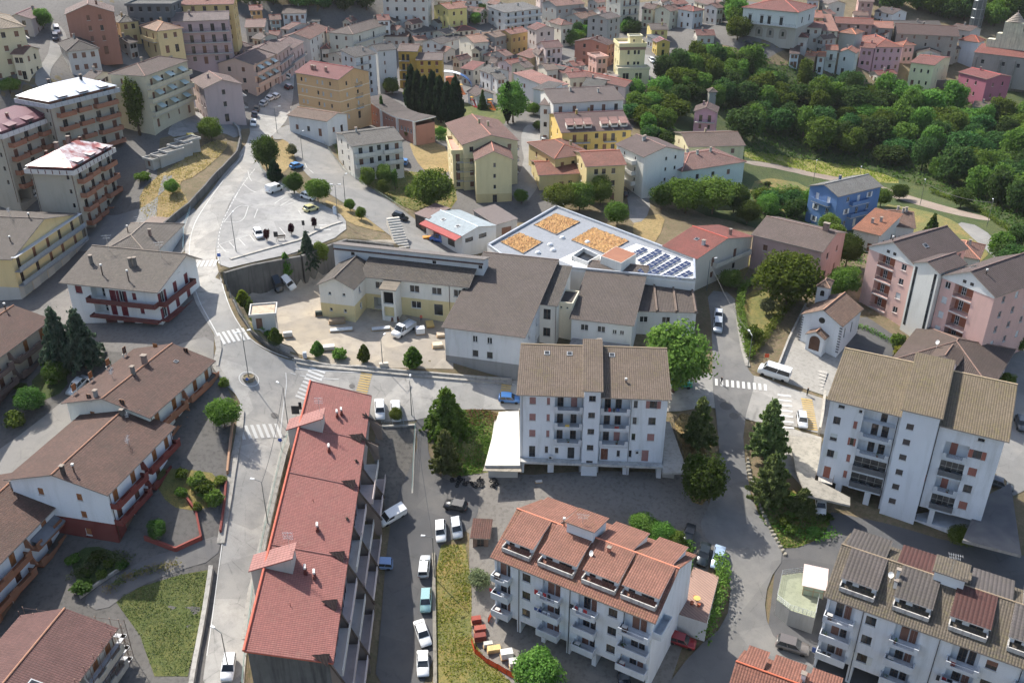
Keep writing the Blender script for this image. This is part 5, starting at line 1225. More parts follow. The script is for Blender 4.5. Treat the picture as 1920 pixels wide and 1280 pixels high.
b.chimney(.4, .3, .5, .5, 1.1, (60, 58, 58)); b.chimney(.6, .7, .5, .5, 1.1, (60, 58, 58)); b.finish()
b = parapet_block('beige block with a plum coloured roof cut by the left edge', (-92, 246), (4, 254), (70, 206), 16.0, paint((110, 66, 76), .5), ((204, 202, 200), (176, 172, 170), (110, 62, 72)), D=19.0)
b.chimney(.75, .35, .5, .5, 1.0, (150, 90, 80)); b.finish()
# ------------------------------------------------------------------ the school
CR, YE = (226, 220, 204), (218, 196, 132)
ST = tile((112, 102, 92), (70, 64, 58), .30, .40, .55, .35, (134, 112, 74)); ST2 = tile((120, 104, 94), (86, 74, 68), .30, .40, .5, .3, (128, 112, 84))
def trio(b, side, a, z, w=1.8, h=1.5): b.win(side, a, z, w, h, 'open', fc=(226, 226, 222))
b = Bd('school_wing', 'cream and yellow gabled school wing with small square windows facing the yard', 'building', (591, 535), (664, 543), (620, 491), h=6.8, ov=.5, wall=CR, bands=[(3.0, YE)], floors=2); b.fc = (226, 226, 222)
b.roof('gy', 2.0, mat=ST, c=(112, 100, 90)); b.grid('f', (.30, .72), [0], .6, .7, 1.4, 'open'); b.grid('f', (.30, .72), [1], .6, .6, 1.5, 'open'); b.grid('r', (.3, .7), [0, 1], .9, 1.3, 1.1, 'open'); b.grid('l', (.3, .7), [0, 1], .9, 1.3, 1.1, 'open'); b.finish()
b = Bd('school_wing', 'long cream and yellow school wing with dark tiled roof behind the building yard', 'building', (672, 518), (880, 539), None, 7.0, h=7.0, ov=.5, wall=CR, bands=[(3.2, YE)], floors=2); b.fc = (226, 226, 222); W = b.W
b.roof('mx', 2.0, mat=ST, c=(112, 100, 90), cap=False)
for f, w_ in ((.17, 2.0), (.50, 2.0), (.71, 2.0), (.91, 1.8)): trio(b, 'f', f * W, 4.5, w_, 1.5)
trio(b, 'f', .51 * W, 1.1, 2.0, 1.5); b.win('f', .72 * W, .05, 1.8, 2.4, 'dark', name='doorway'); b.win('f', .30 * W, .9, 1.6, 1.5, 'dark')
b.hole('f', .10 * W, .19 * W, 0, 2.6, 2.0)
t = b.sub('entrance_porch', .235 * W, -3.3, 2.9, 3.4, 6.2, CR, ov=.3, base=-1.5); t.roof('mx', .7, mat=tile((168, 152, 128), (140, 126, 108), .2, 1.2, .15, .2), cap=False)
t.hole('f', .4, 2.5, 3.0, 5.6, .6, back=DARK()); t.hole('f', .4, 2.5, .2, 2.4, .5, back=plaster(YE))
t.finish(); b.downpipe('f', .83 * W); b.finish()
b = Bd('school_wing', 'tall narrow school wing with a pale clerestory wall and brown coping above the yard roof', 'building', (622, 467), (908, 497), None, 4.2, h=8.6, ov=.3, wall=(204, 204, 202), floors=2)
b.roof('mx', -1.2, mat=concrete((110, 104, 100), .5), cap=False)
for f in (.13, .68, .985): b.win('f', min(f * b.W, b.W - .6), 7.6, .8, .7, 'open')
b.stripe('f', 8.55, .25, (96, 66, 56), 0, None, .3, 'coping'); b.finish()
b = Bd('school_hall', 'grey walled school hall under a great brown tiled roof by the main road', 'building', (827, 613), (985, 633), (1031, 512), h=7.2, ov=.5, wall=(206, 208, 208), bands=[(1.2, (140, 140, 138))], floors=2, dirt=.8); b.fc = (226, 226, 222); W = b.W
b.roof('gx', 4.0, mat=ST2, c=(120, 104, 94), rf=.93)
for f in (.39, .575): b.win('f', f * W, 4.7, .95, 1.3, 'open'); b.win('f', f * W, 1.7, 1.1, 1.35, 'dark')
b.grid('r', (.15, .35, .55), [0, 1], 1.0, 1.6, 1.0, 'open'); b.grid('l', (.3, .6), [0, 1], 1.0, 1.4, 1.0, 'open'); b.finish()
b = Bd('school_link', 'cream school link with two tall barred windows between the hall and middle wing', 'building', (1001, 569), (1046, 574), (1078, 520), h=8.2, ov=.3, wall=CR, floors=2); b.fc = (110, 84, 66); W = b.W
b.roof('mx', 2.4, mat=ST, cap=False); b.win('f', .55 * W, 5.0, 1.4, 2.2, 'open'); b.win('f', .55 * W, 1.4, 1.4, 1.8, 'open'); b.downpipe('f', W - .1); b.finish()
b = Bd('school_stair', 'narrow cream school stair block with dark roof opening beside the link', 'building', (1042, 566), (1074, 570), (1072, 545), h=7.6, ov=.15, wall=(226, 212, 176), floors=2)
b.roof('flat', .15, mat=paint((60, 56, 54), .9), tint=(226, 212, 176)); b.grid('f', (.3, .7), [1], .35, .35, 2.6, 'dark'); b.grid('r', (.5,), [0, 1], .6, 1.4, 1, 'open'); b.finish()
b = Bd('school_wing', 'school middle wing with broad brown roof and white triple windows behind the apartment block', 'building', (1067, 597), (1189, 611), (1207, 520), h=6.2, ov=.4, wall=(210, 212, 208), floors=2); b.fc = (228, 228, 224); W = b.W
b.roof('gx', 3.4, mat=ST2, c=(120, 104, 94), rf=.92)
for f, w_ in ((.22, 1.5), (.50, 1.5), (.72, .8), (.84, .8)): b.win('f', f * W, 3.8, w_, 1.3 if w_ > 1 else .9, 'open')
b.box('annex', .02 * W, .98 * W, -2.6, -.003, -3, 1.9, concrete((150, 146, 142), .5)); b.finish()
b = Bd('school_wing', 'low school wing with ribbed brown roof behind the broad green tree', 'building', (1192, 583), (1309, 586), (1310, 530), h=5.2, ov=.3, wall=(206, 206, 202), floors=1); b.fc = (228, 228, 224)
b.roof('gx', 2.6, mat=ST2, c=(120, 104, 94), rf=.92); b.win('f', .12 * b.W, 2.6, 1.6, 1.3, 'open'); b.win('f', .5 * b.W, 2.6, 1.6, 1.3, 'open')
for f in (.01, .33, .66, .985):
	m = MB(); D2 = -b.ov + (b.D + 2 * b.ov) * .92; m.slab([(-.18, -.3, b.h + .35), (.18, -.3, b.h + .35), (.18, D2, b.h + 2.95), (-.18, D2, b.h + 2.95)], .6); put(m, 'parapet_rib', [concrete((122, 106, 94), .6)], b.root, (f * b.W, 0, 0))
b.finish()
# ---- flat roofed hall with planted beds and solar panels
def zz(x, y): return (900 + x / 4.571, 370 + y / 4.571)
fz = hit(1042, 388, 3.6).z; fr_ = mk('flat_roofed_school', None, None, (atz(1100, 470, fz).x, atz(1100, 470, fz).y, fz - 7.5)); tag(fr_, 'modern white school hall with a flat grey roof, planted beds and solar panels', 'building'); FO = fr_.location
def fpts(pts, dz=0): return [tuple(atz(*zz(*p), fz) - FO + Vector((0, 0, dz))) for p in pts]
def ccw(P):
	ar = sum(P[i][0] * P[(i + 1) % len(P)][1] - P[(i + 1) % len(P)][0] * P[i][1] for i in range(len(P))); return P if ar > 0 else P[::-1]
OUT = ccw(fpts([(62, 420), (650, 84), (1842, 536), (1846, 722), (1300, 668), (700, 610), (200, 520)]))
m = MB(); m.slab(OUT, .4, 0, 1); put(m, 'roof_deck', [concrete((136, 140, 146), .25, .3), plaster((214, 216, 216))], fr_)
m = MB();
for i in range(len(OUT)):
	a, c = Vector(OUT[i]), Vector(OUT[(i + 1) % len(OUT)]); m.poly([(a.x, a.y, -1), (c.x, c.y, -1), (c.x, c.y, c.z - .4), (a.x, a.y, a.z - .4)])
put(m, 'wall', [plaster((210, 206, 198))], fr_)
for i in range(len(OUT)):
	a, c = Vector(OUT[i]), Vector(OUT[(i + 1) % len(OUT)]); d = (c - a).normalized(); n = Vector((-d.y, d.x, 0)); m = MB(); u = Vector((0, 0, .55))
	q = [a + n * .0, c + n * .0, c + n * .45, a + n * .45]; m.slab([p + u for p in q], .57); put(m, 'parapet', [METAL((196, 200, 204)) if i < 9 else FR()], fr_)
for pts in ([(175, 388), (335, 308), (538, 388), (372, 488)], [(458, 240), (652, 142), (858, 215), (655, 325)], [(782, 372), (972, 262), (1278, 378), (1075, 490)]):
	P = ccw(fpts(pts)); o = mk('planted_bed', None, fr_); m = MB(); u = Vector((0, 0, .22))
	for i in range(4):
		a, c = Vector(P[i]), Vector(P[(i + 1) % 4]); d = (c - a).normalized(); n = Vector((-d.y, d.x, 0)); m.slab([p + u for p in (a, c, c + n * .12, a + n * .12)], .21)
	put(m, 'bed_frame', [METAL((150, 150, 150))], o)
	m = MB(); N = 22; h_ = {}; rr = random.Random(len(pts) + int(P[0][0] * 10))
	g = lambda i, j: (Vector(P[0]).lerp(Vector(P[1]), i / N)).lerp(Vector(P[3]).lerp(Vector(P[2]), i / N), j / N) + Vector((0, 0, h_.setdefault((i, j), rr.uniform(.06, .34))))
	for i in range(N):
		for j in range(N): m.poly([g(i, j), g(i + 1, j), g(i + 1, j + 1), g(i, j + 1)])
	put(m, 'sedum', [soil(((182, 142, 92), (150, 108, 70), (122, 96, 54)), .8, 2.2)], o)
for x, y in ((705, 352), (601, 411), (626, 458), (496, 480), (921, 390)):
	p = Vector(fpts([(x, y)])[0]); m = MB(); m.bar((0, 0, 0), (0, 0, .25), .62, 1, 16)
	rings = [[(.56 * math.cos(k) * math.cos(i * .393), .56 * math.cos(k) * math.sin(i * .393), .252 + .36 * math.sin(k)) for i in range(16)] for k in (0, .4, .8, 1.2, 1.5)]
	m.loft(rings, 0); put(m, 'roof_dome', [paint((228, 230, 232), .3), FR()], fr_, p, smooth=True)
P = ccw(fpts([(672, 535), (880, 440), (1090, 520), (935, 640)], .012)); m = MB(); m.slab(P, .01); put(m, 'white_membrane', [paint((228, 226, 220), .7)], fr_)
P = ccw(fpts([(1212, 452), (1340, 398), (1836, 560), (1838, 715), (1330, 662)], .012)); m = MB(); m.slab(P, .01); put(m, 'white_membrane', [paint((232, 230, 224), .7)], fr_)
P = ccw(fpts([(785, 535), (885, 465), (1025, 530), (920, 590)])); m = MB(); u = Vector((0, 0, .95))
for i in range(4):
	a, c = Vector(P[i]), Vector(P[(i + 1) % 4]); d = (c - a).normalized(); n = Vector((-d.y, d.x, 0)); m.slab([p + u for p in (a + d * .2, c + d * .2, c + n * .2 + d * .2, a + n * .2 + d * .2)], .93)
m.slab([Vector(p) + Vector((0, 0, .03)) for p in P], .01, 1); put(m, 'light_well', [FR((214, 214, 210)), paint((18, 20, 22), .3)], fr_)
P = ccw(fpts([(1030, 590), (1160, 505), (1335, 570), (1205, 652)])); u = Vector((0, 0, 2.3)); m = MB(); m.slab([Vector(p) + u for p in P], 2.28, 1); put(m, 'plant_room', [FR((200, 196, 188)), plaster((224, 220, 208))], fr_)
cx_ = sum((Vector(p) for p in P), Vector()) / 4; m = MB(); m.slab([cx_ + (Vector(p) - cx_) * .96 + Vector((0, 0, 2.33)) for p in P], .025); put(m, 'plant_room_roof', [asphalt((150, 100, 76), .5, (166, 120, 96))], fr_)
def panel_mesh():
	m = MB(); m.box(-.8, .8, -.5, .5, -.03, 0, 1)
	for i in range(2):
		for j in range(3): m.poly([(-.76 + i * .77, -.46 + j * .31, .004), (-.76 + i * .77 + .75, -.46 + j * .31, .004), (-.76 + i * .77 + .75, -.46 + j * .31 + .3, .004), (-.76 + i * .77, -.46 + j * .31 + .3, .004)], 0)
	m.box(-.05, .05, .3, .36, -.35, -.031, 1); return m.mesh('solar_panel', [paint((52, 62, 96), .15, .3), METAL((200, 204, 208))])
PM = panel_mesh()
for (a, c) in (((1285, 503), (1440, 428)), ((1340, 562), (1522, 460)), ((1345, 650), (1602, 492)), ((1425, 675), (1690, 525)), ((1548, 690), (1775, 560)), ((1665, 705), (1798, 640))):
	A_, C_ = [Vector(p) for p in fpts([a, c])]; d = C_ - A_; L = d.length; d.normalize(); n = Vector((-d.y, d.x, 0)); k = int(L / 1.66)
	for i in range(k):
		for j in (0, 1):
			p = A_ + d * (i + .5) * 1.66 - n * (j * .72 + .3); o = mk('solar_panel', PM, fr_, p + Vector((0, 0, .40 + .12 * (1 - j))), math.atan2(d.y, d.x), (.97, .7, 1)); o.rotation_euler.x = R(10)
# ------------------------------------------------------------------ workshop sheds by the branch road
SH = concrete((150, 160, 164), .4, .6)
b = Bd('workshop', 'workshop with pale blue sheet roof and a red canopy beside the branch road', 'building', (796, 411), (866, 443), (928, 421), h=3.8, ov=.2, wall=(200, 200, 196), near=False)
b.roof('gx', 1.1, mat=SH, c=(200, 208, 212), rf=.45); b.grid('r', (.2, .4, .6, .8), [0], 2.2, 1.0, 1.9, 'open'); b.win('f', .3 * b.W, .1, 2.6, 2.6, 'garage', shc=(90, 60, 54)); b.win('f', .7 * b.W, .1, 2.6, 2.6, 'garage', shc=(60, 56, 54)); b.awning('f', b.W / 2, 3.7, b.W, 1.9, .5, (156, 70, 66)); b.skylight(.3, .2, 1, 1); b.skylight(.7, .2, 1, 1); b.finish()
b = Bd('shed', 'dark timber shed with brown ribbed roof next to the workshop', 'shed', (776, 400), (804, 410), (836, 393), h=3.4, ov=.2, wall=(70, 62, 58)); b.roof('mx', .8, mat=paint((104, 82, 78), .6)); b.win('f', b.W / 2, .1, 1.6, 2.1, 'garage'); b.finish()
b = Bd('shed', 'wide shed with a plain dark brown roof behind the workshop', 'shed', (886, 394), (929, 422), (968, 411), h=3.6, ov=.2, wall=(180, 176, 170)); b.roof('mx', .5, mat=paint((96, 86, 84), .7)); b.win('r', b.D / 2, .1, 2.6, 2.4, 'garage'); b.finish()
# ------------------------------------------------------------------ houses between school and old town
def house(label, A, B, C, h, wall, roofc, kind='gx', rise=1.8, D=None, fl=None, cols=(.2, .5, .8), side=(.3, .7), st=('open', 'shut', 'persc'), name='house', cat='house', ov=.4, rf=.5, shc=None, fc=None, bands=None, bal=None, w=1.0, wh=1.35, chim=1, moss=.3, group=None, mat=None, done=True, near=False, balst='rail', z=None):
	b = Bd(name, label, cat, A, B, C, D, h=h, ov=ov, wall=wall, floors=fl, bands=bands, near=near, group=group, z=z)
	if shc: b.shc = shc
	if fc: b.fc = fc
	rc2 = tuple(int(x * .72) for x in roofc)
	b.roof(kind, rise, c=roofc, rf=rf, mat=mat or tile(roofc, rc2, .34, .44, .45, moss), tint=wall)
	b.short = label
	if bal:
		for k, f0, f1 in bal:
			side_ = 'f'
			if k < 0: side_, k = 'r', -k
			if side_ == 'f': b.bal('f', f0 * b.W, f1 * b.W, k * b.fh, 1.1, balst, (190, 186, 180), (70, 66, 64) if balst == 'rail' else wall)
			else: b.bal('r', f0 * b.D, f1 * b.D, k * b.fh, 1.1, balst, (190, 186, 180), (70, 66, 64) if balst == 'rail' else wall)
	bk = [(k, f0, f1) for k, f0, f1 in (bal or [])]
	for sd, cs in (('f', cols), ('r', side), ('l', side), ('b', cols)):
		for k in range(b.fl):
			for f in cs:
				onb = any((kk == k and sd == 'f' or -kk == k and sd == 'r') and f0 <= f <= f1 for kk, f0, f1 in bk)
				if k == 0 and b.rnd.random() < .35: b.win(sd, f * b.L(sd), .05, 1.1, min(2.1, b.fh - .4), b.rnd.choice(('persc', 'door')), name='door')
				elif onb: b.win(sd, f * b.L(sd), k * b.fh + .04, 1.05, min(2.1, b.fh - .35), b.rnd.choice(('door', 'persc')), name='door')
				else: b.win(sd, f * b.L(sd), k * b.fh + min(.95, b.fh * .32), w, min(wh, b.fh * .5), b.rnd.choice(st) if not isinstance(st, str) else st)
	for i in range(chim): b.chimney(.25 + .5 * b.rnd.random(), .35 + .3 * b.rnd.random(), .5, .5, .9, tuple(int(x * .8) for x in wall))
	if done: b.finish()
	return b
GREYR, BRNR, PNKR, REDR, ORGR = (118, 110, 104), (122, 98, 88), (152, 116, 104), (150, 84, 72), (176, 110, 78)
b = house('cream three storey house with two grey gables and dark windows above the garden', (659, 275), (758, 262), (746, 234), 8.6, (214, 208, 194), (124, 118, 110), rise=1.5, fl=3, cols=(.15, .36, .52, .68, .88), st='open', bal=[(1, .03, .42), (2, .03, .42), (1, .60, .98), (2, .60, .98)], balst='solid', fc=(60, 50, 46));
b = house('yellow gable end of the tall yellow house over the workshop', (889, 301), (963, 299), None, 11.2, (214, 198, 140), (160, 108, 92), 'gy', 2.2, D=9.0, fl=4, cols=(.52,), w=.6, wh=1.0, st='open', bands=[(2.4, (196, 176, 116))], chim=0)
b = house('long yellow apartment house with brick red roof and roof terrace behind the plane tree', (866, 272), (974, 264), (908, 226), 12.2, (216, 200, 148), (152, 104, 90), 'gy', 2.0, fl=4, cols=(.15, .85), bal=[(-1, .1, .9), (-2, .1, .9), (-3, .1, .9)], chim=2)
b = house('yellow flat roofed wing with grey balconies left of the gable end', (846, 287), (889, 285), (876, 258), 9.8, (218, 200, 142), (190, 140, 120), 'flat', .7, fl=4, cols=(.25, .6, .85), bal=[(1, .2, 1), (2, .2, 1), (3, .2, 1)], st='open', mat=concrete((196, 150, 134), .3), chim=0)
b = house('white four storey house with long brown roof and top balcony above the yellow dormers', (1036, 194), (1172, 187), (1166, 162), 13.0, (216, 212, 202), (124, 104, 98), 'gx', 1.4, fl=4, cols=(.1, .3, .55, .72, .9), bal=[(3, .02, .48), (3, .52, .98)], rf=.7, chim=3)
b = house('narrow white annex with brown roof on the left of the long white house', (1010, 196), (1034, 198), (1030, 178), 11.0, (218, 216, 210), (128, 106, 98), 'mx', 1.4, fl=3, cols=(.5,), chim=0)
b = house('yellow house with a row of pink roofed dormers in front of the white one', (1052, 249), (1187, 243), (1180, 206), 9.0, (226, 186, 84), (130, 96, 92), 'gx', 2.6, fl=3, cols=(.18, .34, .5, .62, .74, .9), bal=[(1, .05, .40), (2, .05, .40), (1, .60, .78), (2, .60, .78)], st=('shut', 'open'), done=False, chim=2)
for f in (.08, .21, .34, .58, .72, .86):
	m = MB(); x0, x1 = f * b.W, f * b.W + .1 * b.W; y0 = 1.3; zf = b.h + 1.75
	m.slab([(x0 - .15, y0 - .5, zf - .1), (x1 + .15, y0 - .5, zf - .1), (x1 + .15, y0 + 2.6, zf + .9), (x0 - .15, y0 + 2.6, zf + .9)], .1, 0, 0); m.box(x0, x1, y0, y0 + 2.2, zf - 1.3, zf - .06, 1); m.poly([(x0 + .25, y0 - .004, zf - .85), (x1 - .25, y0 - .004, zf - .85), (x1 - .25, y0 - .004, zf - .2), (x0 + .25, y0 - .004, zf - .2)], 2); put(m, 'dormer', [tile((196, 140, 126), (170, 116, 104), .4, .5, .2, .1), plaster((224, 216, 200)), glass_dark()], b.root)
b.finish()
b = house('yellow house with an orange hipped roof and tall side wall by the side street', (1098, 313), (1176, 309), (1169, 278), 9.4, (212, 186, 116), (176, 104, 82), 'gx', 1.7, fl=3, cols=(.25, .45, .7), side=(.3, .6), st='open', chim=0)
b = house('low yellow wing with bright orange roof left of the orange hipped house', (1009, 329), (1098, 325), (1094, 296), 4.2, (216, 192, 122), (180, 104, 80), 'gx', 1.5, fl=1, cols=(.5, .7), st='open', chim=0)
b = house('yellow house with rust brown hipped roof behind the low orange wing', (1040, 298), (1112, 288), (1075, 256), 7.2, (214, 190, 124), (156, 96, 76), 'hip', 1.6, fl=2, chim=1)
b = house('tall white house with round white corner balconies and brown roof', (1207, 295), (1288, 282), (1192, 264), 11.2, (224, 224, 214), (128, 104, 98), 'gy', 1.8, fl=4, cols=(.55, .78), w=.6, wh=.9, st='open', chim=2, done=False)
for k in (1, 2, 3): b.bal('l', b.D * .25, b.D * .75, k * 2.8, 1.4, 'solid', (214, 212, 206), (216, 214, 208))
b.finish()
b = house('cream house with a wide brown gable roof behind the pale green house', (1290, 276), (1399, 273), (1345, 245), 6.4, (222, 208, 158), (134, 106, 92), 'gx', 1.8, fl=2, chim=1)
b = house('pale green house with layered pink tiled hip roofs below the wood', (1278, 322), (1400, 303), (1345, 276), 7.6, (204, 218, 206), (164, 116, 104), 'hip', 2.0, fl=2, chim=3, cols=(.25, .5, .75))
b = house('bright blue house with grey zigzag roof in the valley', (1515, 348), (1572, 369), (1630, 340), 9.6, (84, 128, 190), (150, 148, 142), 'gy', 1.8, fl=3, cols=(.3, .7), side=(.25, .5, .75), st=('open', 'pers'), shc=(220, 222, 224), fc=(226, 226, 226), bal=[(2, .2, .8), (-1, .3, .7), (-2, .3, .7)], balst='solid', chim=1)
b = house('faded pink house with a long brown roof and brick chimney behind the big oak', (1408, 440), (1543, 473), (1564, 430), 8.0, (196, 152, 142), (134, 112, 102), 'gx', 2.2, fl=2, chim=0, done=False); b.chimney(.86, .5, 1.2, .8, 1.3, (150, 118, 104)); b.finish()
b = house('house with a vivid red roof and cream balcony gable next to the solar panels', (1241, 461), (1307, 486), (1396, 437), 7.0, (214, 204, 184), (178, 88, 74), 'gx', 2.1, fl=2, chim=0, bal=[(-1, .3, .95)], balst='solid', done=False); b.chimney(.75, .25, .6, .6, .8, (190, 190, 186)); b.chimney(.8, .7, .5, .5, 1.1); b.skylight(.45, .3, .9, .9); b.finish()
b = house('small house with a bright orange roof below the blue house', (1597, 429), (1651, 442), (1692, 412), 4.8, (196, 196, 192), (196, 116, 76), 'mx', 1.5, fl=1, cols=(.3, .7), chim=2)
b = house('old farmhouse with faded tile roof and white chimneys behind the orange roof', (1668, 424), (1718, 428), (1728, 402), 4.8, (210, 208, 202), (150, 112, 92), 'gx', 1.8, D=13.0, fl=1, chim=3)
b = house('small villa with pink tile roof and orange lean-to by the villa drive', (1768, 474), (1838, 487), (1862, 462), 4.6, (206, 204, 196), (172, 118, 98), 'hip', 1.6, fl=1, chim=1)
b = house('house with orange roof cut by the right edge behind the pink block', (1888, 560), (1960, 590), (1960, 520), 6.0, (206, 198, 184), (180, 104, 74), 'gx', 1.8, fl=2)
b = house('brown hip roofed villa with pink dormer gable beside the rear street', (1668, 676), (1860, 732), (1886, 650), 4.6, (214, 184, 176), (118, 96, 86), 'hip', 3.2, fl=1, ov=.8, chim=0, done=False)
t = b.sub('gabled_dormer', b.W * .36, 1.2, 4.2, 4.5, b.h + 2.1, (222, 196, 190), ov=.4, base=b.h - .5); t.win('f', t.W * .35, b.h + .7, 1.0, 1.2, 'open'); t.win('f', t.W * .7, b.h + .7, .8, 1.2, 'open'); t.roof('gy', 1.2, c=(124, 100, 88), mat=tile((124, 100, 88), (94, 76, 66), .34, .44, .4, .2)); t.finish(); b.dish(.34, .3, 1.2); b.finish()
# ---- pink twin gabled block
PK = (226, 176, 162); PT = tile((118, 98, 92), (90, 74, 70), .5, .4, .3, .2)
b = Bd('apartment_block', 'pink apartment block with white gables and a white stair tower behind the chapel', 'building', (1625, 462), (1716, 498), None, 17.0, h=12.4, ov=.4, wall=PK, floors=4); b.fc = (200, 204, 206); b.shc = (204, 206, 204); b.short = 'pink block'
c_ = b.world(0, 0, 12.4); dv = atz(1869, 557, b.z0 + 12.4); WT = (dv - b.org).dot(b.ex) - b.ov
def gab_unit(q, left):
	W = q.W; F = 3.1; a0, a1 = (.24 * W, .60 * W) if left else (.26 * W, .62 * W)
	for k in range(4):
		z = k * F
		q.hole('f', a0, a1, z + .1, z + 2.8, 1.6, back=plaster((176, 96, 64), .4)); q.bal('f', a0, a1, z + .1, .15, 'rail', (196, 192, 188), (90, 84, 80), .95, .2)
		q.inwin('f', a0 + (a1 - a0) * .3, z + .12, 1.6, .9, 2.0, 'door', fc=(206, 210, 212))
		q.win('f', (.80 if left else .13) * W, z + 1.0, 1.1, 1.3, q.rnd.choice(('open', 'shut')))
		q.grid('l', (.2, .5, .8), [k], 1, 1.3, 1.0, ('open', 'shut')); q.grid('r', (.2, .45, .7, .9), [k], 1, 1.3, 1.0, ('open', 'shut')); q.grid('b', (.3, .7), [k], 1, 1.3)
	q.roof('gy', 3.0, c=(118, 98, 92), mat=PT)
	m = MB(); g = q.gab[0]; m.poly([(p[0], -.05, p[2]) for p in g]); m.poly([(p[0], -.003, p[2]) for p in g][::-1])
	m.box(0, W, -.05, -.003, q.h - .5, q.top['f'] - .002); put(m, 'pediment', [plaster((226, 226, 220))], q.root)
	for f in (.42, .56):
		m = MB(); m.box(f * W - .35, f * W + .35, -.07, -.052, q.h + .25, q.h + .85); put(m, 'vent_window', [paint((60, 56, 54), .5)], q.root)
gab_unit(b, True); b.skylight(.75, .4, .9, 1.1); b.pipe_(.25, .2, .7)
W0 = b.W
t = b.sub('stair_tower', W0 + .5, -1.0, WT * .20, 8.0, 13.2, (228, 226, 214), ov=.3, base=-2)
for f in (.12, .88):
	m = MB(); m.box(f * t.W - .28, f * t.W + .28, -.02, .02, 0, 12.6); put(m, 'stair_window', [glass_dark()], t.root)
t.roof('gy', 1.3, c=(124, 104, 98), mat=PT); t.finish()
t2 = b.sub('right_unit', W0 + .7 + WT * .20, 0.0, WT - (W0 + .7 + WT * .20), b.D, 12.4, PK, ov=.4, base=-3); gab_unit(t2, False); t2.skylight(.2, .35, .9, 1.1); t2.pipe_(.62, .16, .7); t2.finish()
b.finish()
# ---- chapel
b = Bd('chapel', 'small white chapel with quoined corners and a mottled clay tile roof', 'chapel', (1501, 589), (1580, 613), (1600, 573), h=5.8, ov=.35, wall=(216, 220, 222)); W = b.W; CT = tile((172, 132, 106), (126, 96, 80), .3, .4, .7, .3, (196, 176, 148))
b.roof('gy', 2.3, c=(172, 132, 106), mat=CT)
m = MB(); m.bar((W * .5, -.03, 5.7), (W * .5, -.004, 5.7), .62, 0, 20); put(m, 'round_window', [glass_dark()], b.root)
m = MB()
for z in np.arange(0, 5.6, .56):
	for x in (0, W): m.box(x - .28, x + .28, -.05, -.004, z, z + .3)
put(m, 'quoin', [concrete((104, 104, 106), .3)], b.root)
for f in (.25, .6): b.win('r', f * b.D, 2.2, .6, 2.2, 'open'); b.win('l', f * b.D, 2.2, .6, 2.2, 'open')
t = b.sub('porch', W * .5 - 1.7, -1.9, 3.4, 1.9, 3.0, (216, 220, 222), ov=.3, base=-1); t.roof('gy', 1.1, c=(172, 132, 106), mat=CT)
m = MB(); n = 12; ar = [(1.7 + 1.05 * math.cos(math.pi * i / n), -.02, 2.0 + 1.05 * math.sin(math.pi * i / n)) for i in range(n + 1)] + [(.65, -.02, 0), (2.75, -.02, 0)]; m.poly(ar); put(m, 'door', [paint((84, 56, 42), .6)], t.root); t.finish()
b.finish()
bt = Bd('bell_tower', 'little square bell tower with tiled cap behind the chapel', 'tower', (1530, 536), (1557, 541), (1566, 527), h=8.6, ov=.25, wall=(206, 208, 208)); bt.roof('hip', 1.0, c=(150, 122, 104), mat=CT)
m = MB(); w_ = bt.W; ar = [(w_ / 2 + .4 * math.cos(math.pi * i / 10), -.02, 7.4 + .4 * math.sin(math.pi * i / 10)) for i in range(11)] + [(w_ / 2 - .4, -.02, 6.6), (w_ / 2 + .4, -.02, 6.6)]; m.poly(ar); put(m, 'bell_opening', [DARK()], bt.root); bt.finish()
# ------------------------------------------------------------------ blocks round the upper street
b = house('orange apartment block with cream bands and a wide red roof by the upper street', (551, 136), (634, 150), (672, 118), 12.6, (222, 172, 112), (150, 84, 82), 'gx', 2.2, D=13.5, fl=4, cols=(.12, .22, .5, .62, .8), side=(.25, .6), st=('shut', 'open'), w=.7, wh=1.1, shc=(190, 190, 184), chim=0, done=False, mat=tile((158, 86, 84), (130, 68, 68), .45, .45, .2, .1), name='apartment_block', cat='building')
for z in (3.0, 6.1, 9.2):
	for sd in 'fr': b.stripe(sd, z, .25, (232, 208, 166))
for f in (.25, .32, .58): b.chimney(f, .2, .6, .6, .9, (176, 130, 110))
for k in (1, 2, 3): b.bal('r', b.D * .5, b.D * .7, k * 3.15, .9, 'rail')
b.finish()
b = house('low white house with mottled tile roof below the orange block', (537, 216), (613, 228), (655, 206), 4.6, (214, 216, 214), (146, 116, 98), 'gx', 1.2, D=9.5, fl=1, cols=(.2, .5, .8), chim=0, moss=.5)
b = house('tall plain grey white block with dark roof and small windows left of the yellow flats', (707, 96), (745, 92), None, 14.5, (206, 206, 200), (100, 94, 92), 'gx', 1.4, D=9.0, fl=5, cols=(.35,), w=.5, wh=1.2, st=('shut', 'dark'), chim=1)
b = house('white balcony block with dark roof joined to the plain grey white block', (666, 108), (707, 100), None, 13.4, (210, 212, 208), (92, 86, 84), 'mx', 1.6, D=8.0, fl=5, cols=(.3, .7), bal=[(1, 0, .6), (2, 0, .6), (3, 0, .6), (4, 0, .6)], chim=1)
b = house('mustard yellow flats with brown strip and balconies behind the dark cypresses', (744, 96), (783, 97), None, 13.0, (208, 162, 52), (150, 124, 114), 'gx', 1.6, D=9.0, fl=4, cols=(.25, .5), bal=[(1, .05, .6), (2, .05, .6), (3, .05, .6)], bands=None, chim=0, name='apartment_block', cat='building')
b = house('mustard yellow flats with square brown windows, right half of the pair', (779, 113), (830, 113), None, 10.5, (212, 166, 50), (150, 128, 120), 'gx', 1.6, D=10.0, fl=4, cols=(.2, .5, .8), st=('shut', 'open'), shc=(120, 60, 40), chim=0, name='apartment_block', cat='building')
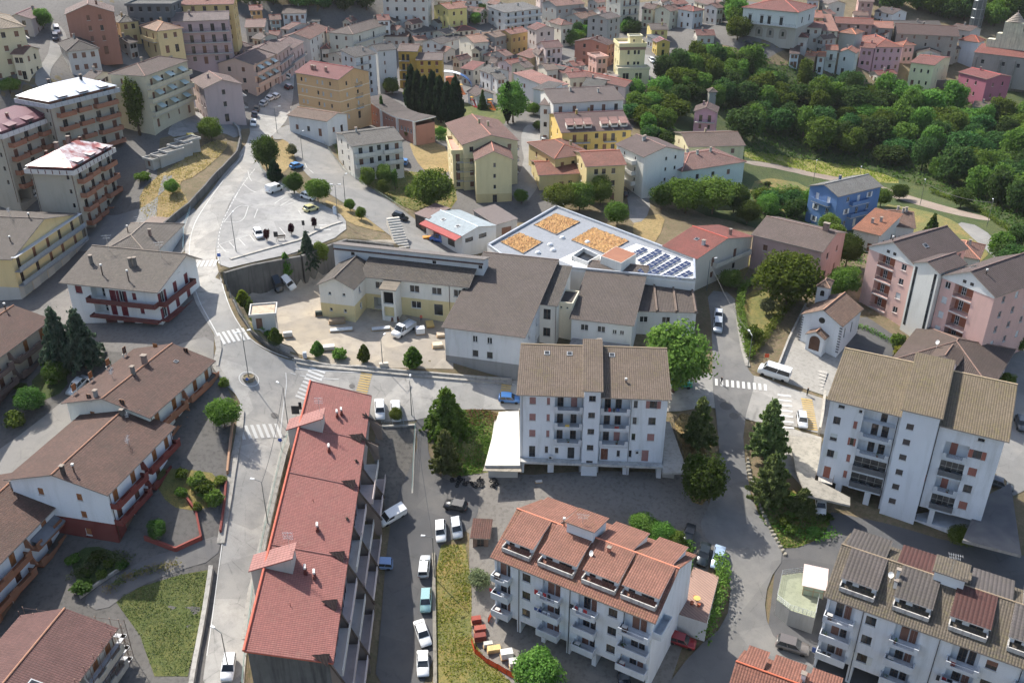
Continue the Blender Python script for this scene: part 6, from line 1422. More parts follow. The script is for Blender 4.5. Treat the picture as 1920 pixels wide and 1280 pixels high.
# pink kindergarten with a wavy roof
b = Bd('kindergarten', 'brick pink kindergarten with white fins and a wavy roof edge', 'building', (682, 190), (779, 224), None, 7.0, h=6.4, ov=.3, wall=(190, 128, 106), floors=2, near=False); b.fc = (232, 232, 230)
W = b.W; m = MB(); N = 20; wv = lambda f: b.h + .9 * math.cos(f * 5.2) * (1 - f * .3) - f * .8
for i in range(N): f0, f1 = i / N, (i + 1) / N; m.slab([(W * f0 - .4 * (i == 0), -.6, wv(f0)), (W * f1 + .4 * (i == N - 1), -.6, wv(f1)), (W * f1 + .4 * (i == N - 1), b.D + .3, wv(f1) + .3), (W * f0 - .4 * (i == 0), b.D + .3, wv(f0) + .3)], .3, 0, 1)
put(m, 'roof', [tile((106, 92, 86), (82, 72, 68), .4, .5), FR()], b.root); b.top = {k: b.h - 1.9 for k in 'frbl'}
for i in range(N):
	f0, f1 = i / N, (i + 1) / N; b.gab.append([(W * f0, 0, b.h - 1.9), (W * f1, 0, b.h - 1.9), (W * f1, 0, wv(f1) - .25), (W * f0, 0, wv(f0) - .25)])
for f in (.02, .34, .66, .98): b.box('fin', f * W - .18, f * W + .18, -.7, -.003, -2, wv(f) - .35, plaster((226, 226, 222)))
for k, z in ((0, 1.0), (1, 3.4)):
	for f in (.1, .16, .22, .42, .48, .54): b.win('f', f * W, z, .6, .6, 'open')
for f in (.72, .78, .84, .90): b.win('f', f * W, 1.8, .9, 1.2, 'open')
b.finish()
# ------------------------------------------------------------------ old town and upper quarter
W1, W2, W3, W4, W5 = (.3, .7), (.2, .5, .8), (.12, .37, .62, .87), (.5,), (.1, .3, .5, .7, .9)
TOWN = [
# label, A, B, C or depth, eave height, wall, roof, kind, rise, columns, options
('tall beige flats with sandy hipped roof at the upper left corner', (-42,58),(48,50),(72,25),13,(206,192,148),(176,154,126),'hip',2.2,W2,dict(fl=4,bal=[(-1,.1,.9),(-2,.1,.9),(-3,.1,.9)])),
('grey house with arched windows behind the white metal roof', (-45,160),(50,116),10,6,(176,178,178),(112,110,104),'gx',1.2,W3,{}),
('small house with a mauve roof between the beige flats and brown flats', (60,36),(92,22),8,5,(190,180,170),(150,112,110),'gx',1.4,W1,{}),
('tall terracotta brown flats with few windows beside the steep lane', (120,28),(215,23),12,11,(178,116,92),(142,112,104),'gy',2.4,(.45,.7),dict(fl=4,w=.8,side=(.6,))),
('grey white house with dark hipped roof below the brown flats', (124,97),(187,91),(222,70),6,(192,188,182),(90,80,76),'hip',1.8,W2,dict(fl=2)),
('yellow house with a grey roof behind the sandy roofed villa', (222,43),(262,39),9,6,(208,184,118),(114,108,100),'hip',1.4,W1,{}),
('yellow villa with sandy orange hipped roof above the terrace wall', (260,49),(293,59),(334,50),6.4,(222,194,130),(192,148,118),'hip',1.6,W1,dict(bal=[(1,.1,.9)],balst='solid')),
('lilac flats with twin gables and long dark balconies', (320,41),(430,37),11,12.5,(188,158,158),(146,126,122),'gx',1.6,W5,dict(fl=4,bal=[(1,0,1),(2,0,1),(3,0,1)],st='open')),
('yellow flats with a red roof behind the lilac flats', (325,10),(438,8),10,11,(220,184,108),(176,104,88),'gx',1.4,W5,dict(fl=4)),
('dark unfinished concrete block at the top left', (233,9),(322,9),10,9,(104,108,110),(96,96,94),'flat',.3,W5,dict(fl=3,st='dark',chim=0)),
('little orange house with red roof below the wooded ridge', (467,20),(493,19),7,5,(216,160,90),(170,104,90),'gx',1.2,W1,{}),
('grey house with pinkish roof and washing terrace', (458,52),(497,51),(506,37),5,(172,168,156),(158,120,108),'gx',1.4,W2,{}),
('bluish grey house with small red roof', (505,38),(528,37),7,5,(150,168,166),(150,104,92),'gx',1.3,W1,{}),
('white long house with dark brown roof below the trees', (528,26),(574,25),(579,9),6,(214,216,214),(116,96,90),'gx',1.5,W3,dict(bal=[(1,.25,.75)])),
('pale house with grey roof next to the white long house', (574,40),(601,39),(606,20),5.5,(200,200,192),(130,126,118),'gx',1.4,W1,{}),
('small shed house with a red roof in the middle of the upper quarter', (500,67),(523,67),7,3.5,(176,150,140),(148,90,80),'gx',1.0,W1,{}),
('cream cottage with a rust roof beside the red shed house', (524,54),(541,56),(553,42),5,(206,200,186),(150,104,94),'gx',1.3,W4,{}),
('white house with arched openings and big rust roof above the street row', (582,74),(620,53),12,9,(214,206,196),(142,94,82),'gx',1.8,W3,dict(fl=3)),
('mauve gable house heading the terraced street row', (380,167),(456,158),13,9.6,(194,168,164),(142,114,106),'gy',1.8,(.5,),dict(fl=3,w=.9,st='dark',bal=[(-1,0,1),(-2,0,1)],side=W3)),
('pink street row house with grey awnings, second from the mauve gable', (476,122),(520,101),12,9.6,(208,172,150),(140,112,106),'gx',1.8,W3,dict(fl=3,bal=[(1,0,1),(2,0,1)],balst='solid')),
('pink street row house, third from the mauve gable', (520,102),(546,84),12,9.6,(204,164,150),(138,110,104),'gx',1.8,W2,dict(fl=3,bal=[(1,0,1),(2,0,1)])),
('rose street house with long balcony at the far end of the row', (542,97),(571,78),11,8,(206,168,158),(144,112,106),'gx',1.6,W3,dict(fl=2,bal=[(1,0,1)])),
('beige flats with brown hip roof and grey awnings above the garages', (202,139),(272,143),(318,111),13.5,(202,190,156),(122,98,88),'hip',1.8,(.3,),dict(fl=4,w=.6,side=W3,bal=[(-1,0,1),(-2,0,1),(-3,0,1)],balst='solid')),
('low garages with maroon roof under the terrace wall', (342,161),(381,153),8,3,(176,168,156),(112,62,60),'mx',.5,W1,dict(chim=0)),
('hipped little house among the street row roofs', (448,90),(476,86),6,4,(180,150,140),(134,108,102),'hip',1.2,W1,{}),
('grey green flats with broad brown hipped roof in the centre', (614,61),(662,65),(708,31),10,(206,204,186),(120,102,94),'hip',1.8,W1,dict(fl=3,side=W3,bal=[(-1,0,1),(-2,0,1)])),
('cream house with dark roof in front of the grey green flats', (612,101),(646,109),(673,90),6,(212,208,190),(88,82,80),'gy',1.2,W1,{}),
('slim white house with red roof right of the grey green flats', (708,39),(733,38),9,9,(226,226,222),(160,92,82),'gx',1.3,W1,dict(fl=3)),
('low house with patched orange brown roof behind the mustard flats', (719,69),(766,69),(766,54),4,(200,190,176),(150,106,88),'gx',1.4,W2,{}),
('large cream old house at the top centre', (715,-8),(803,-7),10,10,(210,206,192),(150,120,108),'gx',1.8,W5,dict(fl=3)),
('white house with black roof below the large cream house', (774,29),(812,22),9,6.4,(214,214,206),(88,84,84),'gx',1.4,W2,{}),
('bright yellow old house with orange roof', (811,11),(840,18),(851,8),7,(220,204,110),(186,114,88),'gy',1.4,W1,{}),
('grey stone house right of the bright yellow house', (842,36),(874,33),8,6,(152,148,142),(112,102,98),'gx',1.4,W1,{}),
('small white house under the bright yellow house', (822,44),(843,41),6,4,(206,206,200),(98,92,90),'gx',1.1,W1,{}),
('dark stone house beside the green gap in the old town', (866,23),(888,20),6,5,(142,136,128),(120,100,92),'gx',1.2,W1,{}),
('house with long grey roof above the arched lane', (775,63),(820,57),9,5,(196,194,188),(112,106,102),'gx',1.4,W2,{}),
('house with faded orange roof above the mustard flats', (778,77),(803,75),6,4,(196,186,172),(190,132,108),'gx',1.2,W1,{}),
('white corner house with curved grey roof', (790,79),(826,83),(838,55),5.4,(212,212,206),(114,104,100),'gy',1.4,W1,{}),
('cream house with brown arched door on the old square', (834,65),(862,59),7,6,(206,200,174),(130,120,112),'gx',1.3,W2,{}),
('house with red hipped roof over the old square', (857,59),(894,56),7,5,(206,196,170),(162,94,80),'hip',1.4,W2,{}),
('cream white gabled house standing alone above the dark lane', (858,70),(888,81),(912,76),7.6,(226,218,194),(190,138,110),'gy',1.6,(.4,.75),dict(fl=2,w=.6)),
('white old house joined to the cream gabled house', (900,73),(928,70),8,8,(206,206,206),(190,150,122),'gx',1.2,W1,dict(fl=3)),
('low house with slanted rose red roof by the slide tower', (862,128),(887,132),7,6,(200,194,176),(176,98,90),'mx',1.6,W1,dict(chim=0)),
('white house with grey roof above the playground', (897,131),(919,139),8,6,(216,216,212),(120,116,110),'gx',1.3,W1,{}),
('white bungalow with brown roof beside the playground', (893,181),(928,177),8,3.8,(220,222,222),(120,96,90),'gy',1.5,W1,{}),
('big white commercial house with blue tinted bands at the top', (946,24),(1016,16),13,8,(208,208,202),(132,130,128),'mx',1.2,W5,dict(fl=3,w=1.6,bal=[(1,0,1),(2,0,1)],balst='solid')),
('grey house with pink roof right of the commercial house', (1043,12),(1098,7),12,8,(162,162,156),(168,116,100),'gx',1.6,W3,dict(fl=2)),
('white gabled house with tan roof, its long side in shade', (1090,36),(1126,30),9,6,(172,170,162),(152,112,92),'gx',1.5,W2,{}),
('square cream house with red hipped roof above the garden gap', (1028,41),(1052,48),(1068,44),8,(220,208,182),(160,112,98),'hip',1.4,W1,dict(fl=2)),
('white house with dull red roof behind the grey tower house', (1128,25),(1160,23),9,7,(214,210,198),(160,104,92),'gx',1.5,W1,{}),
('tall grey tower house with a sunlit left side', (1140,37),(1166,31),10,11,(164,162,154),(122,106,100),'gx',1.3,W1,dict(fl=4)),
('tallest pale old house with stacked balconies at the top', (1164,-4),(1203,-8),10,14,(208,202,182),(140,116,106),'gx',1.4,W2,dict(fl=4,bal=[(1,.1,.9),(2,.1,.9),(3,.1,.9)])),
('cream old house with brown roof next to the tallest one', (1202,16),(1226,18),9,8,(214,204,168),(134,104,94),'gx',1.4,W1,{}),
('cream gable house with two windows facing the valley', (1226,18),(1257,22),10,8,(214,208,178),(152,112,98),'gy',1.6,(.5,),{}),
('yellow cottage with dark mossy roof above the hill lane', (1220,56),(1254,56),(1254,45),6,(216,192,104),(110,94,84),'gx',1.2,W1,{}),
('small bright yellow hut with pink gable roof by the hill lane', (1231,80),(1259,79),6,5,(214,180,76),(160,104,106),'gy',1.0,(.5,),dict(chim=0)),
('little grey lean-to beside the bright yellow hut', (1224,73),(1245,71),5,4,(180,184,184),(130,134,138),'mx',.8,(.5,),dict(chim=0)),
('grey pink house with steep red roof above the wood', (1267,9),(1292,7),9,8,(196,190,184),(176,104,88),'gx',1.4,W1,{}),
('white blue house with red hipped roof above the wood', (1300,22),(1322,19),9,7,(202,206,206),(160,92,82),'hip',1.4,W1,{}),
('cream house with mauve roof at the top beside the tall tree', (1300,2),(1333,11),(1349,3),6,(222,212,178),(150,112,104),'gx',1.4,W2,{}),
('low house with a red roof half hidden by the wood', (1306,67),(1342,67),8,3.6,(200,192,178),(150,90,80),'gx',1.4,W1,{}),
('grey blue old house wall left of the ochre house', (928,71),(958,65),8,8,(162,158,148),(170,136,114),'gx',1.2,W2,dict(fl=2)),
('ochre yellow old house with salmon roof', (958,65),(992,59),7,8,(196,158,88),(196,128,108),'gx',1.2,W2,dict(fl=2)),
('tall pinkish white house with dark red roof at the bend of the alley', (987,51),(1005,57),(1030,50),10,(214,194,178),(150,92,86),'gx',1.4,W1,dict(fl=3)),
('narrow pink house with grey roofed attic above the alley', (1022,91),(1057,88),8,9,(224,198,186),(156,110,104),'gx',1.6,W2,dict(fl=3,bal=[(1,.55,.95),(2,.1,.4)])),
('ochre house with a wide red roof in the old town hollow', (968,102),(995,110),(1016,96),4.6,(190,164,110),(158,100,86),'gx',1.4,W1,{}),
('rose house with plain red roof in the old town hollow', (931,116),(960,125),(978,114),6,(222,194,190),(168,94,78),'gy',1.3,W1,{}),
('white house with grey roof steps left of the rose house', (908,137),(931,149),(956,150),5,(208,208,204),(124,118,110),'gy',1.2,W1,{}),
('cream cottage with tan roof below the narrow pink house', (1006,122),(1025,132),(1041,126),4,(222,212,188),(150,124,108),'gy',1.2,W4,{}),
('small cottage with tomato red roof beside the long red roof', (1058,118),(1075,125),(1087,118),4,(216,200,180),(172,94,78),'gy',1.1,W4,{}),
('small house with dark slate roof between two cottages', (1037,127),(1056,131),6,3.6,(176,172,166),(112,106,102),'gx',1.1,W4,{}),
('white house with a broad salmon roof edged in white', (1031,165),(1068,158),(1045,131),6.6,(220,214,206),(198,130,114),'mx',1.6,W2,dict(chim=0)),
('pale blue grey house end with flat grey roof above the cypress', (997,166),(1026,171),9,8,(208,214,220),(112,106,102),'mx',.8,(.7,),dict(chim=0)),
('long low house with red roof and rose gable ending at the hill meadow', (1173,164),(1195,159),(1090,117),5.6,(214,188,176),(160,92,80),'gy',1.6,(.5,),dict(chim=2,side=W5)),
('small cream house with pale flat roof beside the long red roof', (1115,147),(1145,151),7,4.6,(222,206,176),(186,160,150),'mx',.5,W1,{}),
('house with dark green grey roof in front of the long red roof', (1090,161),(1131,164),(1126,146),3.8,(190,186,176),(106,104,98),'gx',1.2,W1,{}),
('cottage with coral roof and cream end wall', (1052,139),(1068,147),(1089,138),4,(224,206,170),(178,110,98),'gy',1.1,W4,{}),
('white house with grey gable roof behind the salmon annex', (1096,81),(1118,91),(1141,85),5,(222,218,202),(132,128,120),'gy',1.3,W1,{}),
('salmon annex with flat roof left of the yellow villa', (1101,101),(1118,109),(1139,106),6,(222,168,148),(206,160,146),'flat',.4,W1,dict(chim=0)),
('brick coloured house with dark maroon roof beside the yellow villa', (1140,85),(1157,79),14,8,(196,124,98),(110,72,66),'gx',1.5,W1,{}),
('pale old house with red hip roof over the wood, leftmost of the cliff row', (1482,69),(1516,71),(1513,60),4.4,(206,196,184),(150,92,80),'hip',1.3,W1,{}),
('white cliff house with dark brown roof and garage', (1480,101),(1500,102),(1509,84),5,(206,210,214),(112,86,80),'gx',1.3,W1,{}),
('apricot cliff house with orange roof next to the white one', (1508,105),(1529,107),6,4.6,(214,170,130),(192,122,86),'gx',1.1,W1,{}),
('cream house with salmon roof behind the apricot cliff house', (1504,51),(1543,53),(1543,42),6.4,(206,198,182),(182,112,94),'gx',1.2,W1,{}),
('tall cream cliff house with tan roof', (1542,58),(1573,59),(1576,36),8,(214,206,178),(188,122,98),'mx',1.8,W1,dict(fl=3)),
('windowless grey cliff house with orange hipped roof', (1572,61),(1605,65),8,7.4,(182,180,168),(192,124,94),'hip',1.4,(),dict(side=())),
('narrow white cliff house with bright orange roof', (1531,106),(1549,107),7,6,(208,208,202),(200,124,82),'gx',1.1,W4,{}),
('pale cliff house with balcony under an orange roof', (1548,94),(1573,95),8,7.4,(204,206,196),(188,114,88),'gx',1.1,W4,dict(bal=[(1,.1,.9)])),
('pale gabled cliff house above the wood', (1572,98),(1606,101),8,8,(200,204,196),(188,114,88),'gy',1.4,(.35,),dict(w=.7,fl=2)),
('small pink wing left of the large pink house', (1612,89),(1641,91),8,7.4,(214,158,166),(176,104,88),'gx',1.2,W1,{}),
('large pink house with red hipped roof and outside steps', (1640,89),(1695,89),(1690,70),9,(216,160,168),(178,102,84),'hip',2.0,W3,dict(fl=3,w=.8)),
('pink back house with orange roof right of the large pink house', (1693,86),(1718,85),6,7,(214,160,158),(192,118,92),'hip',1.2,W1,{}),
('grey old house with long salmon roof behind the large pink house', (1615,51),(1676,54),(1675,41),6,(152,148,140),(198,126,100),'gx',1.1,W2,{}),
('long stone monastery wing with dark rust roof', (1679,63),(1800,69),(1796,49),8,(162,152,136),(106,72,62),'gx',1.8,W5,dict(w=.7)),
('white house with black brown roof below the monastery', (1718,99),(1766,102),(1752,82),5,(214,210,200),(86,68,64),'gy',1.4,W1,{}),
('lemon yellow house with pinkish red roof above the wood', (1706,117),(1753,123),(1756,104),8.6,(226,222,166),(170,98,86),'gx',1.3,W2,dict(w=.7,fl=2,st='dark')),
('tiny house with red roof in front of the large pink house', (1647,142),(1684,139),6,3.2,(210,200,184),(170,94,82),'gx',1.1,W4,{}),
('magenta pink house with red roof at the cliff edge', (1796,135),(1851,149),(1880,139),8,(184,96,118),(172,88,84),'gx',1.2,(.35,.65),dict(w=.8,fl=2)),
('white gabled farmhouse in front of the dark hill', (1675,27),(1703,23),10,5,(214,214,212),(112,94,92),'gy',1.5,W4,{}),
('row of low grey roofs behind the monastery', (1660,47),(1766,48),8,4,(176,170,162),(112,102,96),'gx',1.2,W5,{}),
('low house with brown roof beside the church', (1780,53),(1820,59),9,4.4,(200,192,184),(122,94,86),'gx',1.4,W1,{}),
('cream gable house at the top right of the old town', (1553,8),(1588,7),9,8,(214,210,190),(150,130,124),'gy',1.3,(.6,),dict(fl=2)),
('pale blue flats at the top behind the palazzo', (1512,0),(1537,1),9,7,(182,192,198),(150,120,110),'gx',1.2,W1,{}),
('ochre house with orange roof behind the cream cliff house', (1508,33),(1546,34),(1541,20),5.4,(196,170,120),(188,112,86),'gx',1.2,W1,{}),
('house with small round dormers along a red roof', (1565,44),(1638,47),8,5,(186,150,136),(178,106,90),'gx',1.8,W3,{}),
('brown roofed house beside the white garden tent', (1600,29),(1629,30),7,4.4,(180,170,158),(160,120,104),'gx',1.2,W1,{}),
('pink house at the top beside the dark trees', (1609,3),(1640,4),9,6.4,(198,152,142),(150,116,108),'gx',1.2,W1,{}),
('ruined stone hut with patched roof on the wooded slope', (1822,199),(1853,203),7,6,(196,190,176),(132,112,94),'gx',1.2,W4,{}),
('white shed with flat brown roof in the valley wood', (1844,297),(1878,304),5,3,(214,216,214),(150,134,124),'mx',.4,(),dict(chim=0,side=())),
('small pink house with white balcony in the wood', (1300,209),(1346,212),8,6.4,(208,150,168),(122,94,86),'gy',1.5,(.3,.7),dict(bal=[(1,.05,.95)],fl=2,w=.8)),
('narrow grey dovecote hut above the small pink house', (1329,173),(1346,173),4,5.4,(162,162,152),(128,112,100),'hip',1.0,(),dict(chim=0,side=())),
('white house with brown roof cut by the top edge above the yellow old house', (872,2),(906,0),8,5,(212,210,204),(120,100,94),'gx',1.2,W1,{}),
('pink house with two storeys cut by the top edge', (1012,-2),(1040,-3),8,6,(214,190,180),(160,112,100),'gx',1.2,W1,{}),
]
FW = [(206,200,186),(196,188,170),(214,206,196),(176,172,164),(204,186,166),(210,196,160)]; FR_ = [(150,104,92),(120,104,98),(164,112,98),(134,110,100),(172,116,96)]; rf_ = random.Random(5)
for lb, pts in (('small house packed among the flats at the upper left', [(18,102,26),(150,148,24),(178,160,20),(242,82,18),(302,86,22),(436,122,18)]), ('small house packed among the upper quarter roofs', [(470,72,20),(492,88,18),(556,64,18),(600,92,18),(640,42,18),(596,60,16),(690,112,16)]), ('small house packed into the old town centre', [(744,58,18),(756,44,16),(836,98,20),(846,112,16),(882,96,18),(905,104,18),(930,98,18),(948,106,16),(985,128,18),(992,146,20),(1010,104,16),(915,118,14)]), ('small house packed under the top edge', [(842,4,16),(868,12,14),(900,24,18),(930,10,16),(1066,22,18),(1080,10,16),(1120,6,18),(1150,14,16),(1240,4,18),(1275,26,14),(1345,16,14),(1180,24,14)]), ('small house packed behind the cliff row', [(1590,48,16),(1530,72,14),(1555,28,14),(1660,66,14),(1730,78,16),(1770,92,16),(1640,62,14)])):
	for x, y, w_ in pts: TOWN.append((lb, (x, y), (x + w_, y + rf_.uniform(-4, 3)), rf_.uniform(6, 9), rf_.uniform(4, 7), rf_.choice(FW), rf_.choice(FR_), rf_.choice(('gx', 'gx', 'gy', 'hip')), 1.3, W1, dict(group=lb + 's')))
for lb, A, B, C, h, wl, rc, kd, rise, cols, kw in TOWN:
	house(lb, A, B, None if isinstance(C, (int, float)) else C, h, wl, rc, kd, rise, D=C if isinstance(C, (int, float)) else None, cols=cols, **kw)
# awnings on the beige flats and the street row
for o in list(bpy.data.objects):
	lb = o.get('label', '')
	if o.parent is None and ('grey awnings' in lb):
		D_ = max((c.location.x if 'beige' in lb else c.location.x) for c in o.children); row = 'second' in lb
		for k in (1, 2, 3) if not row else (1, 2):
			for f in (.2, .5, .8):
				m = MB(); m.slab([(-1.2, -1.6, -.9), (1.2, -1.6, -.9), (1.2, -.02, 0), (-1.2, -.02, 0)], .03)
				bl = [c for c in o.children if c.name.startswith('balcony')]
				if not bl: continue
				q = bl[(k - 1) % len(bl)]; wd = q.dimensions.x if q.dimensions.x else 8
				xs = [v.co.x for v in q.data.vertices]; a = f * max(xs)
				put(m, 'awning', [paint((186, 200, 194), .8)], q, (a, 0, 2.5))
# ---- palazzo with arches
b = Bd('palazzo', 'long white palazzo with red hipped roof, balcony and ground floor arches', 'building', (1391, 14), (1498, 24), (1512, 10), h=10.4, ov=.5, wall=(206, 212, 206), bands=[(4.6, (176, 168, 154))], floors=2, near=False); b.fc = (60, 56, 52)
b.roof('hip', 2.8, c=(166, 92, 80), mat=tile((166, 92, 80), (126, 70, 62), .34, .44, .4, .2)); W = b.W
for f in (.14, .36, .50, .72): b.win('f', f * W, 5.2, 1.3, 2.8, 'open', name='window'); b.stripe('f', 8.2, .2, (160, 156, 150), f * W - .9, f * W + .9, .12, 'lintel')
b.bal('f', 0, W, 5.0, 1.2, 'rail'); b.grid('r', (.3, .7), [1], 1.2, 2.2, .6, 'open')
for f in (.34, .55, .78):
	m = MB(); ar = [(1.5 * math.cos(math.pi * i / 12), -.02, 2.2 + 1.5 * math.sin(math.pi * i / 12)) for i in range(13)] + [(-1.5, -.02, 0), (1.5, -.02, 0)]; m.poly(ar, 0); m.box(-.45, .45, -.06, -.025, 1.0, 2.6, 1); put(m, 'arch', [plaster((150, 140, 126)), glass_dark()], b.root, (f * W, 0, .3))
b.finish()
# ---- yellow villa with a turret
b = house('yellow villa with brown cornice, upper block and little roof turret', (1161, 87), (1213, 86), (1207, 76), 11.5, (222, 208, 146), (196, 180, 168), 'flat', .9, fl=3, cols=(.35, .6, .75), w=.8, st='open', fc=(70, 60, 50), mat=concrete((206, 192, 180), .3), chim=0, done=False)
t = b.sub('turret', b.W * .45, b.D * .3, 4.2, 3.6, b.h + 2.6, (222, 208, 150), ov=.3, base=b.h - .3); t.win('f', 1.4, b.h + .8, .6, .9, 'open'); t.roof('flat', .3, mat=concrete((176, 176, 172), .3), tint=(206, 196, 150)); t.finish()
t = b.sub('lower_storey', -1.2, -4.5, b.W + 2.0, 4.4, 4.6, (222, 210, 158), ov=.25, base=-3)
for f in (.2, .3, .6, .72): t.win('f', f * t.W, 1.2, 1.0, 2.0, 'open')
t.roof('flat', .5, mat=concrete((196, 182, 166), .3), tint=(206, 196, 150)); t.finish(); b.stripe('f', b.h - 1.4, 1.1, (150, 116, 92), -.2, b.W + .2, .12, 'cornice'); b.finish()
# ---- church
b = Bd('church', 'stone church with long red aisle roof and stepped modern front at the right edge', 'church', (1826, 98), (1945, 112), None, 9.0, h=9.0, ov=.3, wall=(152, 148, 140), floors=1, dirt=1.0); b.fc = (206, 204, 198)
b.roof('mx', 2.2, c=(176, 92, 78), mat=tile((176, 94, 80), (134, 70, 62), .34, .44, .35, .2), cap=False); W = b.W
for f in (.16, .50, .74, .95): b.win('f', f * W, 5.0, 1.1, 1.6, 'dark')
for f in (.05, .45, .68): b.box('buttress', f * W - .3, f * W + .3, -.7, -.004, -3, 7.5, concrete((150, 146, 140), .7))
st = concrete((206, 202, 176), .7)
for i, (x, z0_, z1_) in enumerate(((2.0, 9.0, 13.5), (5.0, 9.0, 16.0), (7.0, 9.0, 20.5), (14.0, 9.0, 17.5), (20.0, 9.0, 15.0))): b.box('stepped_front', x, x + (3.0, 2.0, 7.0, 6.0, 6.0)[i], 6.0 - i * .02, 9.4 + i * .02, z0_, z1_, st)
m = MB(); n = 16
for k in range(6):
	r0, r1 = 3.2 - k * .5, 3.0 - k * .5; m.loft([[(rr * math.cos(2 * math.pi * i / n), rr * math.sin(2 * math.pi * i / n), zz_) for i in range(n)] for rr, zz_ in ((r0, k * .55), (r0, k * .55 + .35), (r1 - .1, k * .55 + .5))])
m.bar((0, 0, 3), (0, 0, 4.2), .15, 0, 8); put(m, 'lantern_dome', [paint((150, 140, 128), .6)], b.root, (10.3, 8.5, 20.5))
for k in range(9):
	m = MB(); m.slab([(-.2, -1.0, 0), (1.6, -1.0, -.9), (1.6, 3.0, -.9), (-.2, 3.0, 0)], .2); put(m, 'roof_step', [paint((176, 182, 186), .4, .3)], b.root, (14 + k * 1.7, 6.5, 20.2 - k * .95))
b.finish()
b = house('white octagonal church tower base with red pyramid roof', (1797, 75), (1836, 80), None, 8.5, (206, 212, 220), (182, 98, 76), 'hip', 1.9, D=7.0, fl=1, cols=(), side=(), chim=0, name='tower_base', cat='tower')
# lattice bell tower
p0 = hit(1826, 58); bt = mk('lattice_bell_tower', None, None, p0); tag(bt, 'slim glazed lattice bell tower with metal cap behind the church', 'tower'); m = MB(); n = 8; Ht = 24.0; r_ = 2.6
for i in range(n):
	a, c = 2 * math.pi * i / n, 2 * math.pi * (i + 1) / n; m.bar((r_ * math.cos(a), r_ * math.sin(a), -1), (r_ * math.cos(a), r_ * math.sin(a), Ht), .13, 0, 4)
	for z in np.arange(2, Ht + .1, 3.6): m.bar((r_ * math.cos(a), r_ * math.sin(a), z), (r_ * math.cos(c), r_ * math.sin(c), z), .1, 0, 4)
put(m, 'lattice', [METAL((150, 154, 156))], bt)
m = MB(); m.bar((0, 0, -1), (0, 0, Ht), r_ * .86, 0, 8); put(m, 'glazing', [paint((96, 104, 106), .25)], bt)
m = MB(); m.bar((0, 0, Ht), (0, 0, Ht + 2.2), r_ * 1.12, 0, 16, r_ * .9); m.bar((0, 0, Ht + 2.2), (0, 0, Ht + 4.4), r_ * .9, 0, 16, .2); put(m, 'cap', [METAL((206, 210, 214))], bt)
# ------------------------------------------------------------------ trees
def quads_mesh(name, C, N, S, mat, rs, asp=1.0):
	"""leaf cards: centres, normals, sizes"""
	n = len(C); T = rs.normal(size=(n, 3)); N = N / (np.linalg.norm(N, axis=1, keepdims=True) + 1e-9)
	U = np.cross(N, T); U /= (np.linalg.norm(U, axis=1, keepdims=True) + 1e-9); V = np.cross(N, U)
	U = U * S[:, None] * .5; V = V * S[:, None] * .5 * asp
	P = np.stack([C - U - V * .6, C + U * .8 - V, C + U + V * .7, C - U * .7 + V], 1).reshape(-1, 3)
	me = bpy.data.meshes.new(name); me.vertices.add(4 * n); me.vertices.foreach_set('co', P.astype(np.float32).ravel())
	me.loops.add(4 * n); me.loops.foreach_set('vertex_index', np.arange(4 * n, dtype=np.int32))
	me.polygons.add(n); me.polygons.foreach_set('loop_start', np.arange(0, 4 * n, 4, dtype=np.int32))
	me.materials.append(mat); me.update(calc_edges=True); me.validate(); return me
def blob_crown(seed, nb, nl, leaf, mat, shape=(1, 1, .8), zc=.0, inner=.62, br=(.28, .46), name='crown'):
	"""clumps of leaves spread through an ellipsoid of unit radius, base at z = 0"""
	rs = np.random.RandomState(seed); B = []
	while len(B) < nb:
		p = rs.uniform(-1, 1, 3); d = np.linalg.norm(p)
		if d < 1 and (d > .35 or rs.rand() < .3): B.append(p * inner)
	B = np.array(B); B[:, 2] += .0; rr = rs.uniform(br[0], br[1], nb)
	k = rs.randint(0, nb, nl); D = rs.normal(size=(nl, 3)); D[:, 2] = D[:, 2] * .9 + .25; D /= np.linalg.norm(D, axis=1, keepdims=True)
	rad = rr[k] * (rs.uniform(.45, 1.12, nl) ** .5); C = B[k] + D * rad[:, None] + rs.normal(size=(nl, 3)) * .035
	C *= np.array(shape) * 1.16; C[:, 2] += shape[2] * 1.05 + zc
	N = D + rs.normal(size=(nl, 3)) * .55; return quads_mesh(name, C, N, leaf * rs.uniform(.6, 1.3, nl), mat, rs)
def conifer_crown(seed, tiers, per, nl, leaf, mat, droop=.25, top=1.0, base=.12, taper=1.0, upsweep=0.0, name='crown'):
	"""whorls of branches round a leader; unit radius and unit height"""
	rs = np.random.RandomState(seed); C = []; N = []
	for t in range(tiers):
		f = t / (tiers - 1); z = base + (top - base) * f; R_ = (1 - f) ** taper * .97 + .05
		m_ = max(3, int(per * (1 - f * .55)))
		for j in range(m_):
			a = 2 * math.pi * (j + rs.rand() * .7) / m_ + t * 1.3; L = R_ * rs.uniform(.72, 1.08); n = max(6, int(nl * (.3 + R_) / (tiers * per) * 1.7))
			u = rs.uniform(.12, 1, n) ** .75; dr = -droop * u ** 1.5 * .35 + upsweep * u * .3
			side = rs.normal(size=n) * .085 * (1.15 - u) * 1.5; r = L * u
			x = np.cos(a) * r - np.sin(a) * side; y = np.sin(a) * r + np.cos(a) * side; zz_ = z + dr * R_ + rs.normal(size=n) * .012
			C.append(np.c_[x, y, zz_]); N.append(np.c_[rs.normal(size=n) * .5, rs.normal(size=n) * .5, np.ones(n)])
	C = np.concatenate(C); N = np.concatenate(N); return quads_mesh(name, C, N, leaf * rs.uniform(.6, 1.3, len(C)), mat, rs, .8)
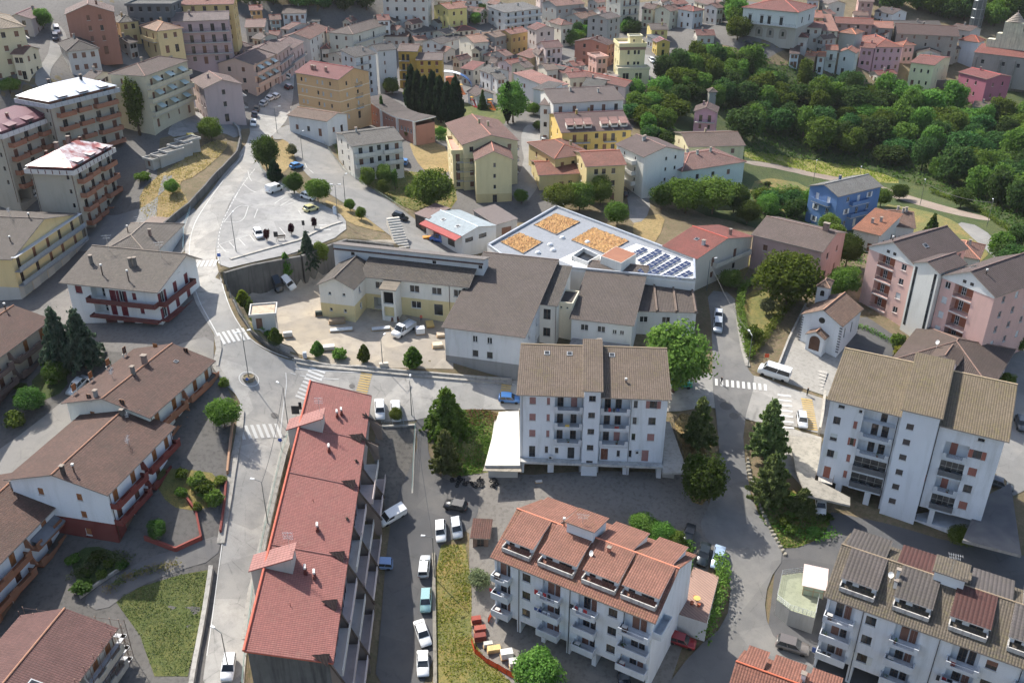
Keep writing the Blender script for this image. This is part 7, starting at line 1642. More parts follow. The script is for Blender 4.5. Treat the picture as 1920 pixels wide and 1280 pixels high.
LG = leafm((106, 134, 62), (130, 154, 78)); LM = leafm((94, 124, 56), (118, 146, 70)); LD = leafm((74, 100, 50), (96, 120, 60)); LB = leafm((96, 120, 102), (124, 146, 126)); LP = leafm((104, 120, 72), (136, 146, 92))
LC = leafm((40, 58, 40), (54, 72, 46)); LO = leafm((112, 122, 88), (136, 142, 108)); LR = leafm((58, 26, 34), (78, 36, 44)); LY = leafm((128, 140, 50), (150, 156, 70)); LF = leafm((68, 98, 56), (92, 120, 66)); LT = leafm((170, 150, 110), (190, 172, 130))
BARK = concrete((92, 76, 60), .5)
CR_ = {}
for k, mt in (('g', LG), ('m', LM), ('d', LD)):
	CR_[k] = [blob_crown(s_ + ord(k), 48, 11000, .078, mt) for s_ in (1, 2)]
CR_['w'] = [blob_crown(40 + s_, 40, 5600, .108, LF if s_ % 2 else LM, (1, 1, .95)) for s_ in range(5)] + [blob_crown(60, 40, 5600, .108, LM, (1, 1, .9))]
CR_['o'] = [blob_crown(70, 26, 2600, .12, LO)]; CR_['r'] = [blob_crown(71, 30, 1800, .14, LR, (1, 1, .75), 0, .55)]; CR_['y'] = [blob_crown(72, 24, 2200, .15, LY)]
CR_['s'] = [blob_crown(80 + s_, 22, 1300, .2, (LM, LG, LD)[s_], (1, 1, .75)) for s_ in range(3)]
CR_['cedar'] = [conifer_crown(5, 15, 11, 7000, .075, LM, .55, 1.0, .10, .62)]; CR_['blue'] = [conifer_crown(6, 12, 10, 6000, .085, LB, .35, 1.0, .22, .7), conifer_crown(7, 11, 9, 6000, .085, LB, .35, 1.0, .25, .6)]
CR_['pine'] = [conifer_crown(90 + i, 11, 10, 9000, .085, LP, .05, 1.0, .12, .6, .35) for i in (0, 1)]
CR_['cyp'] = [conifer_crown(8, 30, 8, 4200, .20, LC, -.3, 1.0, .06, .62, .5), conifer_crown(9, 30, 8, 4200, .20, LC, -.3, 1.0, .06, .55, .5)]; CR_['fir'] = [conifer_crown(10, 16, 9, 4200, .13, LD, .4, 1.0, .1, .95)]; CR_['thuja'] = [conifer_crown(11, 22, 9, 4200, .17, LY, -.4, 1.0, .03, .7, .6), conifer_crown(12, 22, 9, 4200, .17, LM, -.4, 1.0, .03, .7, .6)]
CR_['pop'] = [blob_crown(95, 30, 3200, .17, LG, (.9, .9, 2.2), 0, .66), blob_crown(96, 30, 3200, .17, LM, (.9, .9, 2.2), 0, .66)]
def trunk_mesh(kind, h, r):
	key = ('trunk', kind, round(h, 0), round(r, 1))
	if key in CACHE: return CACHE[key]
	m = MB(); rr = random.Random(int(h * 10)); r0 = max(.09, h * .022); con = kind in ('cedar', 'blue', 'cyp', 'fir', 'thuja', 'pine')
	n = 7; rings = []
	for i in range(5):
		f = i / 4; z = f * h * (.96 if con else .62) - (.5 if i == 0 else 0); q = r0 * (1.25 if i == 0 else 1) * (1 - f * (.9 if con else .5)); ox, oy = rr.uniform(-.03, .03) * h * f, rr.uniform(-.03, .03) * h * f
		rings.append([(ox + q * math.cos(2 * math.pi * j / n), oy + q * math.sin(2 * math.pi * j / n), z) for j in range(n)])
	m.loft(rings)
	if not con:
		for j in range(6):
			a = j * 1.05 + rr.random(); z0_ = h * rr.uniform(.28, .55); L = r * rr.uniform(.45, .75); m.bar((0, 0, z0_), (L * math.cos(a), L * math.sin(a), z0_ + h * rr.uniform(.12, .3)), r0 * .45, 0, 5, r0 * .15)
	me = m.mesh('trunk', [BARK], True); CACHE[key] = me; return me
def tree(px, py, h, r, kind, label, group=None, name='tree', cat='tree', xy=None, clear=.22):
	p = hit(px, py) if xy is None else Vector((xy[0], xy[1], gz(*xy)))
	if kind in 'sy': name = cat = 'shrub'
	t = mk(name, None, None, (p.x, p.y, p.z)); tag(t, label, cat, group); a = rng.uniform(0, 6.28)
	mk('trunk', trunk_mesh(kind, h, r), t, (0, 0, 0), a)
	me = rng.choice(CR_[kind])
	if kind in ('cedar', 'blue', 'cyp', 'fir', 'thuja', 'pine'): mk('crown', me, t, (0, 0, 0), a, (r, r, h))
	else:
		zt = max(v[2] for v in me.bound_box) if False else CACHE.setdefault(('zt', me.name), max(v.co.z for v in me.vertices)); c0 = clear * h if kind not in ('s',) else 0.0
		mk('crown', me, t, (0, 0, c0 * .6), a, (r * rng.uniform(.92, 1.08), r * rng.uniform(.92, 1.08), (h - c0 * .6) / zt))
	return t
for a in [
 (1262,735,14,6.8,'g','broad bright green tree beside the white central block'),(1472,575,13,7.4,'m','big oak behind the chapel hedge'),
 (838,806,8.2,4.9,'cedar','spreading green cedar at the top of the grass bank'),(836,888,8.4,2.9,'pine','pine below the cedar on the grass bank'),
 (1308,842,10,3.1,'pine','dark pine beside the road, nearest the junction'),(1312,942,9.5,3.9,'d','dark bushy tree below the roadside pine'),
 (1436,862,11.5,3.6,'pine','tall pine opposite, right of the road'),(1440,945,9.5,3.7,'pine','wide pine above the stone kerb, second right of the road'),(1502,965,5,2.4,'pine','small pine in front of the right white block'),
 (122,692,11.5,3.8,'blue','blue cedar by the maroon shutter house, left of two'),(163,690,11,4.0,'blue','blue cedar by the maroon shutter house, right of two'),
 (422,802,5.6,2.6,'m','round garden tree beside the zebra crossing'),(298,1008,3,1.5,'d','clipped round bush in the red walled garden'),
 (1010,1296,6.6,3.4,'g','green tree in front of the terracotta dormer block'),
 (502,322,9.5,3.3,'d','dark dense tree at the point of the car park'),(517,344,5.5,1.9,'cyp','weeping dark shrub beside the car park railing'),(552,364,5.4,2.3,'d','round tree behind the white van'),(597,380,6.2,2.8,'m','round tree at the edge of the car park'),
 (548,294,3.6,1.7,'o','pale olive tree on the traffic island'),(657,396,3.2,1.2,'m','thin sapling on the verge, nearer the car park'),(678,412,3.2,1.2,'m','thin sapling on the verge, nearer the workshop'),
 (501,453,2.9,.95,'r','dark red ball tree, leftmost of three'),(547,441,2.8,.75,'r','dark red ball tree, middle of three'),(590,429,2.8,.75,'r','dark red ball tree, rightmost of three'),
 (580,506,8.4,2.7,'blue','blue grey cedar under the retaining wall'),(601,500,6,2.0,'g','light green tree beside the blue grey cedar'),(539,522,5.4,1.4,'thuja','yellow green thuja under the retaining wall'),
 (458,582,4.2,1.9,'thuja','golden conifer beside the pink shed'),(470,590,3.2,1.3,'thuja','smaller golden conifer beside the pink shed'),
 (518,648,3.4,1.5,'thuja','bushy conifer at the bend of the yard wall'),(597,668,3.0,1.4,'thuja','conifer along the yard wall, next to the bend'),(638,672,2.2,1.5,'s','low bush along the yard wall'),(684,680,3.6,1.3,'thuja','middle conifer along the yard wall'),(775,690,4.2,2.0,'thuja','largest conifer along the yard wall near the hall'),
 (808,394,11,5.9,'m','wide plane tree beside the yellow gable end'),(690,352,5.6,2.0,'g','green garden tree under the cream house, left'),(722,350,6.0,2.1,'g','green garden tree under the cream house, middle'),(741,355,5.6,.9,'pop','slim pale poplar in the garden'),(720,365,4,1.5,'m','bush among the garden poplars'),
 (263,254,15,2.8,'pop','tall poplar in front of the beige flats'),(224,232,6,2.2,'d','dark small tree left of the tall poplar'),(398,264,6.2,3.2,'g','bright green tree on the dry lot'),(325,364,3.6,1.8,'g','young tree on the straw bank'),(268,340,2.4,1.8,'s','shrub beside the terracotta balconies'),
 (718,238,9,2.2,'fir','fir tree in front of the kindergarten'),(678,236,5,2.0,'fir','small dark fir beside the orange block'),(962,230,13,4.4,'m','tall leafy tree above the side street'),(952,232,12,1.6,'cyp','cypress beside the tall leafy tree'),
 (772,262,3.6,2.2,'g','round bush left in the hedge row of the park'),(800,262,3.2,2.2,'g','round bush second in the hedge row of the park'),(826,258,3.2,2.0,'m','round bush third in the hedge row of the park'),(850,255,3.2,1.9,'g','round bush last in the hedge row of the park'),
 (1050,396,7.6,4.0,'g','leafy tree behind the flat roof, left'),(1086,396,7.4,3.8,'m','leafy tree behind the flat roof, second'),(1126,386,8,2.8,'g','leafy tree behind the flat roof, beside the driveway'),(1157,424,6.6,2.8,'m','dense tree at the corner of the flat roof'),(978,382,4,1.8,'m','small tree next to the yellow gable end'),
 (1240,392,7,3.2,'d','dark tree at the left of the house clump'),(1285,400,9.5,4.8,'m','broad tree of the clump behind the red roof'),(1335,402,10.5,5.6,'g','tallest tree of the clump behind the red roof'),(1375,398,8,4.0,'d','dark tree at the right of the clump behind the red roof'),
 (1368,540,4.2,2.6,'g','small garden tree beside the lane junction'),(1400,420,6,3.2,'d','tree behind the faded pink house'),(1440,408,6,3.0,'m','tree in the field behind the faded pink house'),
 (1585,500,8,3.6,'d','dark tree between faded pink house and pink block, upper'),(1575,560,7.5,3.2,'m','tree between chapel tower and pink block'),(1560,470,7,3.0,'g','light tree below the blue house'),(1525,415,6,2.8,'m','tree left of the blue house'),(1550,440,6,2.6,'g','tree under the blue house corner'),
 (1437,590,4.2,1.7,'o','dry greyish drooping tree in the hedged garden'),(1410,640,3.6,1.7,'s','bush inside the hedged garden'),
 (1900,505,6,2.6,'s','shrub right of the villa drive'),(1745,440,5.6,2.6,'fir','blue green fir beside the villa drive'),(1650,388,6,2.8,'m','garden tree right of the blue house'),(1685,375,5,2.6,'d','garden tree above the farmhouse'),(1800,390,6,3.0,'d','garden tree beside the valley road'),
 (1682,650,3,1.6,'s','shrub before the brown hip villa, upper'),(1686,670,2.6,1.4,'y','yellow green shrub before the brown hip villa'),(1885,735,4,1.6,'g','bush at the corner of the rear street'),(1900,660,5,2.6,'m','tree right of the brown hip villa'),(1912,610,6,3.0,'g','tree below the pink block at the right edge'),
 (744,790,2.8,1.2,'g','small street tree beside the white parked car'),(62,768,4.2,2.6,'d','dark bush in front of the shaded house'),(110,715,4.0,2.2,'d','dark bush under the blue cedars'),(30,800,3,1.8,'s','shrub by the shaded lane'),
 (900,1100,3.4,1.8,'o','grey olive bush beside the terracotta dormer block'),(372,915,2.6,1.6,'s','flowering shrub in the lower garden, left'),(388,925,2.6,1.5,'s','flowering shrub in the lower garden, middle'),(402,945,2.6,1.4,'s','flowering shrub in the lower garden, right'),
 (1205,1000,3.6,2.0,'g','bush behind the terracotta dormers, left'),(1235,1015,3.8,2.2,'m','bush behind the terracotta dormers, middle'),(1262,1030,3.4,1.8,'g','bush behind the terracotta dormers, right'),
 (1800,1020,3,2.0,'g','shrub between the white block and grey dormers'),(420,725,1.8,1.0,'s','low shrub beside the orange balcony house'),
 (345,100,5,2.6,'d','garden tree by the yellow villa'),(370,92,4.4,2.4,'g','garden bush on the terrace wall'),(82,55,6,2.6,'m','tree beside the tall beige flats'),(735,178,6,3.2,'g','light green tree between orange block and kindergarten'),(770,190,5,2.2,'y','yellow green tree by the kindergarten'),(20,175,4,2.6,'g','bush behind the white metal roof'),
 (905,205,6,2.0,'fir','fir in the playground'),(1000,215,4,2.4,'m','bush beside the side street'),(1010,245,3,1.8,'d','dark bush along the side street'),(1180,290,6,3.0,'m','tree beside the yellow dormer house'),
 (640,262,3,1.8,'s','garden shrub by the branch road, upper'),(655,285,2.6,1.6,'s','garden shrub by the branch road, lower'),(560,245,3,2.0,'s','shrub at the corner of the low white house'),(580,250,2.6,1.8,'o','grey shrub by the low white house'),(605,252,3.2,2.0,'m','shrub right of the low white house')]:
	tree(*a)
for i, (x, y) in enumerate(((774,214),(786,218),(799,222),(813,227),(827,231),(841,236),(856,240))):
	tree(x, y, 14.5 - (i % 3), 2.7, 'cyp', ('leftmost', 'second', 'third', 'middle', 'fifth', 'sixth', 'rightmost')[i] + ' of the seven dark cypresses in the park', 'cypresses in the park')
# the wood on the slope: single trees, nearest first
def scatter(poly, n, dmin, seed, kinds, hr, rr, label, group, clear=.1, split=False):
	P = pxy(poly); rs = random.Random(seed); xs = [p.x for p in P]; ys = [p.y for p in P]; pts = []; tries = 0
	while len(pts) < n and tries < n * 60:
		tries += 1; x, y = rs.uniform(min(xs), max(xs)), rs.uniform(min(ys), max(ys))
		if not inpoly(P, np.array([x]), np.array([y]))[0]: continue
		if any((x - a) ** 2 + (y - b) ** 2 < dmin ** 2 for a, b in pts): continue
		if any((x - q[0]) ** 2 + (y - q[1]) ** 2 < q[2] ** 2 for q in KEEP): continue
		pts.append((x, y))
	for x, y in pts:
		lb, gp = label, group
		if split:
			q = pix((x, y, gz(x, y))); i = min(4, max(0, int((q[0] - 1225) / 150))); lo = q[1] > 205 + (q[0] - 1225) * .06
			gp = ('at the far left', 'left of centre', 'in the middle', 'right of centre', 'at the right')[i] + (' of the lower edge' if lo else ' of the upper half'); lb = label + ', ' + gp; gp = group + ' ' + gp
		tree(0, 0, rs.uniform(*hr), rs.uniform(*rr), rs.choice(kinds), lb, gp, xy=(x, y), clear=clear)
	return pts
KEEP = []
for a in ((1330,222,11),(1337,180,5),(1328,250,12),(1837,215,6),(1860,302,5),(1500,85,8),(1790,455,8)):
	p = hit(a[0], a[1]); KEEP.append((p.x, p.y, a[2]))
scatter([(1225,195),(1240,150),(1280,128),(1330,112),(1400,132),(1470,158),(1560,176),(1640,184),(1730,194),(1800,215),(1930,240),(1960,270),(1960,420),(1930,415),(1860,385),(1760,340),(1640,300),(1500,275),(1400,262),(1372,300),(1290,250)], 132, 4.9, 3, 'w', (5.5, 12.5), (3.2, 6.0), 'leafy tree of the dense wood', 'trees of the wood', split=True)
scatter([(1186,180),(1228,200),(1262,250),(1250,300),(1200,262),(1180,225)], 14, 4.0, 5, 'w', (5, 8), (2.6, 4), 'leafy tree between the white house and the wood', 'trees at the edge of the wood')
scatter([(1640,26),(1700,20),(1765,36),(1812,42),(1850,50),(1940,50),(1940,2),(1640,2)], 28, 6.0, 8, 'w', (9, 14), (4.5, 6.5), 'tree on the dark wooded hill behind the church', 'trees on the far hill')
scatter([(440,14),(520,8),(620,22),(690,24),(690,4),(560,-8),(440,-6)], 14, 5.0, 9, 'w', (6, 10), (3, 5), 'tree of the grove above the upper quarter', 'trees above the upper quarter')
scatter([(1360,40),(1378,28),(1385,75),(1362,85)], 6, 3.0, 10, 'w', (9, 14), (3.5, 5), 'tree of the tall group left of the palazzo', 'trees by the palazzo')
scatter([(1078,88),(1096,78),(1100,60),(1085,60),(1070,75),(1066,95)], 7, 3, 11, 'w', (4, 7), (2.2, 3.4), 'tree in the green gap of the old town', 'trees in the old town gap')
scatter([(1170,45),(1185,40),(1190,65),(1172,70)], 4, 3, 12, 'w', (6, 9), (2.6, 3.8), 'tree below the tallest pale old house', 'trees below the tallest house')
scatter([(1400,380),(1520,385),(1500,420),(1410,400)], 8, 4, 13, 'w', (4, 7), (2.4, 3.6), 'tree in the field left of the blue house', 'trees in the field')
scatter([(1860,470),(1930,430),(1990,470),(1990,560),(1900,540)], 9, 4, 14, 'w', (5, 8), (2.6, 4), 'tree right of the villa drive', 'trees by the villa drive')
scatter([(880,28),(905,20),(912,45),(885,48)], 4, 3, 15, 'w', (4, 6), (2.2, 3), 'tree in the gap beside the dark stone house', 'trees by the dark stone house')
for pl_, lb in (([(335,885),(415,895),(410,955),(345,965)], 'garden shrub below the red balcony house'), ([(130,1050),(235,1040),(235,1065),(150,1110)], 'shrub under the white house at the left edge'), ([(20,650),(125,645),(120,780),(30,800)], 'shrub in the shaded gardens at the left'), ([(640,262),(660,300),(760,370),(850,385),(700,330)], 'shrub in the garden above the branch road'), ([(430,535),(460,590),(500,640),(520,640),(470,575)], 'shrub on the bank inside the yard bend'), ([(1420,340),(1510,360),(1540,420),(1440,400)], 'shrub in the valley field'), ([(1480,930),(1560,980),(1540,1010),(1460,1000)], 'shrub on the verge below the right block')):
	scatter(pl_, 7, 1.8, len(lb), 's', (.8, 1.9), (.7, 1.4), lb, lb + 's', 0)
# hedges and low growth
def leaf_cloud(name, pts, per, hgt, wid, leaf, mat, label=None, cat=None, kind=None, closed=False, seed=1):
	P = dens(pxy(pts), .5, closed); rs = np.random.RandomState(seed); c0 = P[0]; C = []
	for p in P:
		g = gz(p.x, p.y); q = np.c_[rs.normal(size=per) * wid * .42, rs.normal(size=per) * wid * .42, rs.uniform(0, 1, per) ** .7 * hgt * rs.uniform(.8, 1.1)]; q[:, :2] = np.clip(q[:, :2], -wid * .62, wid * .62); q += np.array([p.x, p.y, g]); C.append(q)
	C = np.concatenate(C); o0 = Vector((c0.x, c0.y, gz(c0.x, c0.y))); N = rs.normal(size=C.shape) * .8 + np.array([0, 0, .6])
	o = mk(name, quads_mesh(name, C - np.array(o0), N, leaf * rs.uniform(.6, 1.3, len(C)), mat, rs), None, o0)
	if kind: struct(o, kind, label); o['category'] = cat
	else: tag(o, label, cat)
	return o
leaf_cloud('hedge', [(1392,545),(1386,580),(1392,620),(1400,650),(1405,672)], 42, 1.5, 1.3, .26, LG, 'clipped green hedge along the lane beside the parked silver cars', 'hedge')
leaf_cloud('hedge', [(1405,672),(1430,640),(1455,605),(1480,575),(1495,560)], 42, 1.6, 1.3, .26, LG, 'clipped green hedge on the chapel side of the garden', 'hedge')
leaf_cloud('hedge', [(1392,545),(1412,532),(1440,530)], 42, 1.8, 1.4, .26, LG, 'short hedge closing the top of the garden', 'hedge')
leaf_cloud('hedge', [(1350,1062),(1355,1090),(1345,1130),(1330,1170),(1318,1200)], 70, 2.4, 1.6, .28, LG, 'tall hedge on the road side of the tiled terrace', 'hedge')
leaf_cloud('hedge', [(1290,1030),(1285,1070),(1272,1110)], 60, 2.0, 1.4, .28, LM, 'hedge between the terracotta dormer block and the tiled terrace', 'hedge')
leaf_cloud('hedge', [(1745,362),(1790,378),(1840,400),(1900,440),(1930,465)], 34, 1.3, 1.2, .26, LG, 'long clipped hedge beside the valley road', 'hedge')
leaf_cloud('hedge', [(1860,455),(1885,445),(1915,470)], 34, 1.3, 1.2, .26, LG, 'short clipped hedge at the end of the villa drive', 'hedge')
leaf_cloud('hedge', [(580,240),(612,258),(640,272)], 40, 1.6, 1.6, .26, LD, 'dark hedge under the low white house', 'hedge')
leaf_cloud('hedge', [(780,268),(815,266),(850,262)], 40, 2.0, 1.8, .28, LD, 'dark hedge row along the park', 'hedge')
leaf_cloud('hedge', [(1395,82),(1425,86),(1440,90)], 34, 1.2, 1.0, .24, LG, 'ivy hedge under the palazzo', 'hedge')
leaf_cloud('flower_bed', [(200,1110),(240,1085),(290,1070),(330,1062)], 34, 1.0, 1.1, .2, leafm((96, 108, 60), (150, 120, 96)), 'rambling roses along the garden wall', 'plants', 'stuff')
leaf_cloud('flower_bed', [(140,1085),(175,1060),(215,1045),(240,1052)], 40, 1.0, 1.6, .2, leafm((84, 104, 60), (120, 132, 96)), 'flower bed under the white terraced house', 'plants', 'stuff')
leaf_cloud('flower_bed', [(1455,985),(1490,1000),(1530,1010),(1560,1000)], 40, .9, 1.8, .24, LM, 'low shrubs along the verge of the right block', 'plants', 'stuff')
leaf_cloud('flower_bed', [(1595,610),(1630,620),(1665,640),(1690,650)], 30, .8, 1.0, .2, LM, 'planted strip in front of the pink block', 'plants', 'stuff')
def grass(name, poly, n, hgt, leaf, mat, seed, label):
	P = chaikin(pxy(poly), 1); xs = [p.x for p in P]; ys = [p.y for p in P]; rs = np.random.RandomState(seed)
	X, Y = rs.uniform(min(xs), max(xs), n * 3), rs.uniform(min(ys), max(ys), n * 3); ok = inpoly(P, X, Y); X, Y = X[ok][:n], Y[ok][:n]
	keep = np.ones(len(X), bool)
	for q in KEEP: keep &= (X - q[0]) ** 2 + (Y - q[1]) ** 2 > q[2] ** 2
	cl = np.sin(X * .7 + seed) * np.cos(Y * .6) + rs.normal(size=len(X)) * .6 > -.35; X, Y = X[keep & cl], Y[keep & cl]
	Z = bil(GZ, GX0, GY0, GS, X, Y) + rs.uniform(.03, hgt, len(X)); C = np.c_[X, Y, Z]; N = rs.normal(size=C.shape) + np.array([0, 0, .7])
	o0 = np.array([X.mean(), Y.mean(), Z.mean()]); o = mk(name, quads_mesh(name, C - o0, N, leaf * rs.uniform(.5, 1.4, len(C)), mat, rs, .6), None, tuple(o0)); struct(o, 'stuff', label); o['category'] = 'grass'
LDRY = leafm((176, 154, 106), (152, 130, 86))
grass('undergrowth', [(1225,195),(1232,125),(1330,98),(1470,125),(1640,155),(1800,175),(1990,225),(1990,470),(1900,430),(1760,362),(1640,318),(1500,292),(1385,285),(1270,300),(1190,240)], 34000, 1.2, .75, LD, 4, 'tangled green undergrowth on the wooded slope')
grass('grass', [(215,1125),(250,1105),(330,1080),(394,1068),(386,1120),(368,1200),(352,1268),(290,1268),(262,1190)], 8000, .2, .17, LP, 5, 'rough green grass in the walled lower garden')
grass('grass', [(816,1024),(872,1018),(884,1090),(884,1190),(905,1230),(980,1300),(814,1300)], 9000, .2, .2, LY, 6, 'yellow green grass strip beside the lower lane')
grass('grass', [(806,800),(826,778),(870,768),(936,774),(925,820),(918,885),(850,896),(832,872)], 9000, .35, .28, LM, 7, 'rough grass on the bank below the cedar')
grass('grass', [(850,768),(936,770),(930,800),(880,800)], 2500, .35, .26, LDRY, 8, 'dry straw grass at the top of the bank')
grass('grass', [(1262,770),(1330,790),(1345,870),(1325,950),(1290,940),(1275,860)], 4000, .3, .26, LDRY, 9, 'dry straw grass under the roadside trees')
grass('grass', [(262,402),(300,432),(352,395),(352,372),(330,345),(372,330),(415,290),(432,268),(400,262),(345,300),(300,330),(262,360)], 6000, .2, .3, LDRY, 10, 'dry straw grass on the bank beside the upper road')
grass('grass', [(618,262),(650,268),(660,310),(755,320),(850,330),(860,392),(790,400),(730,378),(690,350),(640,305)], 5000, .3, .3, LM, 11, 'mixed garden grass below the cream house')
grass('grass', [(1385,278),(1500,292),(1640,318),(1700,345),(1640,342),(1550,328),(1470,310),(1395,298)], 5000, .4, .4, LY, 12, 'yellow green meadow along the valley road')
grass('grass', [(1415,960),(1450,1005),(1470,1035),(1560,1000),(1545,930),(1480,920),(1420,890)], 5000, .3, .28, LM, 13, 'rough verge grass below the right block')
grass('grass', [(1400,340),(1520,350),(1560,420),(1640,470),(1580,560),(1500,520),(1420,420)], 6000, .5, .45, LM, 14, 'wild growth between the faded pink and blue houses')
# ------------------------------------------------------------------ vehicles
def car_parts(L, W, H, kind):
	key = ('car', L, W, H, kind)
	if key in CACHE: return CACHE[key]
	hw = W / 2; belt = H * .60; van = kind in ('van', 'bus')
	def ring(x, w, z0, z1): return [(x, -w * .94, z0), (x, -w, z0 + .18), (x, -w, z1 - .16), (x, -w * .90, z1), (x, w * .90, z1), (x, w, z1 - .16), (x, w, z0 + .18), (x, w * .94, z0)]
	f = L / 2; bon = H * .52
	if van: st = [(-f, .90, .32, belt), (-f + .08, .99, .24, belt + .02), (f - .9, 1, .22, belt), (f - .12, .95, .24, bon + .08), (f, .86, .32, bon - .12)]
	elif kind == 'pickup': st = [(-f, .96, .34, H * .48), (-f + .06, 1, .26, H * .50), (f - 1.5, 1, .22, H * .56), (f - .15, .95, .24, bon), (f, .85, .32, bon - .16)]
	else: st = [(-f, .86, .34, belt - .1), (-f + .12, .96, .24, belt), (-f * .2, 1, .2, belt + .02), (f * .42, 1, .2, belt - .01), (f - .28, .96, .22, bon), (f - .05, .86, .28, bon - .14), (f, .78, .34, bon - .26)]
	m = MB(); m.loft([ring(x, hw * k, a, b) for x, k, a, b in st]); body = m.mesh('body', [], True)
	# glass house and roof
	if van: b0, b1, t0, t1 = -f + .06, f - .75, -f + .14, f - 1.35
	elif kind == 'pickup': b0, b1, t0, t1 = f - 2.5, f - 1.0, f - 2.35, f - 1.55
	elif kind == 'sedan': b0, b1, t0, t1 = -f + .55, f * .42, -f + 1.15, f * .10
	else: b0, b1, t0, t1 = -f + .12, f * .46, -f + .45, f * .12
	zb, zt = belt - .02, H - .05
	if kind == 'pickup': zb = H * .55
	bq = [(b0, -hw * .93), (b1, -hw * .9), (b1, hw * .9), (b0, hw * .93)]; tq = [(t0, -hw * .76), (t1, -hw * .74), (t1, hw * .74), (t0, hw * .76)]
	if van: tq = [(t0, -hw * .88), (t1, -hw * .86), (t1, hw * .86), (t0, hw * .88)]
	g = MB(); g.loft([[(x, y, zb) for x, y in bq], [(x, y, zt) for x, y in tq]]); glass = g.mesh('window', [])
	r = MB(); o = .02
	r.slab([(t0 - .06, -hw * (.90 if van else .78), zt + .05), (t1 + .06, -hw * (.88 if van else .76), zt + .05), (t1 + .06, hw * (.88 if van else .76), zt + .05), (t0 - .06, hw * (.90 if van else .78), zt + .05)], .07)
	for sy in (-1, 1):
		for (xa, xb) in ((b0, t0), (b1, t1), ((b0 + b1) / 2 - .1, (t0 + t1) / 2 - .1)): r.bar((xa, sy * hw * .92, zb), (xb, sy * hw * (.87 if van else .755), zt), .045)
	if kind == 'van': r.box(-f + .05, -f + L * .52, -hw * .95, hw * .95, zb, zt)
	roof = r.mesh('roof', [])
	w = MB(); w.bar((0, -.1, 0), (0, .1, 0), .31, 0, 14); w.bar((0, -.105, 0), (0, -.1, 0), .2, 1, 10); w.bar((0, .1, 0), (0, .105, 0), .2, 1, 10); wheel = w.mesh('wheel', [])
	h = MB(); h.box(-.03, .05, -.16, .16, -.07, .07); light = h.mesh('headlight', [])
	CACHE[key] = (body, glass, roof, wheel, light, f, hw, bon, belt); return CACHE[key]
def withm(me, tagk, mats):
	k = (me.name, tagk)
	if k not in CACHE:
		c = me.copy(); c.materials.clear()
		for x in mats: c.materials.append(x)
		CACHE[k] = c
	return CACHE[k]
def carpaint(c):
	k = ('cp', c)
	if k not in MATS:
		m, t, b = nmat('car_paint'); b.inputs['Base Color'].default_value = lin(c); b.inputs['Roughness'].default_value = .28; b.inputs['Coat Weight'].default_value = .6; b.inputs['Metallic'].default_value = .0 if sum(c) > 640 or sum(c) < 120 else .2; MATS[k] = m
	return MATS[k]
RUB, HUB, LAMPW, LAMPR = paint((26, 26, 28), .8), METAL((150, 152, 154)), paint((214, 220, 224), .15), paint((150, 30, 28), .25)
DIMS = {'hatch': (3.9, 1.68, 1.48), 'sedan': (4.4, 1.74, 1.44), 'suv': (4.5, 1.84, 1.66), 'van': (4.6, 1.8, 1.9), 'bus': (5.9, 2.0, 2.5), 'pickup': (5.6, 1.95, 2.1)}
def car(px, py, qx, qy, c, kind, label):
	L, W, H = DIMS[kind]; body, glass, roof, wheel, light, f, hw, bon, belt = car_parts(L, W, H, kind)
	p, q = hit(px, py), hit(qx, qy); d = Vector((q.x - p.x, q.y - p.y, 0)).normalized(); n = Vector((-d.y, d.x, 0))
	z = lambda v: gz(p.x + v.x, p.y + v.y)
	fx = Vector((d.x * 2, d.y * 2, z(d) - z(-d))).normalized(); sy = Vector((n.x * 1.6, n.y * 1.6, z(n * .8) - z(-n * .8))).normalized(); up = fx.cross(sy).normalized(); sy = up.cross(fx)
	t = mk('van' if kind in ('van', 'bus') else 'truck' if kind == 'pickup' else 'car', None); t.matrix_world = Matrix(((fx.x, sy.x, up.x, p.x), (fx.y, sy.y, up.y, p.y), (fx.z, sy.z, up.z, (z(d) + z(-d)) / 2 + .16), (0, 0, 0, 1)))
	tag(t, label, 'van' if kind in ('van', 'bus') else 'truck' if kind == 'pickup' else 'car'); cp = carpaint(c)
	mk('body', withm(body, c, [cp]), t); mk('window', withm(glass, 0, [glass_dark()]), t); mk('roof', withm(roof, c, [cp]), t)
	for sx in (-1, 1):
		for s_ in (-1, 1): mk('wheel', withm(wheel, 0, [RUB, HUB]), t, (sx * f * .64, s_ * (hw - .1), .31))
	for s_ in (-1, 1): mk('headlight', withm(light, 'w', [LAMPW]), t, (f - .14, s_ * hw * .62, bon - .24)); mk('tail_light', withm(light, 'r', [LAMPR]), t, (-f + .02, s_ * hw * .68, belt - .22))
	if kind == 'pickup':
		m = MB(); b0, b1 = -f + .05, f - 2.55; m.box(b0, b1, -hw, hw, .95, 1.0)
		for (x0, x1, y0, y1) in ((b0, b1, -hw, -hw + .06), (b0, b1, hw - .06, hw), (b0, b0 + .06, -hw + .06, hw - .06), (b1 - .06, b1, -hw + .06, hw - .06)): m.box(x0, x1, y0, y1, 1.002, 1.4)
		put(m, 'load_bed', [METAL((196, 200, 202))], t)
WH, SI, BK, GR = (232, 232, 230), (176, 182, 186), (28, 30, 34), (112, 110, 106)
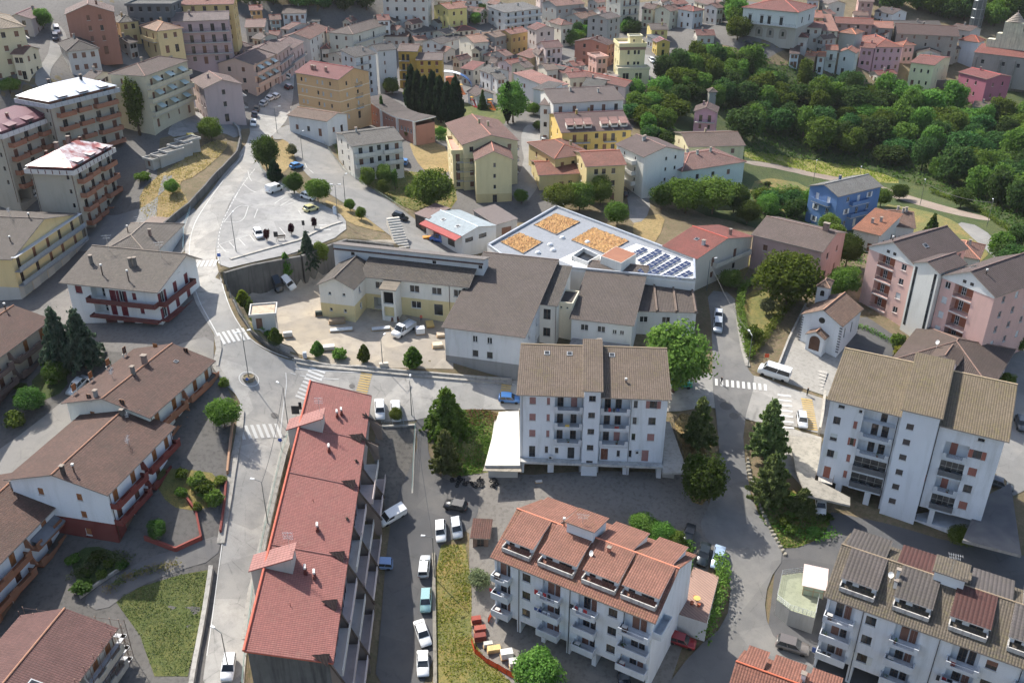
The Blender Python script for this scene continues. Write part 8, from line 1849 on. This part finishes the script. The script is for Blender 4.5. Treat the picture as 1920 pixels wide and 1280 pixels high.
for a in [(793,1250,794,1290,WH,'sedan','white saloon, lowest of the row along the lower lane'),(793,1192,806,1230,WH,'sedan','white saloon parked askew, second lowest along the lower lane'),(800,1130,798,1165,(140,178,178),'hatch','pale teal estate car along the lower lane'),(797,1066,801,1030,(206,210,212),'hatch','silver hatchback beside the lamp post on the lower lane'),
 (712,1062,690,1060,(120,146,184),'hatch','light blue small car nosed in under the red roofed block'),(735,972,712,984,WH,'van','white small van under the red roofed block'),(828,1000,829,1035,WH,'hatch','white car at the corner of the lower lane, left of two'),(858,994,862,1025,SI,'hatch','silver car at the corner of the lower lane, right of two'),(855,952,830,948,BK,'hatch','black car beside the tyre heap'),
 (712,772,714,805,WH,'sedan','white car behind the red roof, left of two'),(742,775,744,808,WH,'sedan','white car beside the small street tree'),(955,752,985,754,(62,112,170),'hatch','blue car beside the white terrace'),(1278,724,1305,727,(36,132,104),'hatch','green small car under the broad tree'),(1503,793,1507,822,(206,210,214),'hatch','silver white car by the yellow crossing'),
 (1345,616,1344,645,SI,'suv','silver car in the lane, lower of two'),(1346,596,1345,620,(206,208,210),'sedan','silver white car in the lane, upper of two'),(1450,706,1422,697,(222,224,224),'bus','white minibus at the foot of the chapel steps'),(428,1256,424,1290,WH,'hatch','white car at the lower end of the left street'),(148,728,134,742,SI,'sedan','silver car in the side lane behind the terraces'),
 (757,624,742,634,WH,'pickup','white tipper truck in the building yard'),(541,534,552,542,WH,'hatch','white car in the school yard'),(519,544,529,552,(40,46,54),'hatch','black car in the school yard'),(485,444,492,456,WH,'hatch','white car at the front of the car park'),(514,360,530,355,WH,'van','white van at the back of the car park'),(583,396,598,392,(214,206,150),'hatch','pale yellow car in the car park'),
 (556,316,568,313,(60,130,190),'hatch','light blue car behind the traffic island'),(578,374,590,378,WH,'hatch','white car half hidden under the round tree'),(750,411,764,416,BK,'hatch','black car on the branch road'),(824,455,808,451,(50,90,160),'van','blue van in front of the workshop'),
 (475,236,473,250,WH,'hatch','white car driving down the upper street'),(477,219,479,210,(60,70,90),'hatch','dark car at the kerb of the upper street'),(481,208,484,200,GR,'hatch','grey car at the kerb of the upper street'),(494,198,502,192,(196,200,202),'hatch','light car at the kerb of the upper street, third'),(506,188,514,184,WH,'hatch','white car at the kerb of the upper street, fourth'),(517,184,524,180,(222,222,220),'hatch','white car at the kerb of the upper street, last'),(541,167,550,165,(90,24,32),'hatch','dark red car by the orange block'),(539,147,542,140,WH,'hatch','white car at the top of the upper street'),
 (1019,267,1018,255,WH,'hatch','white car in the side street'),(1222,117,1228,124,WH,'hatch','white car on the hill lane'),(1240,135,1247,140,(40,50,80),'hatch','dark blue car on the hill lane'),(1259,148,1266,153,WH,'hatch','white car where the hill lane meets the wood'),
 (1485,1216,1516,1226,(112,106,102),'suv','grey brown car below the pale green terrace'),(1278,1206,1302,1214,(140,28,34),'hatch','red car beside the terracotta dormer block'),(1345,1050,1338,1080,(170,190,214),'sedan','pale blue car above the tiled terrace'),(1318,1044,1311,1074,(44,52,56),'sedan','dark car next to the pale blue one'),(1290,1008,1284,1030,BK,'hatch','black car behind the hedge of the tiled terrace'),
 (1538,952,1538,975,WH,'hatch','white car under the right white block'),(1872,912,1900,922,(70,74,80),'sedan','dark grey car on the rear street'),(1912,800,1918,820,(60,66,74),'hatch','dark car at the right edge'),(1168,1270,1172,1290,(40,48,58),'hatch','dark car under the portico'),(107,60,110,70,WH,'hatch','white car in the steep upper lane'),(104,74,106,84,(40,52,70),'hatch','dark car in the steep upper lane'),
 (361,270,366,276,(206,180,40),'van','yellow van beside the concrete garages'),(1908,154,1885,153,SI,'sedan','silver car by the church wall'),(759,308,762,300,(70,130,190),'hatch','light blue car behind the cream house'),(68,368,80,360,WH,'hatch','white car behind the mansard block'),(1405,85,1420,84,(40,50,60),'hatch','dark car under the palazzo'),(1172,366,1178,352,(44,46,50),'hatch','dark car in the back lane')]:
	car(*a)
# ------------------------------------------------------------------ walls, fences, steps
def wall(name, pts, th, h, mat, label, cat='wall', base=1.0, top=None, rail=0, rmat=None, side=0.0):
	"""wall along a pixel path; top follows the ground, or a level if given"""
	P = dens([Vector(hit(*p)[:2]) if len(p) == 2 else Vector(p[2:4]) for p in pts], 1.5, False); o0 = Vector((P[0].x, P[0].y, gz(P[0].x, P[0].y))); root = mk(name, None, None, o0); tag(root, label, cat); m = MB(); r = MB()
	for i in range(len(P) - 1):
		a, b = P[i], P[i + 1]; d = (b - a);
		if d.length < 1e-4: continue
		n = Vector((-d.y, d.x)).normalized(); a0, b0 = a + n * side, b + n * side
		za, zb = (gz(a.x, a.y) + h, gz(b.x, b.y) + h) if top is None else (top(a), top(b)); n = n * th / 2
		q = [(v.x - o0.x, v.y - o0.y, z - o0.z) for v, z in ((a0 - n, za), (b0 - n, zb), (b0 + n, zb), (a0 + n, za))]; lo = min(gz(a0.x, a0.y), gz(b0.x, b0.y)) - base - o0.z
		m.poly(q); bt = [(v[0], v[1], lo) for v in q]
		for k in range(4): m.poly([bt[k], bt[(k + 1) % 4], q[(k + 1) % 4], q[k]])
		if rail:
			A, B = Vector((a0.x - o0.x, a0.y - o0.y, za - o0.z)), Vector((b0.x - o0.x, b0.y - o0.y, zb - o0.z)); u = Vector((0, 0, rail))
			r.bar(A, A + u, .03)
			for f in (.33, .66, 1.0): r.bar(A + u * f, B + u * f, .025)
	put(m, 'masonry', [mat], root)
	if rail: put(r, 'railing', [rmat or METAL((176, 186, 186))], root)
	return root
DK = concrete((104, 102, 98), .9, .3); LC_ = concrete((170, 166, 158), .6, .4)
P4 = lambda v: (0, 0, v.x, v.y)
wall('retaining_wall', [P4(v) for v in YARD[:5]], .7, 0, DK, 'tall stained concrete retaining wall under the car park', top=lambda v: max(gz(v.x, v.y), gz(v.x - .4, v.y + 1.6)) + .5, base=8, side=-.9)
wall('yard_wall', [(421,528),(432,556),(450,592),(474,628),(504,652),(548,674)], .35, .8, DK, 'low wall with railing round the bend of the school yard', base=3, rail=.9, rmat=METAL((90, 96, 96)))
wall('yard_wall', [(552,676),(640,689),(740,697),(850,706),(960,714)], .4, .55, LC_, 'low concrete wall along the main road in front of the school', base=2)
wall('court_wall', [(716,800),(778,798)], .4, .3, LC_, 'concrete wall with railing closing the sunken court', base=6, rail=1.0)
wall('court_wall', [(779,800),(776,850),(773,925)], .25, .15, LC_, 'low kerb wall with green railing beside the lower lane', base=4, rail=1.1, rmat=METAL((150, 184, 180)))
wall('lane_wall', [(813,1040),(814,1120),(816,1290)], .5, .5, concrete((140, 134, 122), .7, .4), 'rough low wall between lower lane and grass strip', rail=0)
wall('garden_wall', [(397,1068),(388,1130),(374,1210),(360,1290)], .6, .9, LC_, 'pale stone garden wall beside the left street', base=3)
wall('garden_wall', [(437,792),(432,840),(427,890)], .3, .8, plaster((176, 128, 92)), 'orange garden wall below the roundabout', base=2)
wall('garden_wall', [(425,905),(421,950),(414,1000)], .3, .7, plaster((140, 60, 50)), 'red garden wall along the left street', base=2)
wall('garden_wall', [(272,1012),(330,1034),(378,1012),(368,962),(352,940)], .3, .8, plaster((150, 60, 48)), 'red planter wall round the small front garden', base=2)
wall('garden_wall', [(150,1122),(190,1092),(235,1062)], .3, .5, LC_, 'low wall of the flower bed by the garden lane')
wall('street_railing', [(546,800),(530,850),(512,930),(494,1010),(474,1110),(462,1210),(455,1290)], .25, .1, LC_, 'pale green railing along the street side of the red roofed block', 'railing', rail=1.0, rmat=METAL((170, 196, 190)))
wall('bank_wall', [(306,436),(330,415),(356,395),(386,362),(420,325),(446,296),(452,270)], .4, 1.9, DK, 'weathered grey wall holding the straw bank above the road', base=3)
wall('ramp_railing', [(344,470),(345,430),(358,395)], .2, .1, LC_, 'pale blue railing on the inside of the bend', 'railing', rail=1.0, rmat=METAL((160, 190, 196)))
wall('terrace_wall', [(325,150),(352,125),(382,92)], .6, 6.5, concrete((176, 168, 154), .7, .4), 'high stepped retaining wall beside the yellow villa', base=4)
wall('ramp_wall', [(350,205),(385,212),(425,222),(448,245),(452,262)], .4, .9, LC_, 'curved pale parapet wall above the upper street', base=3)
wall('park_railing', [(482,300),(492,322),(530,350),(575,372),(612,390)], .2, .1, LC_, 'curved railing behind the car park', 'railing', rail=1.0, rmat=METAL((176, 196, 190)))
wall('park_kerb', [(432,488),(480,474),(560,452),(640,418)], .8, .35, LC_, 'long stone kerb bench along the front of the car park', 'kerb', base=.3)
wall('road_railing', [(562,238),(604,266),(642,318),(702,362),(766,404)], .2, .1, LC_, 'railing along the outer edge of the branch road', 'railing', rail=1.0, rmat=METAL((140, 150, 146)))
wall('chapel_wall', [(1450,712),(1478,640),(1510,575)], .35, .8, LC_, 'low wall between the hedged garden and the chapel square', base=2)
wall('terrace_wall', [(1545,745),(1540,790),(1535,815)], .4, 1.6, concrete((176, 170, 158), .6), 'pale planter wall beside the right white block')
wall('slope_wall', [(1745,165),(1850,165),(1930,175)], .5, 3.0, concrete((120, 114, 104), .8, .5), 'old stone wall under the church road', base=3)
PV = concrete((158, 154, 146), .6, .5)
for pts, w_, lb in (([(548,792),(530,845),(509,930),(491,1010),(471,1110),(460,1200)], 1.7, 'paved footway along the red roofed block'), ([(556,679),(650,692),(760,702),(880,712),(960,718)], 1.3, 'paved footway in front of the school wall'), ([(452,772),(449,812),(440,860),(429,930),(414,1020)], 1.1, 'paved footway beside the garden walls'), ([(407,632),(411,655),(404,688),(424,716)], 1.0, 'kerbed corner at the side lane'), ([(1384,600),(1392,650),(1402,688)], .9, 'narrow kerb along the clipped hedge')): wall('pavement', pts, w_, .26, PV, lb, 'pavement', .2)
def cable(a, ha, b, hb, label):
	A, B = hit(*a) + Vector((0, 0, ha)), hit(*b) + Vector((0, 0, hb)); m = MB(); q = [A.lerp(B, i / 8) - A - Vector((0, 0, 1.2 * (1 - (i / 4 - 1) ** 2))) for i in range(9)]
	for i in range(8): m.bar(q[i], q[i + 1], .035, 0, 4)
	tag(put(m, 'cable', [paint((60, 62, 66), .6)], None, A), label, 'cable')
cable((772,779), 6.8, (815,1085), 7.8, 'overhead cable between the two lamps of the lower lane'); cable((1325,545), 6.8, (1402,690), 6.8, 'overhead cable along the hedged garden'); cable((1725,385), 6.8, (1850,425), 6.8, 'overhead cable above the villa drive'); cable((541,803), 7.8, (503,985), 7.8, 'overhead cable along the left street')
# yard steps by the retaining wall
def steps(name, a, b, c, n, rise, mat, label):
	"""n treads between edge a-b and edge c (pixels), each rise higher"""
	A, B, C = hit(*a), hit(*b), hit(*c); root = mk(name, None, None, A); tag(root, label, 'steps'); w = B - A; w.z = 0; d = C - A; d.z = 0; z0 = min(A.z, B.z)
	for i in range(n):
		m = MB(); p = d * (i / n); q = d * ((i + 1) / n); z = (z0 - A.z) + (i + 1) * rise; g = Vector((0, 0, 1))
		P = [p, p + w, q + w, q];
		if (w.x * d.y - w.y * d.x) < 0: P = P[::-1]
		m.slab([v + g * z for v in P], rise + 1.2); put(m, 'step', [mat], root)
steps('stair', (744,468), (768,464), (726,436), 12, .40, concrete((206, 200, 188), .4), 'pale outdoor stair beside the retaining wall')
steps('chapel_steps', (1466,706), (1540,738), (1480,668), 7, .13, concrete((176, 172, 164), .6), 'broad worn steps up to the chapel square')
# rough kerb stones beside the right road
for i in range(26):
	f = i / 25; x = 1402 + 70 * f ** 1.6; y = 862 + 178 * f; p = hit(x, y); m = MB(); r = rng.uniform(.32, .55); rg = [[(r * k * math.cos(j * .9 + rng.random() * .3), r * k * math.sin(j * .9) * .8, z) for j in range(7)] for k, z in ((.9, -.2), (1, .15), (.7, .38))]; m.loft(rg)
	tag(put(m, 'kerb_stone', [concrete((150, 144, 130), .6, 1.0)], None, p, rng.random() * 6), 'rough stone in the curved kerb row beside the right road', 'stone', 'kerb stones beside the right road')
# ------------------------------------------------------------------ street furniture
def lamp(px, py, h, yaw, label, arm=1.4, n=1):
	p = hit(px, py); t = mk('street_lamp', None, None, p, yaw); tag(t, label, 'street lamp', 'street lamps'); m = MB(); m.bar((0, 0, -.2), (0, 0, h), .09, 0, 7, .055)
	for s_ in ((1,) if n == 1 else (1, -1)): m.bar((0, 0, h), (s_ * arm, 0, h + .35), .04, 0, 6)
	put(m, 'pole', [METAL((120, 126, 126))], t)
	for s_ in ((1,) if n == 1 else (1, -1)):
		m = MB(); m.loft([[(s_ * arm + x * .45 - .1 * s_, y, h + z) for x, y in ((-.5, -.1), (.9, -.16), (.9, .16), (-.5, .1))] for z in (.28, .40)]); put(m, 'lamp_head', [paint((226, 228, 228), .35)], t)
for a in [(467,712,9,.5,'street lamp on the planter of the mini roundabout',1.2,2),(772,779,7,1.6,'street lamp beside the lower lane entrance'),(541,803,8,2.4,'street lamp at the zebra crossing by the red roof'),(503,985,8,2.9,'street lamp half way down the left street'),(815,1085,8,3.1,'street lamp beside the silver hatchback'),(430,1262,7,2.6,'street lamp over the lowest white car'),(634,412,8,0,'twin street lamp on the verge of the car park',1.0,2),(648,385,7,1.2,'street lamp on the branch road verge'),(443,473,8,1.5,'street lamp on the car park kerb bench'),(568,300,7,1.2,'street lamp behind the traffic island'),(1402,690,7,1.8,'street lamp at the lower tip of the hedge'),(1325,545,7,.4,'street lamp at the corner of the red roofed house'),(718,690,6,1.2,'street lamp inside the yard wall'),(958,705,6,1.5,'street lamp at the corner of the school hall'),(1525,340,6,1.2,'street lamp on the valley road, left'),(1608,352,6,1.2,'street lamp on the valley road, right'),(1725,385,7,1.2,'tall pole on the valley road near the hedge'),(1850,425,7,1.2,'pole beside the villa drive'),(520,250,7,.3,'street lamp at the fork of the upper street')]: lamp(*a)
p = hit(467, 712); t = mk('stone_planter', None, None, p); tag(t, 'round stone planter in the middle of the mini roundabout', 'planter')
m = MB(); rg = [[(r * math.cos(i * .393), r * math.sin(i * .393), z) for i in range(16)] for r, z in ((.95, -.1), (1.05, .5), (1.0, .75), (.85, .75), (.82, .62))]; m.loft(rg); put(m, 'bowl', [concrete((128, 122, 108), .7, 1)], t); m = MB(); m.bar((0, 0, .6), (0, 0, .66), .8, 0, 14); put(m, 'soil', [M_EARTH], t); m = MB(); m.bar((0, -1.0, .1), (0, -1.0, .5), .03); m.bar((0, -1.04, .75), (0, -1.0, .75), .28, 1, 14); put(m, 'arrow_sign', [METAL(), paint((40, 90, 170), .4)], t)
def sign(px, py, h, c, w, hh, label, yaw=0.0, rnd=False):
	p = hit(px, py); t = mk('road_sign', None, None, p, yaw); tag(t, label, 'sign'); m = MB(); m.bar((0, 0, -.1), (0, 0, h + hh), .035, 0, 6); put(m, 'post', [METAL()], t); m = MB()
	if rnd: m.bar((0, -.06, h + hh / 2), (0, -.04, h + hh / 2), w / 2, 0, 16)
	else: m.box(-w / 2, w / 2, -.07, -.04, h, h + hh)
	put(m, 'panel', [paint(c, .4)], t)
for a in [(414,500,2.2,(50,100,180),.7,.7,'blue square sign at the corner of the car park'),(528,845,1.8,(40,80,160),.7,.7,'blue round sign by the railing of the red roofed block',0,True),(1436,680,1.2,(210,80,40),.8,.8,'orange work sign near the minibus'),(556,785,1.0,(30,34,44),1.3,1.6,'dark notice board behind the red roof, left'),(565,778,1.2,(34,38,48),.5,1.4,'narrow dark notice board behind the red roof'),(519,455,1.3,(40,40,42),.9,1.2,'dark notice board on the car park kerb bench'),(570,432,1.2,(40,40,42),.6,1.1,'small dark notice board between the ball trees'),(553,364,2.2,(206,214,220),.6,1.0,'white sign behind the white van'),(578,378,2.2,(190,206,220),.6,1.0,'pale blue sign under the round tree')]: sign(*a)
m = MB(); m.bar((0, 0, 0), (0, 0, 1.6), .42, 0, 12); m.bar((0, 0, 1.6), (0, 0, 1.95), .45, 1, 12, .2); tag(put(m, 'advertising_column', [paint((206, 214, 222), .4), METAL((176, 184, 190))], None, hit(628, 402)), 'pale cylindrical column at the corner of the car park', 'column')
# a bench
p = hit(528, 452); t = mk('bench', None, None, p, .25); tag(t, 'wooden bench on the kerb of the car park', 'bench')
for nm, (y0, y1, z0, z1) in (('seat', (-.22, .22, .78, .84)), ('backrest', (.2, .26, .95, 1.3))): m = MB(); m.box(-.9, .9, y0, y1, z0, z1); put(m, nm, [paint((112, 96, 80), .7)], t)
for x in (-.7, .7): m = MB(); m.box(x - .04, x + .04, -.2, .25, .3, .775); put(m, 'leg', [METAL((80, 80, 82))], t)
# tyre heap
tm = MB(); k = 10
for i in range(k):
	for j in range(6):
		q = lambda a, b: ((.26 + .10 * math.cos(b * 1.047)) * math.cos(a * .6283), (.26 + .10 * math.cos(b * 1.047)) * math.sin(a * .6283), .1 + .10 * math.sin(b * 1.047)); tm.poly([q(i, j), q(i + 1, j), q(i + 1, j + 1), q(i, j + 1)])
TM = tm.mesh('tyre', [RUB], True)
for i in range(42):
	x, y = rng.uniform(846, 934), rng.uniform(899, 914); p = hit(x, y); o = mk('tyre', TM, None, (p.x, p.y, p.z + .08 + rng.choice((0, 0, .2, .4)))); o.rotation_euler = (rng.choice((0, 0, 1.3)), rng.uniform(-.3, .3), rng.random() * 6); tag(o, 'old black tyre in the heap behind the white terrace', 'tyre', 'tyres in the heap')
# site materials: pallets of tiles, boards, sacks
def stack(px, py, w, d, h, c, label, yaw=0.2, n=3, cat='materials'):
	p = hit(px, py); t = mk('material_stack', None, None, p, yaw); tag(t, label, cat); m = MB(); m.box(-w / 2, w / 2, -d / 2, d / 2, .1, .24); put(m, 'pallet', [paint((170, 140, 100), .8)], t)
	for i in range(n): m = MB(); m.box(-w / 2 + .05 + rng.random() * .08, w / 2 - .05, -d / 2 + .05, d / 2 - .05 - rng.random() * .08, .245 + i * h / n, .24 + (i + 1) * h / n - .01); put(m, 'layer', [paint(c, .8)], t)
for a in [(893,1168,1.5,1.0,.9,(140,62,48),'stack of red tiles at the site corner, uppermost'),(900,1185,1.8,1.0,.8,(150,78,62),'stack of red tiles at the site, second'),(900,1200,1.8,1.0,.9,(120,56,46),'stack of dark red tiles at the site, third'),(926,1220,2.0,1.1,.5,(206,178,120),'stack of pale timber by the orange net'),(950,1232,1.8,1.2,1.0,(214,212,206),'white wrapped pallet by the orange net'),(965,1248,1.6,1.2,.9,(206,204,198),'second white wrapped pallet by the orange net'),(915,1212,1.4,.8,.6,(190,186,178),'grey block stack on the site'),
 (632,605,3.2,1.6,.6,(150,130,106),'pile of old boards in front of the gabled wing'),(640,620,4.4,1.2,.25,(206,210,210),'white insulation sheets lying in the yard'),(714,618,3.6,1.2,.25,(196,200,202),'grey sheets lying in the yard'),(740,600,1.6,1.6,.7,(104,64,50),'brown stack beside the porch'),(735,588,1.4,1.2,.9,(120,76,58),'upper brown stack beside the porch'),(790,588,1.6,1.1,1.0,(214,216,216),'white sacks by the school doorway, left'),(803,585,.9,.9,1.1,(206,208,208),'white sacks by the school doorway, right'),(788,625,1.8,1.6,1.1,(222,222,220),'white big bag beside the truck'),(806,610,1.6,2.6,.3,(206,176,110),'yellow boards beside the hall'),(820,650,2.0,1.6,.5,(196,182,160),'rubble pile at the corner of the hall'),(826,630,1.6,1.6,.4,(186,170,150),'upper rubble pile at the corner of the hall'),(598,592,1.5,.8,.8,(56,66,60),'dark green bin by the gabled wing'),(540,632,1.8,.9,.9,(206,206,202),'white ventilation unit behind the bend wall'),(615,655,2.6,1.4,.6,(214,206,196),'pale rubble heap along the yard wall'),(572,672,.8,.8,1.1,(170,176,184),'grey cabinet with red lid by the yard wall'),(720,690,1.8,.8,.9,(196,186,170),'block stack along the yard wall'),(802,448,2.4,1.4,.4,(206,140,60),'orange flower stand by the workshop canopy'),(1010,905,1.2,.5,.3,(206,204,200),'white board lying behind the central block'),(1025,418,1.4,1.2,1.0,(222,222,220),'white tank behind the dark shed roof')]: stack(*a)
def net(pts, label):
	P = dens(pxy(pts), 1.2, False); o0 = Vector((P[0].x, P[0].y, gz(P[0].x, P[0].y))); t = mk('safety_net', None, None, o0); tag(t, label, 'net'); m = MB(); r = MB()
	for i in range(len(P) - 1):
		A, B = [Vector((v.x, v.y, gz(v.x, v.y))) - o0 for v in P[i:i + 2]]; s_ = rng.uniform(-.12, .12); m.poly([A, B, B + Vector((s_, 0, 1.0)), A + Vector((0, s_, 1.05))]); m.poly([A + Vector((.03, .03, 0)), A + Vector((.03, s_ + .03, 1.05)), B + Vector((s_ + .03, .03, 1.0)), B + Vector((.03, .03, 0))]); r.bar(A, A + Vector((0, 0, 1.15)), .025)
	put(m, 'mesh', [paint((226, 84, 40), .8)], t); put(r, 'stake', [METAL((110, 90, 80))], t)
net([(884,1205),(890,1225),(915,1245),(950,1265),(985,1285)], 'orange safety net round the building materials'); net([(915,1168),(922,1155)], 'short orange net beside the tile stacks')
# sheds and terraces
house('brown roofed garden hut above the grass strip', (881, 1008), (919, 1010), (917, 975), 2.4, (120, 92, 76), (126, 76, 62), 'mx', .3, fl=1, cols=(.5,), side=(), chim=0, name='hut', cat='hut')
house('little white shed with pink roof beside the yard wall', (440, 534), (484, 529), (472, 512), 2.6, (206, 204, 200), (190, 100, 104), 'mx', .6, fl=1, cols=(.5,), side=(), chim=0, name='shed', cat='shed', z=-77.6)
house('grey flat roofed hut at the bend of the yard', (466, 592), (518, 588), (508, 568), 3.0, (196, 192, 182), (176, 160, 140), 'flat', .15, fl=1, cols=(.3,), side=(.5,), chim=0, name='hut', cat='hut', mat=concrete((186, 168, 146), .5))
for i, (x, y) in enumerate(((292,296),(307,290),(322,282),(338,272),(352,262))): house('concrete lock-up garage with stained walls, ' + ('nearest', 'second', 'third', 'fourth', 'farthest')[i] + ' in the row', (x - 26, y), (x - 8, y + 5), (x - 6, y - 12), 2.8, (176, 172, 164), (120, 112, 106), 'flat', .2, fl=1, cols=(.5,), side=(), chim=0, name='garage', cat='garage', mat=DK)
z_ = hit(1305, 1120).z; o, P = wbox('tiled_terrace', [(1300,1062),(1348,1080),(1325,1168),(1268,1150)], z_ + 2.4, 3.4, [tile((206, 160, 138), (190, 144, 124), .5, .5, .2, .0), plaster((206, 204, 200))], 'terracotta tiled garden terrace beside the tall hedge', 'terrace')
for x, y in ((1303,1122),(1297,1132),(1310,1136)):
	c = atz(x, y, z_ + 2.4); m = MB(); m.bar((0, 0, 0), (0, 0, .45), .2, 0, 9, .28); t = put(m, 'flower_pot', [paint((170, 96, 66), .8)], None, c); tag(t, 'terracotta pot on the tiled terrace', 'flower pot', 'pots on the tiled terrace')
c = atz(1306, 1128, z_ + 2.4); t = mk('garden_table', None, None, c); tag(t, 'round yellow garden table among the pots on the tiled terrace', 'table'); m = MB(); m.bar((0, 0, .7), (0, 0, .76), .5, 0, 16); put(m, 'table_top', [paint((206, 176, 96), .6)], t); m = MB(); m.bar((0, 0, 0), (0, 0, .7), .06, 0, 8); put(m, 'leg', [METAL()], t)
# playground
p = hit(868, 190); t = mk('slide_tower', None, None, p); tag(t, 'tall covered slide tower in blue, white and orange behind the cypresses', 'slide')
m = MB()
for i in range(10):
	a, b = i / 10 * 1.6, (i + 1) / 10 * 1.6; m.slab([(-5 + 9 * math.sin(a) - 1, -1.4, 5 + 5 * math.cos(a)), (-5 + 9 * math.sin(b) - 1, -1.4, 5 + 5 * math.cos(b)), (-5 + 9 * math.sin(b) - 1, 1.4, 5 + 5 * math.cos(b)), (-5 + 9 * math.sin(a) - 1, 1.4, 5 + 5 * math.cos(a))], .15, 0 if i < 4 else 1)
put(m, 'canopy', [paint((226, 228, 228), .4), paint((40, 90, 150), .4)], t); m = MB(); m.box(-5.5, -2, -1.2, 1.2, -1, 8); put(m, 'frame', [paint((206, 110, 60), .5)], t)
for x, y, c, lb in ((890,200,(196,40,44),'red playground slide on the lawn'),(922,205,(222,120,40),'orange playground climbing slide'),(866,176,(214,120,50),'orange spiral slide beside the tower')):
	t = mk('play_slide', None, None, hit(x, y), .5); tag(t, lb, 'slide'); m = MB(); m.slab([(-.4, -2.2, .2), (.4, -2.2, .2), (.4, .6, 2.0), (-.4, .6, 2.0)], .12); m.box(-.5, -.4, -2.2, .6, .1, .4); put(m, 'chute', [paint(c, .4)], t); m = MB(); m.box(-.6, .6, .6, 1.7, 1.9, 2.0); put(m, 'platform', [paint(c, .5)], t); m = MB()
	for q in ((-.55, .65), (.55, .65), (-.55, 1.65), (.55, 1.65)): m.bar((q[0], q[1], 0), (q[0], q[1], 2.9), .05)
	m.slab([(-.8, .4, 2.95), (.8, .4, 2.95), (.8, 1.9, 2.95), (-.8, 1.9, 2.95)], .08); put(m, 'shelter', [paint((206, 160, 60), .5)], t)
# a person standing by the yellow crossing
def person(px, py, h, c1, c2, yaw, label):
	me = bpy.data.meshes.new('person'); s_ = h / 1.75
	V = [(0, 0, .95), (0, 0, 1.2), (0, 0, 1.42), (0, 0, 1.52), (0, .02, 1.66), (-.19, 0, 1.40), (-.24, -.02, 1.12), (-.2, -.16, .95), (.19, 0, 1.40), (.24, -.02, 1.12), (.22, -.12, .88), (-.1, 0, .92), (-.12, -.03, .5), (-.12, .04, .08), (-.12, -.12, .03), (.1, 0, .92), (.13, .03, .5), (.14, .05, .08), (.14, -.1, .03)]
	E = [(0, 1), (1, 2), (2, 3), (3, 4), (2, 5), (5, 6), (6, 7), (2, 8), (8, 9), (9, 10), (0, 11), (11, 12), (12, 13), (13, 14), (0, 15), (15, 16), (16, 17), (17, 18)]; Rr = [.15, .15, .15, .06, .105, .07, .05, .04, .07, .05, .04, .1, .075, .05, .045, .1, .075, .05, .045]
	me.from_pydata([(x * s_, y * s_, z * s_) for x, y, z in V], E, []); o = mk('person', me, None, hit(px, py) + Vector((0, 0, .15)), yaw)
	sk = o.modifiers.new('skin', 'SKIN'); o.modifiers.new('sub', 'SUBSURF').levels = 1; o.modifiers['sub'].render_levels = 2
	for i, r in enumerate(Rr): me.skin_vertices[0].data[i].radius = (r * s_, r * s_ * .85)
	me.skin_vertices[0].data[0].use_root = True
	m, t, b = nmat('clothes'); P = nd(t, 'TexCoord').outputs['Object']; sp = nd(t, 'SeparateXYZ'); t.links.new(P, sp.inputs[0]); z = sp.outputs[2]
	x = mixc(t, ramp(t, z, .93 * s_, .95 * s_), lin(c2), lin(c1)); x = mixc(t, ramp(t, z, 1.50 * s_, 1.52 * s_), x, lin((196, 150, 124))); x = mixc(t, ramp(t, z, 1.70 * s_, 1.72 * s_), x, lin((40, 32, 28))); t.links.new(x, b.inputs['Base Color']); me.materials.append(m); tag(o, label, 'person')
person(1513, 742, 1.75, (30, 32, 38), (26, 28, 34), .6, 'person in dark clothes standing at the foot of the chapel steps'); person(1352, 722, 1.75, (26, 28, 32), (30, 34, 44), 2.0, 'person in dark clothes on the faded zebra crossing'); person(790, 605, 1.75, (196, 96, 70), (60, 64, 80), .3, 'workman in an orange shirt beside the white big bag')
# ------------------------------------------------------------------ summer haze over the valley
m = MB(); m.box(-1200, 1200, -700, 1400, -8, 165)
hz = put(m, 'haze', []); struct(hz, 'stuff', 'thin pale summer haze over the town'); hz['category'] = 'haze'
hm = bpy.data.materials.new('haze'); hm.use_nodes = True; t = hm.node_tree; t.nodes.clear(); ho = t.nodes.new('ShaderNodeOutputMaterial'); pv = t.nodes.new('ShaderNodeVolumePrincipled')
pv.inputs['Color'].default_value = (.93, .95, 1, 1); pv.inputs['Density'].default_value = .00005; pv.inputs['Anisotropy'].default_value = .2
t.links.new(pv.outputs[0], ho.inputs['Volume']); hz.data.materials.append(hm)
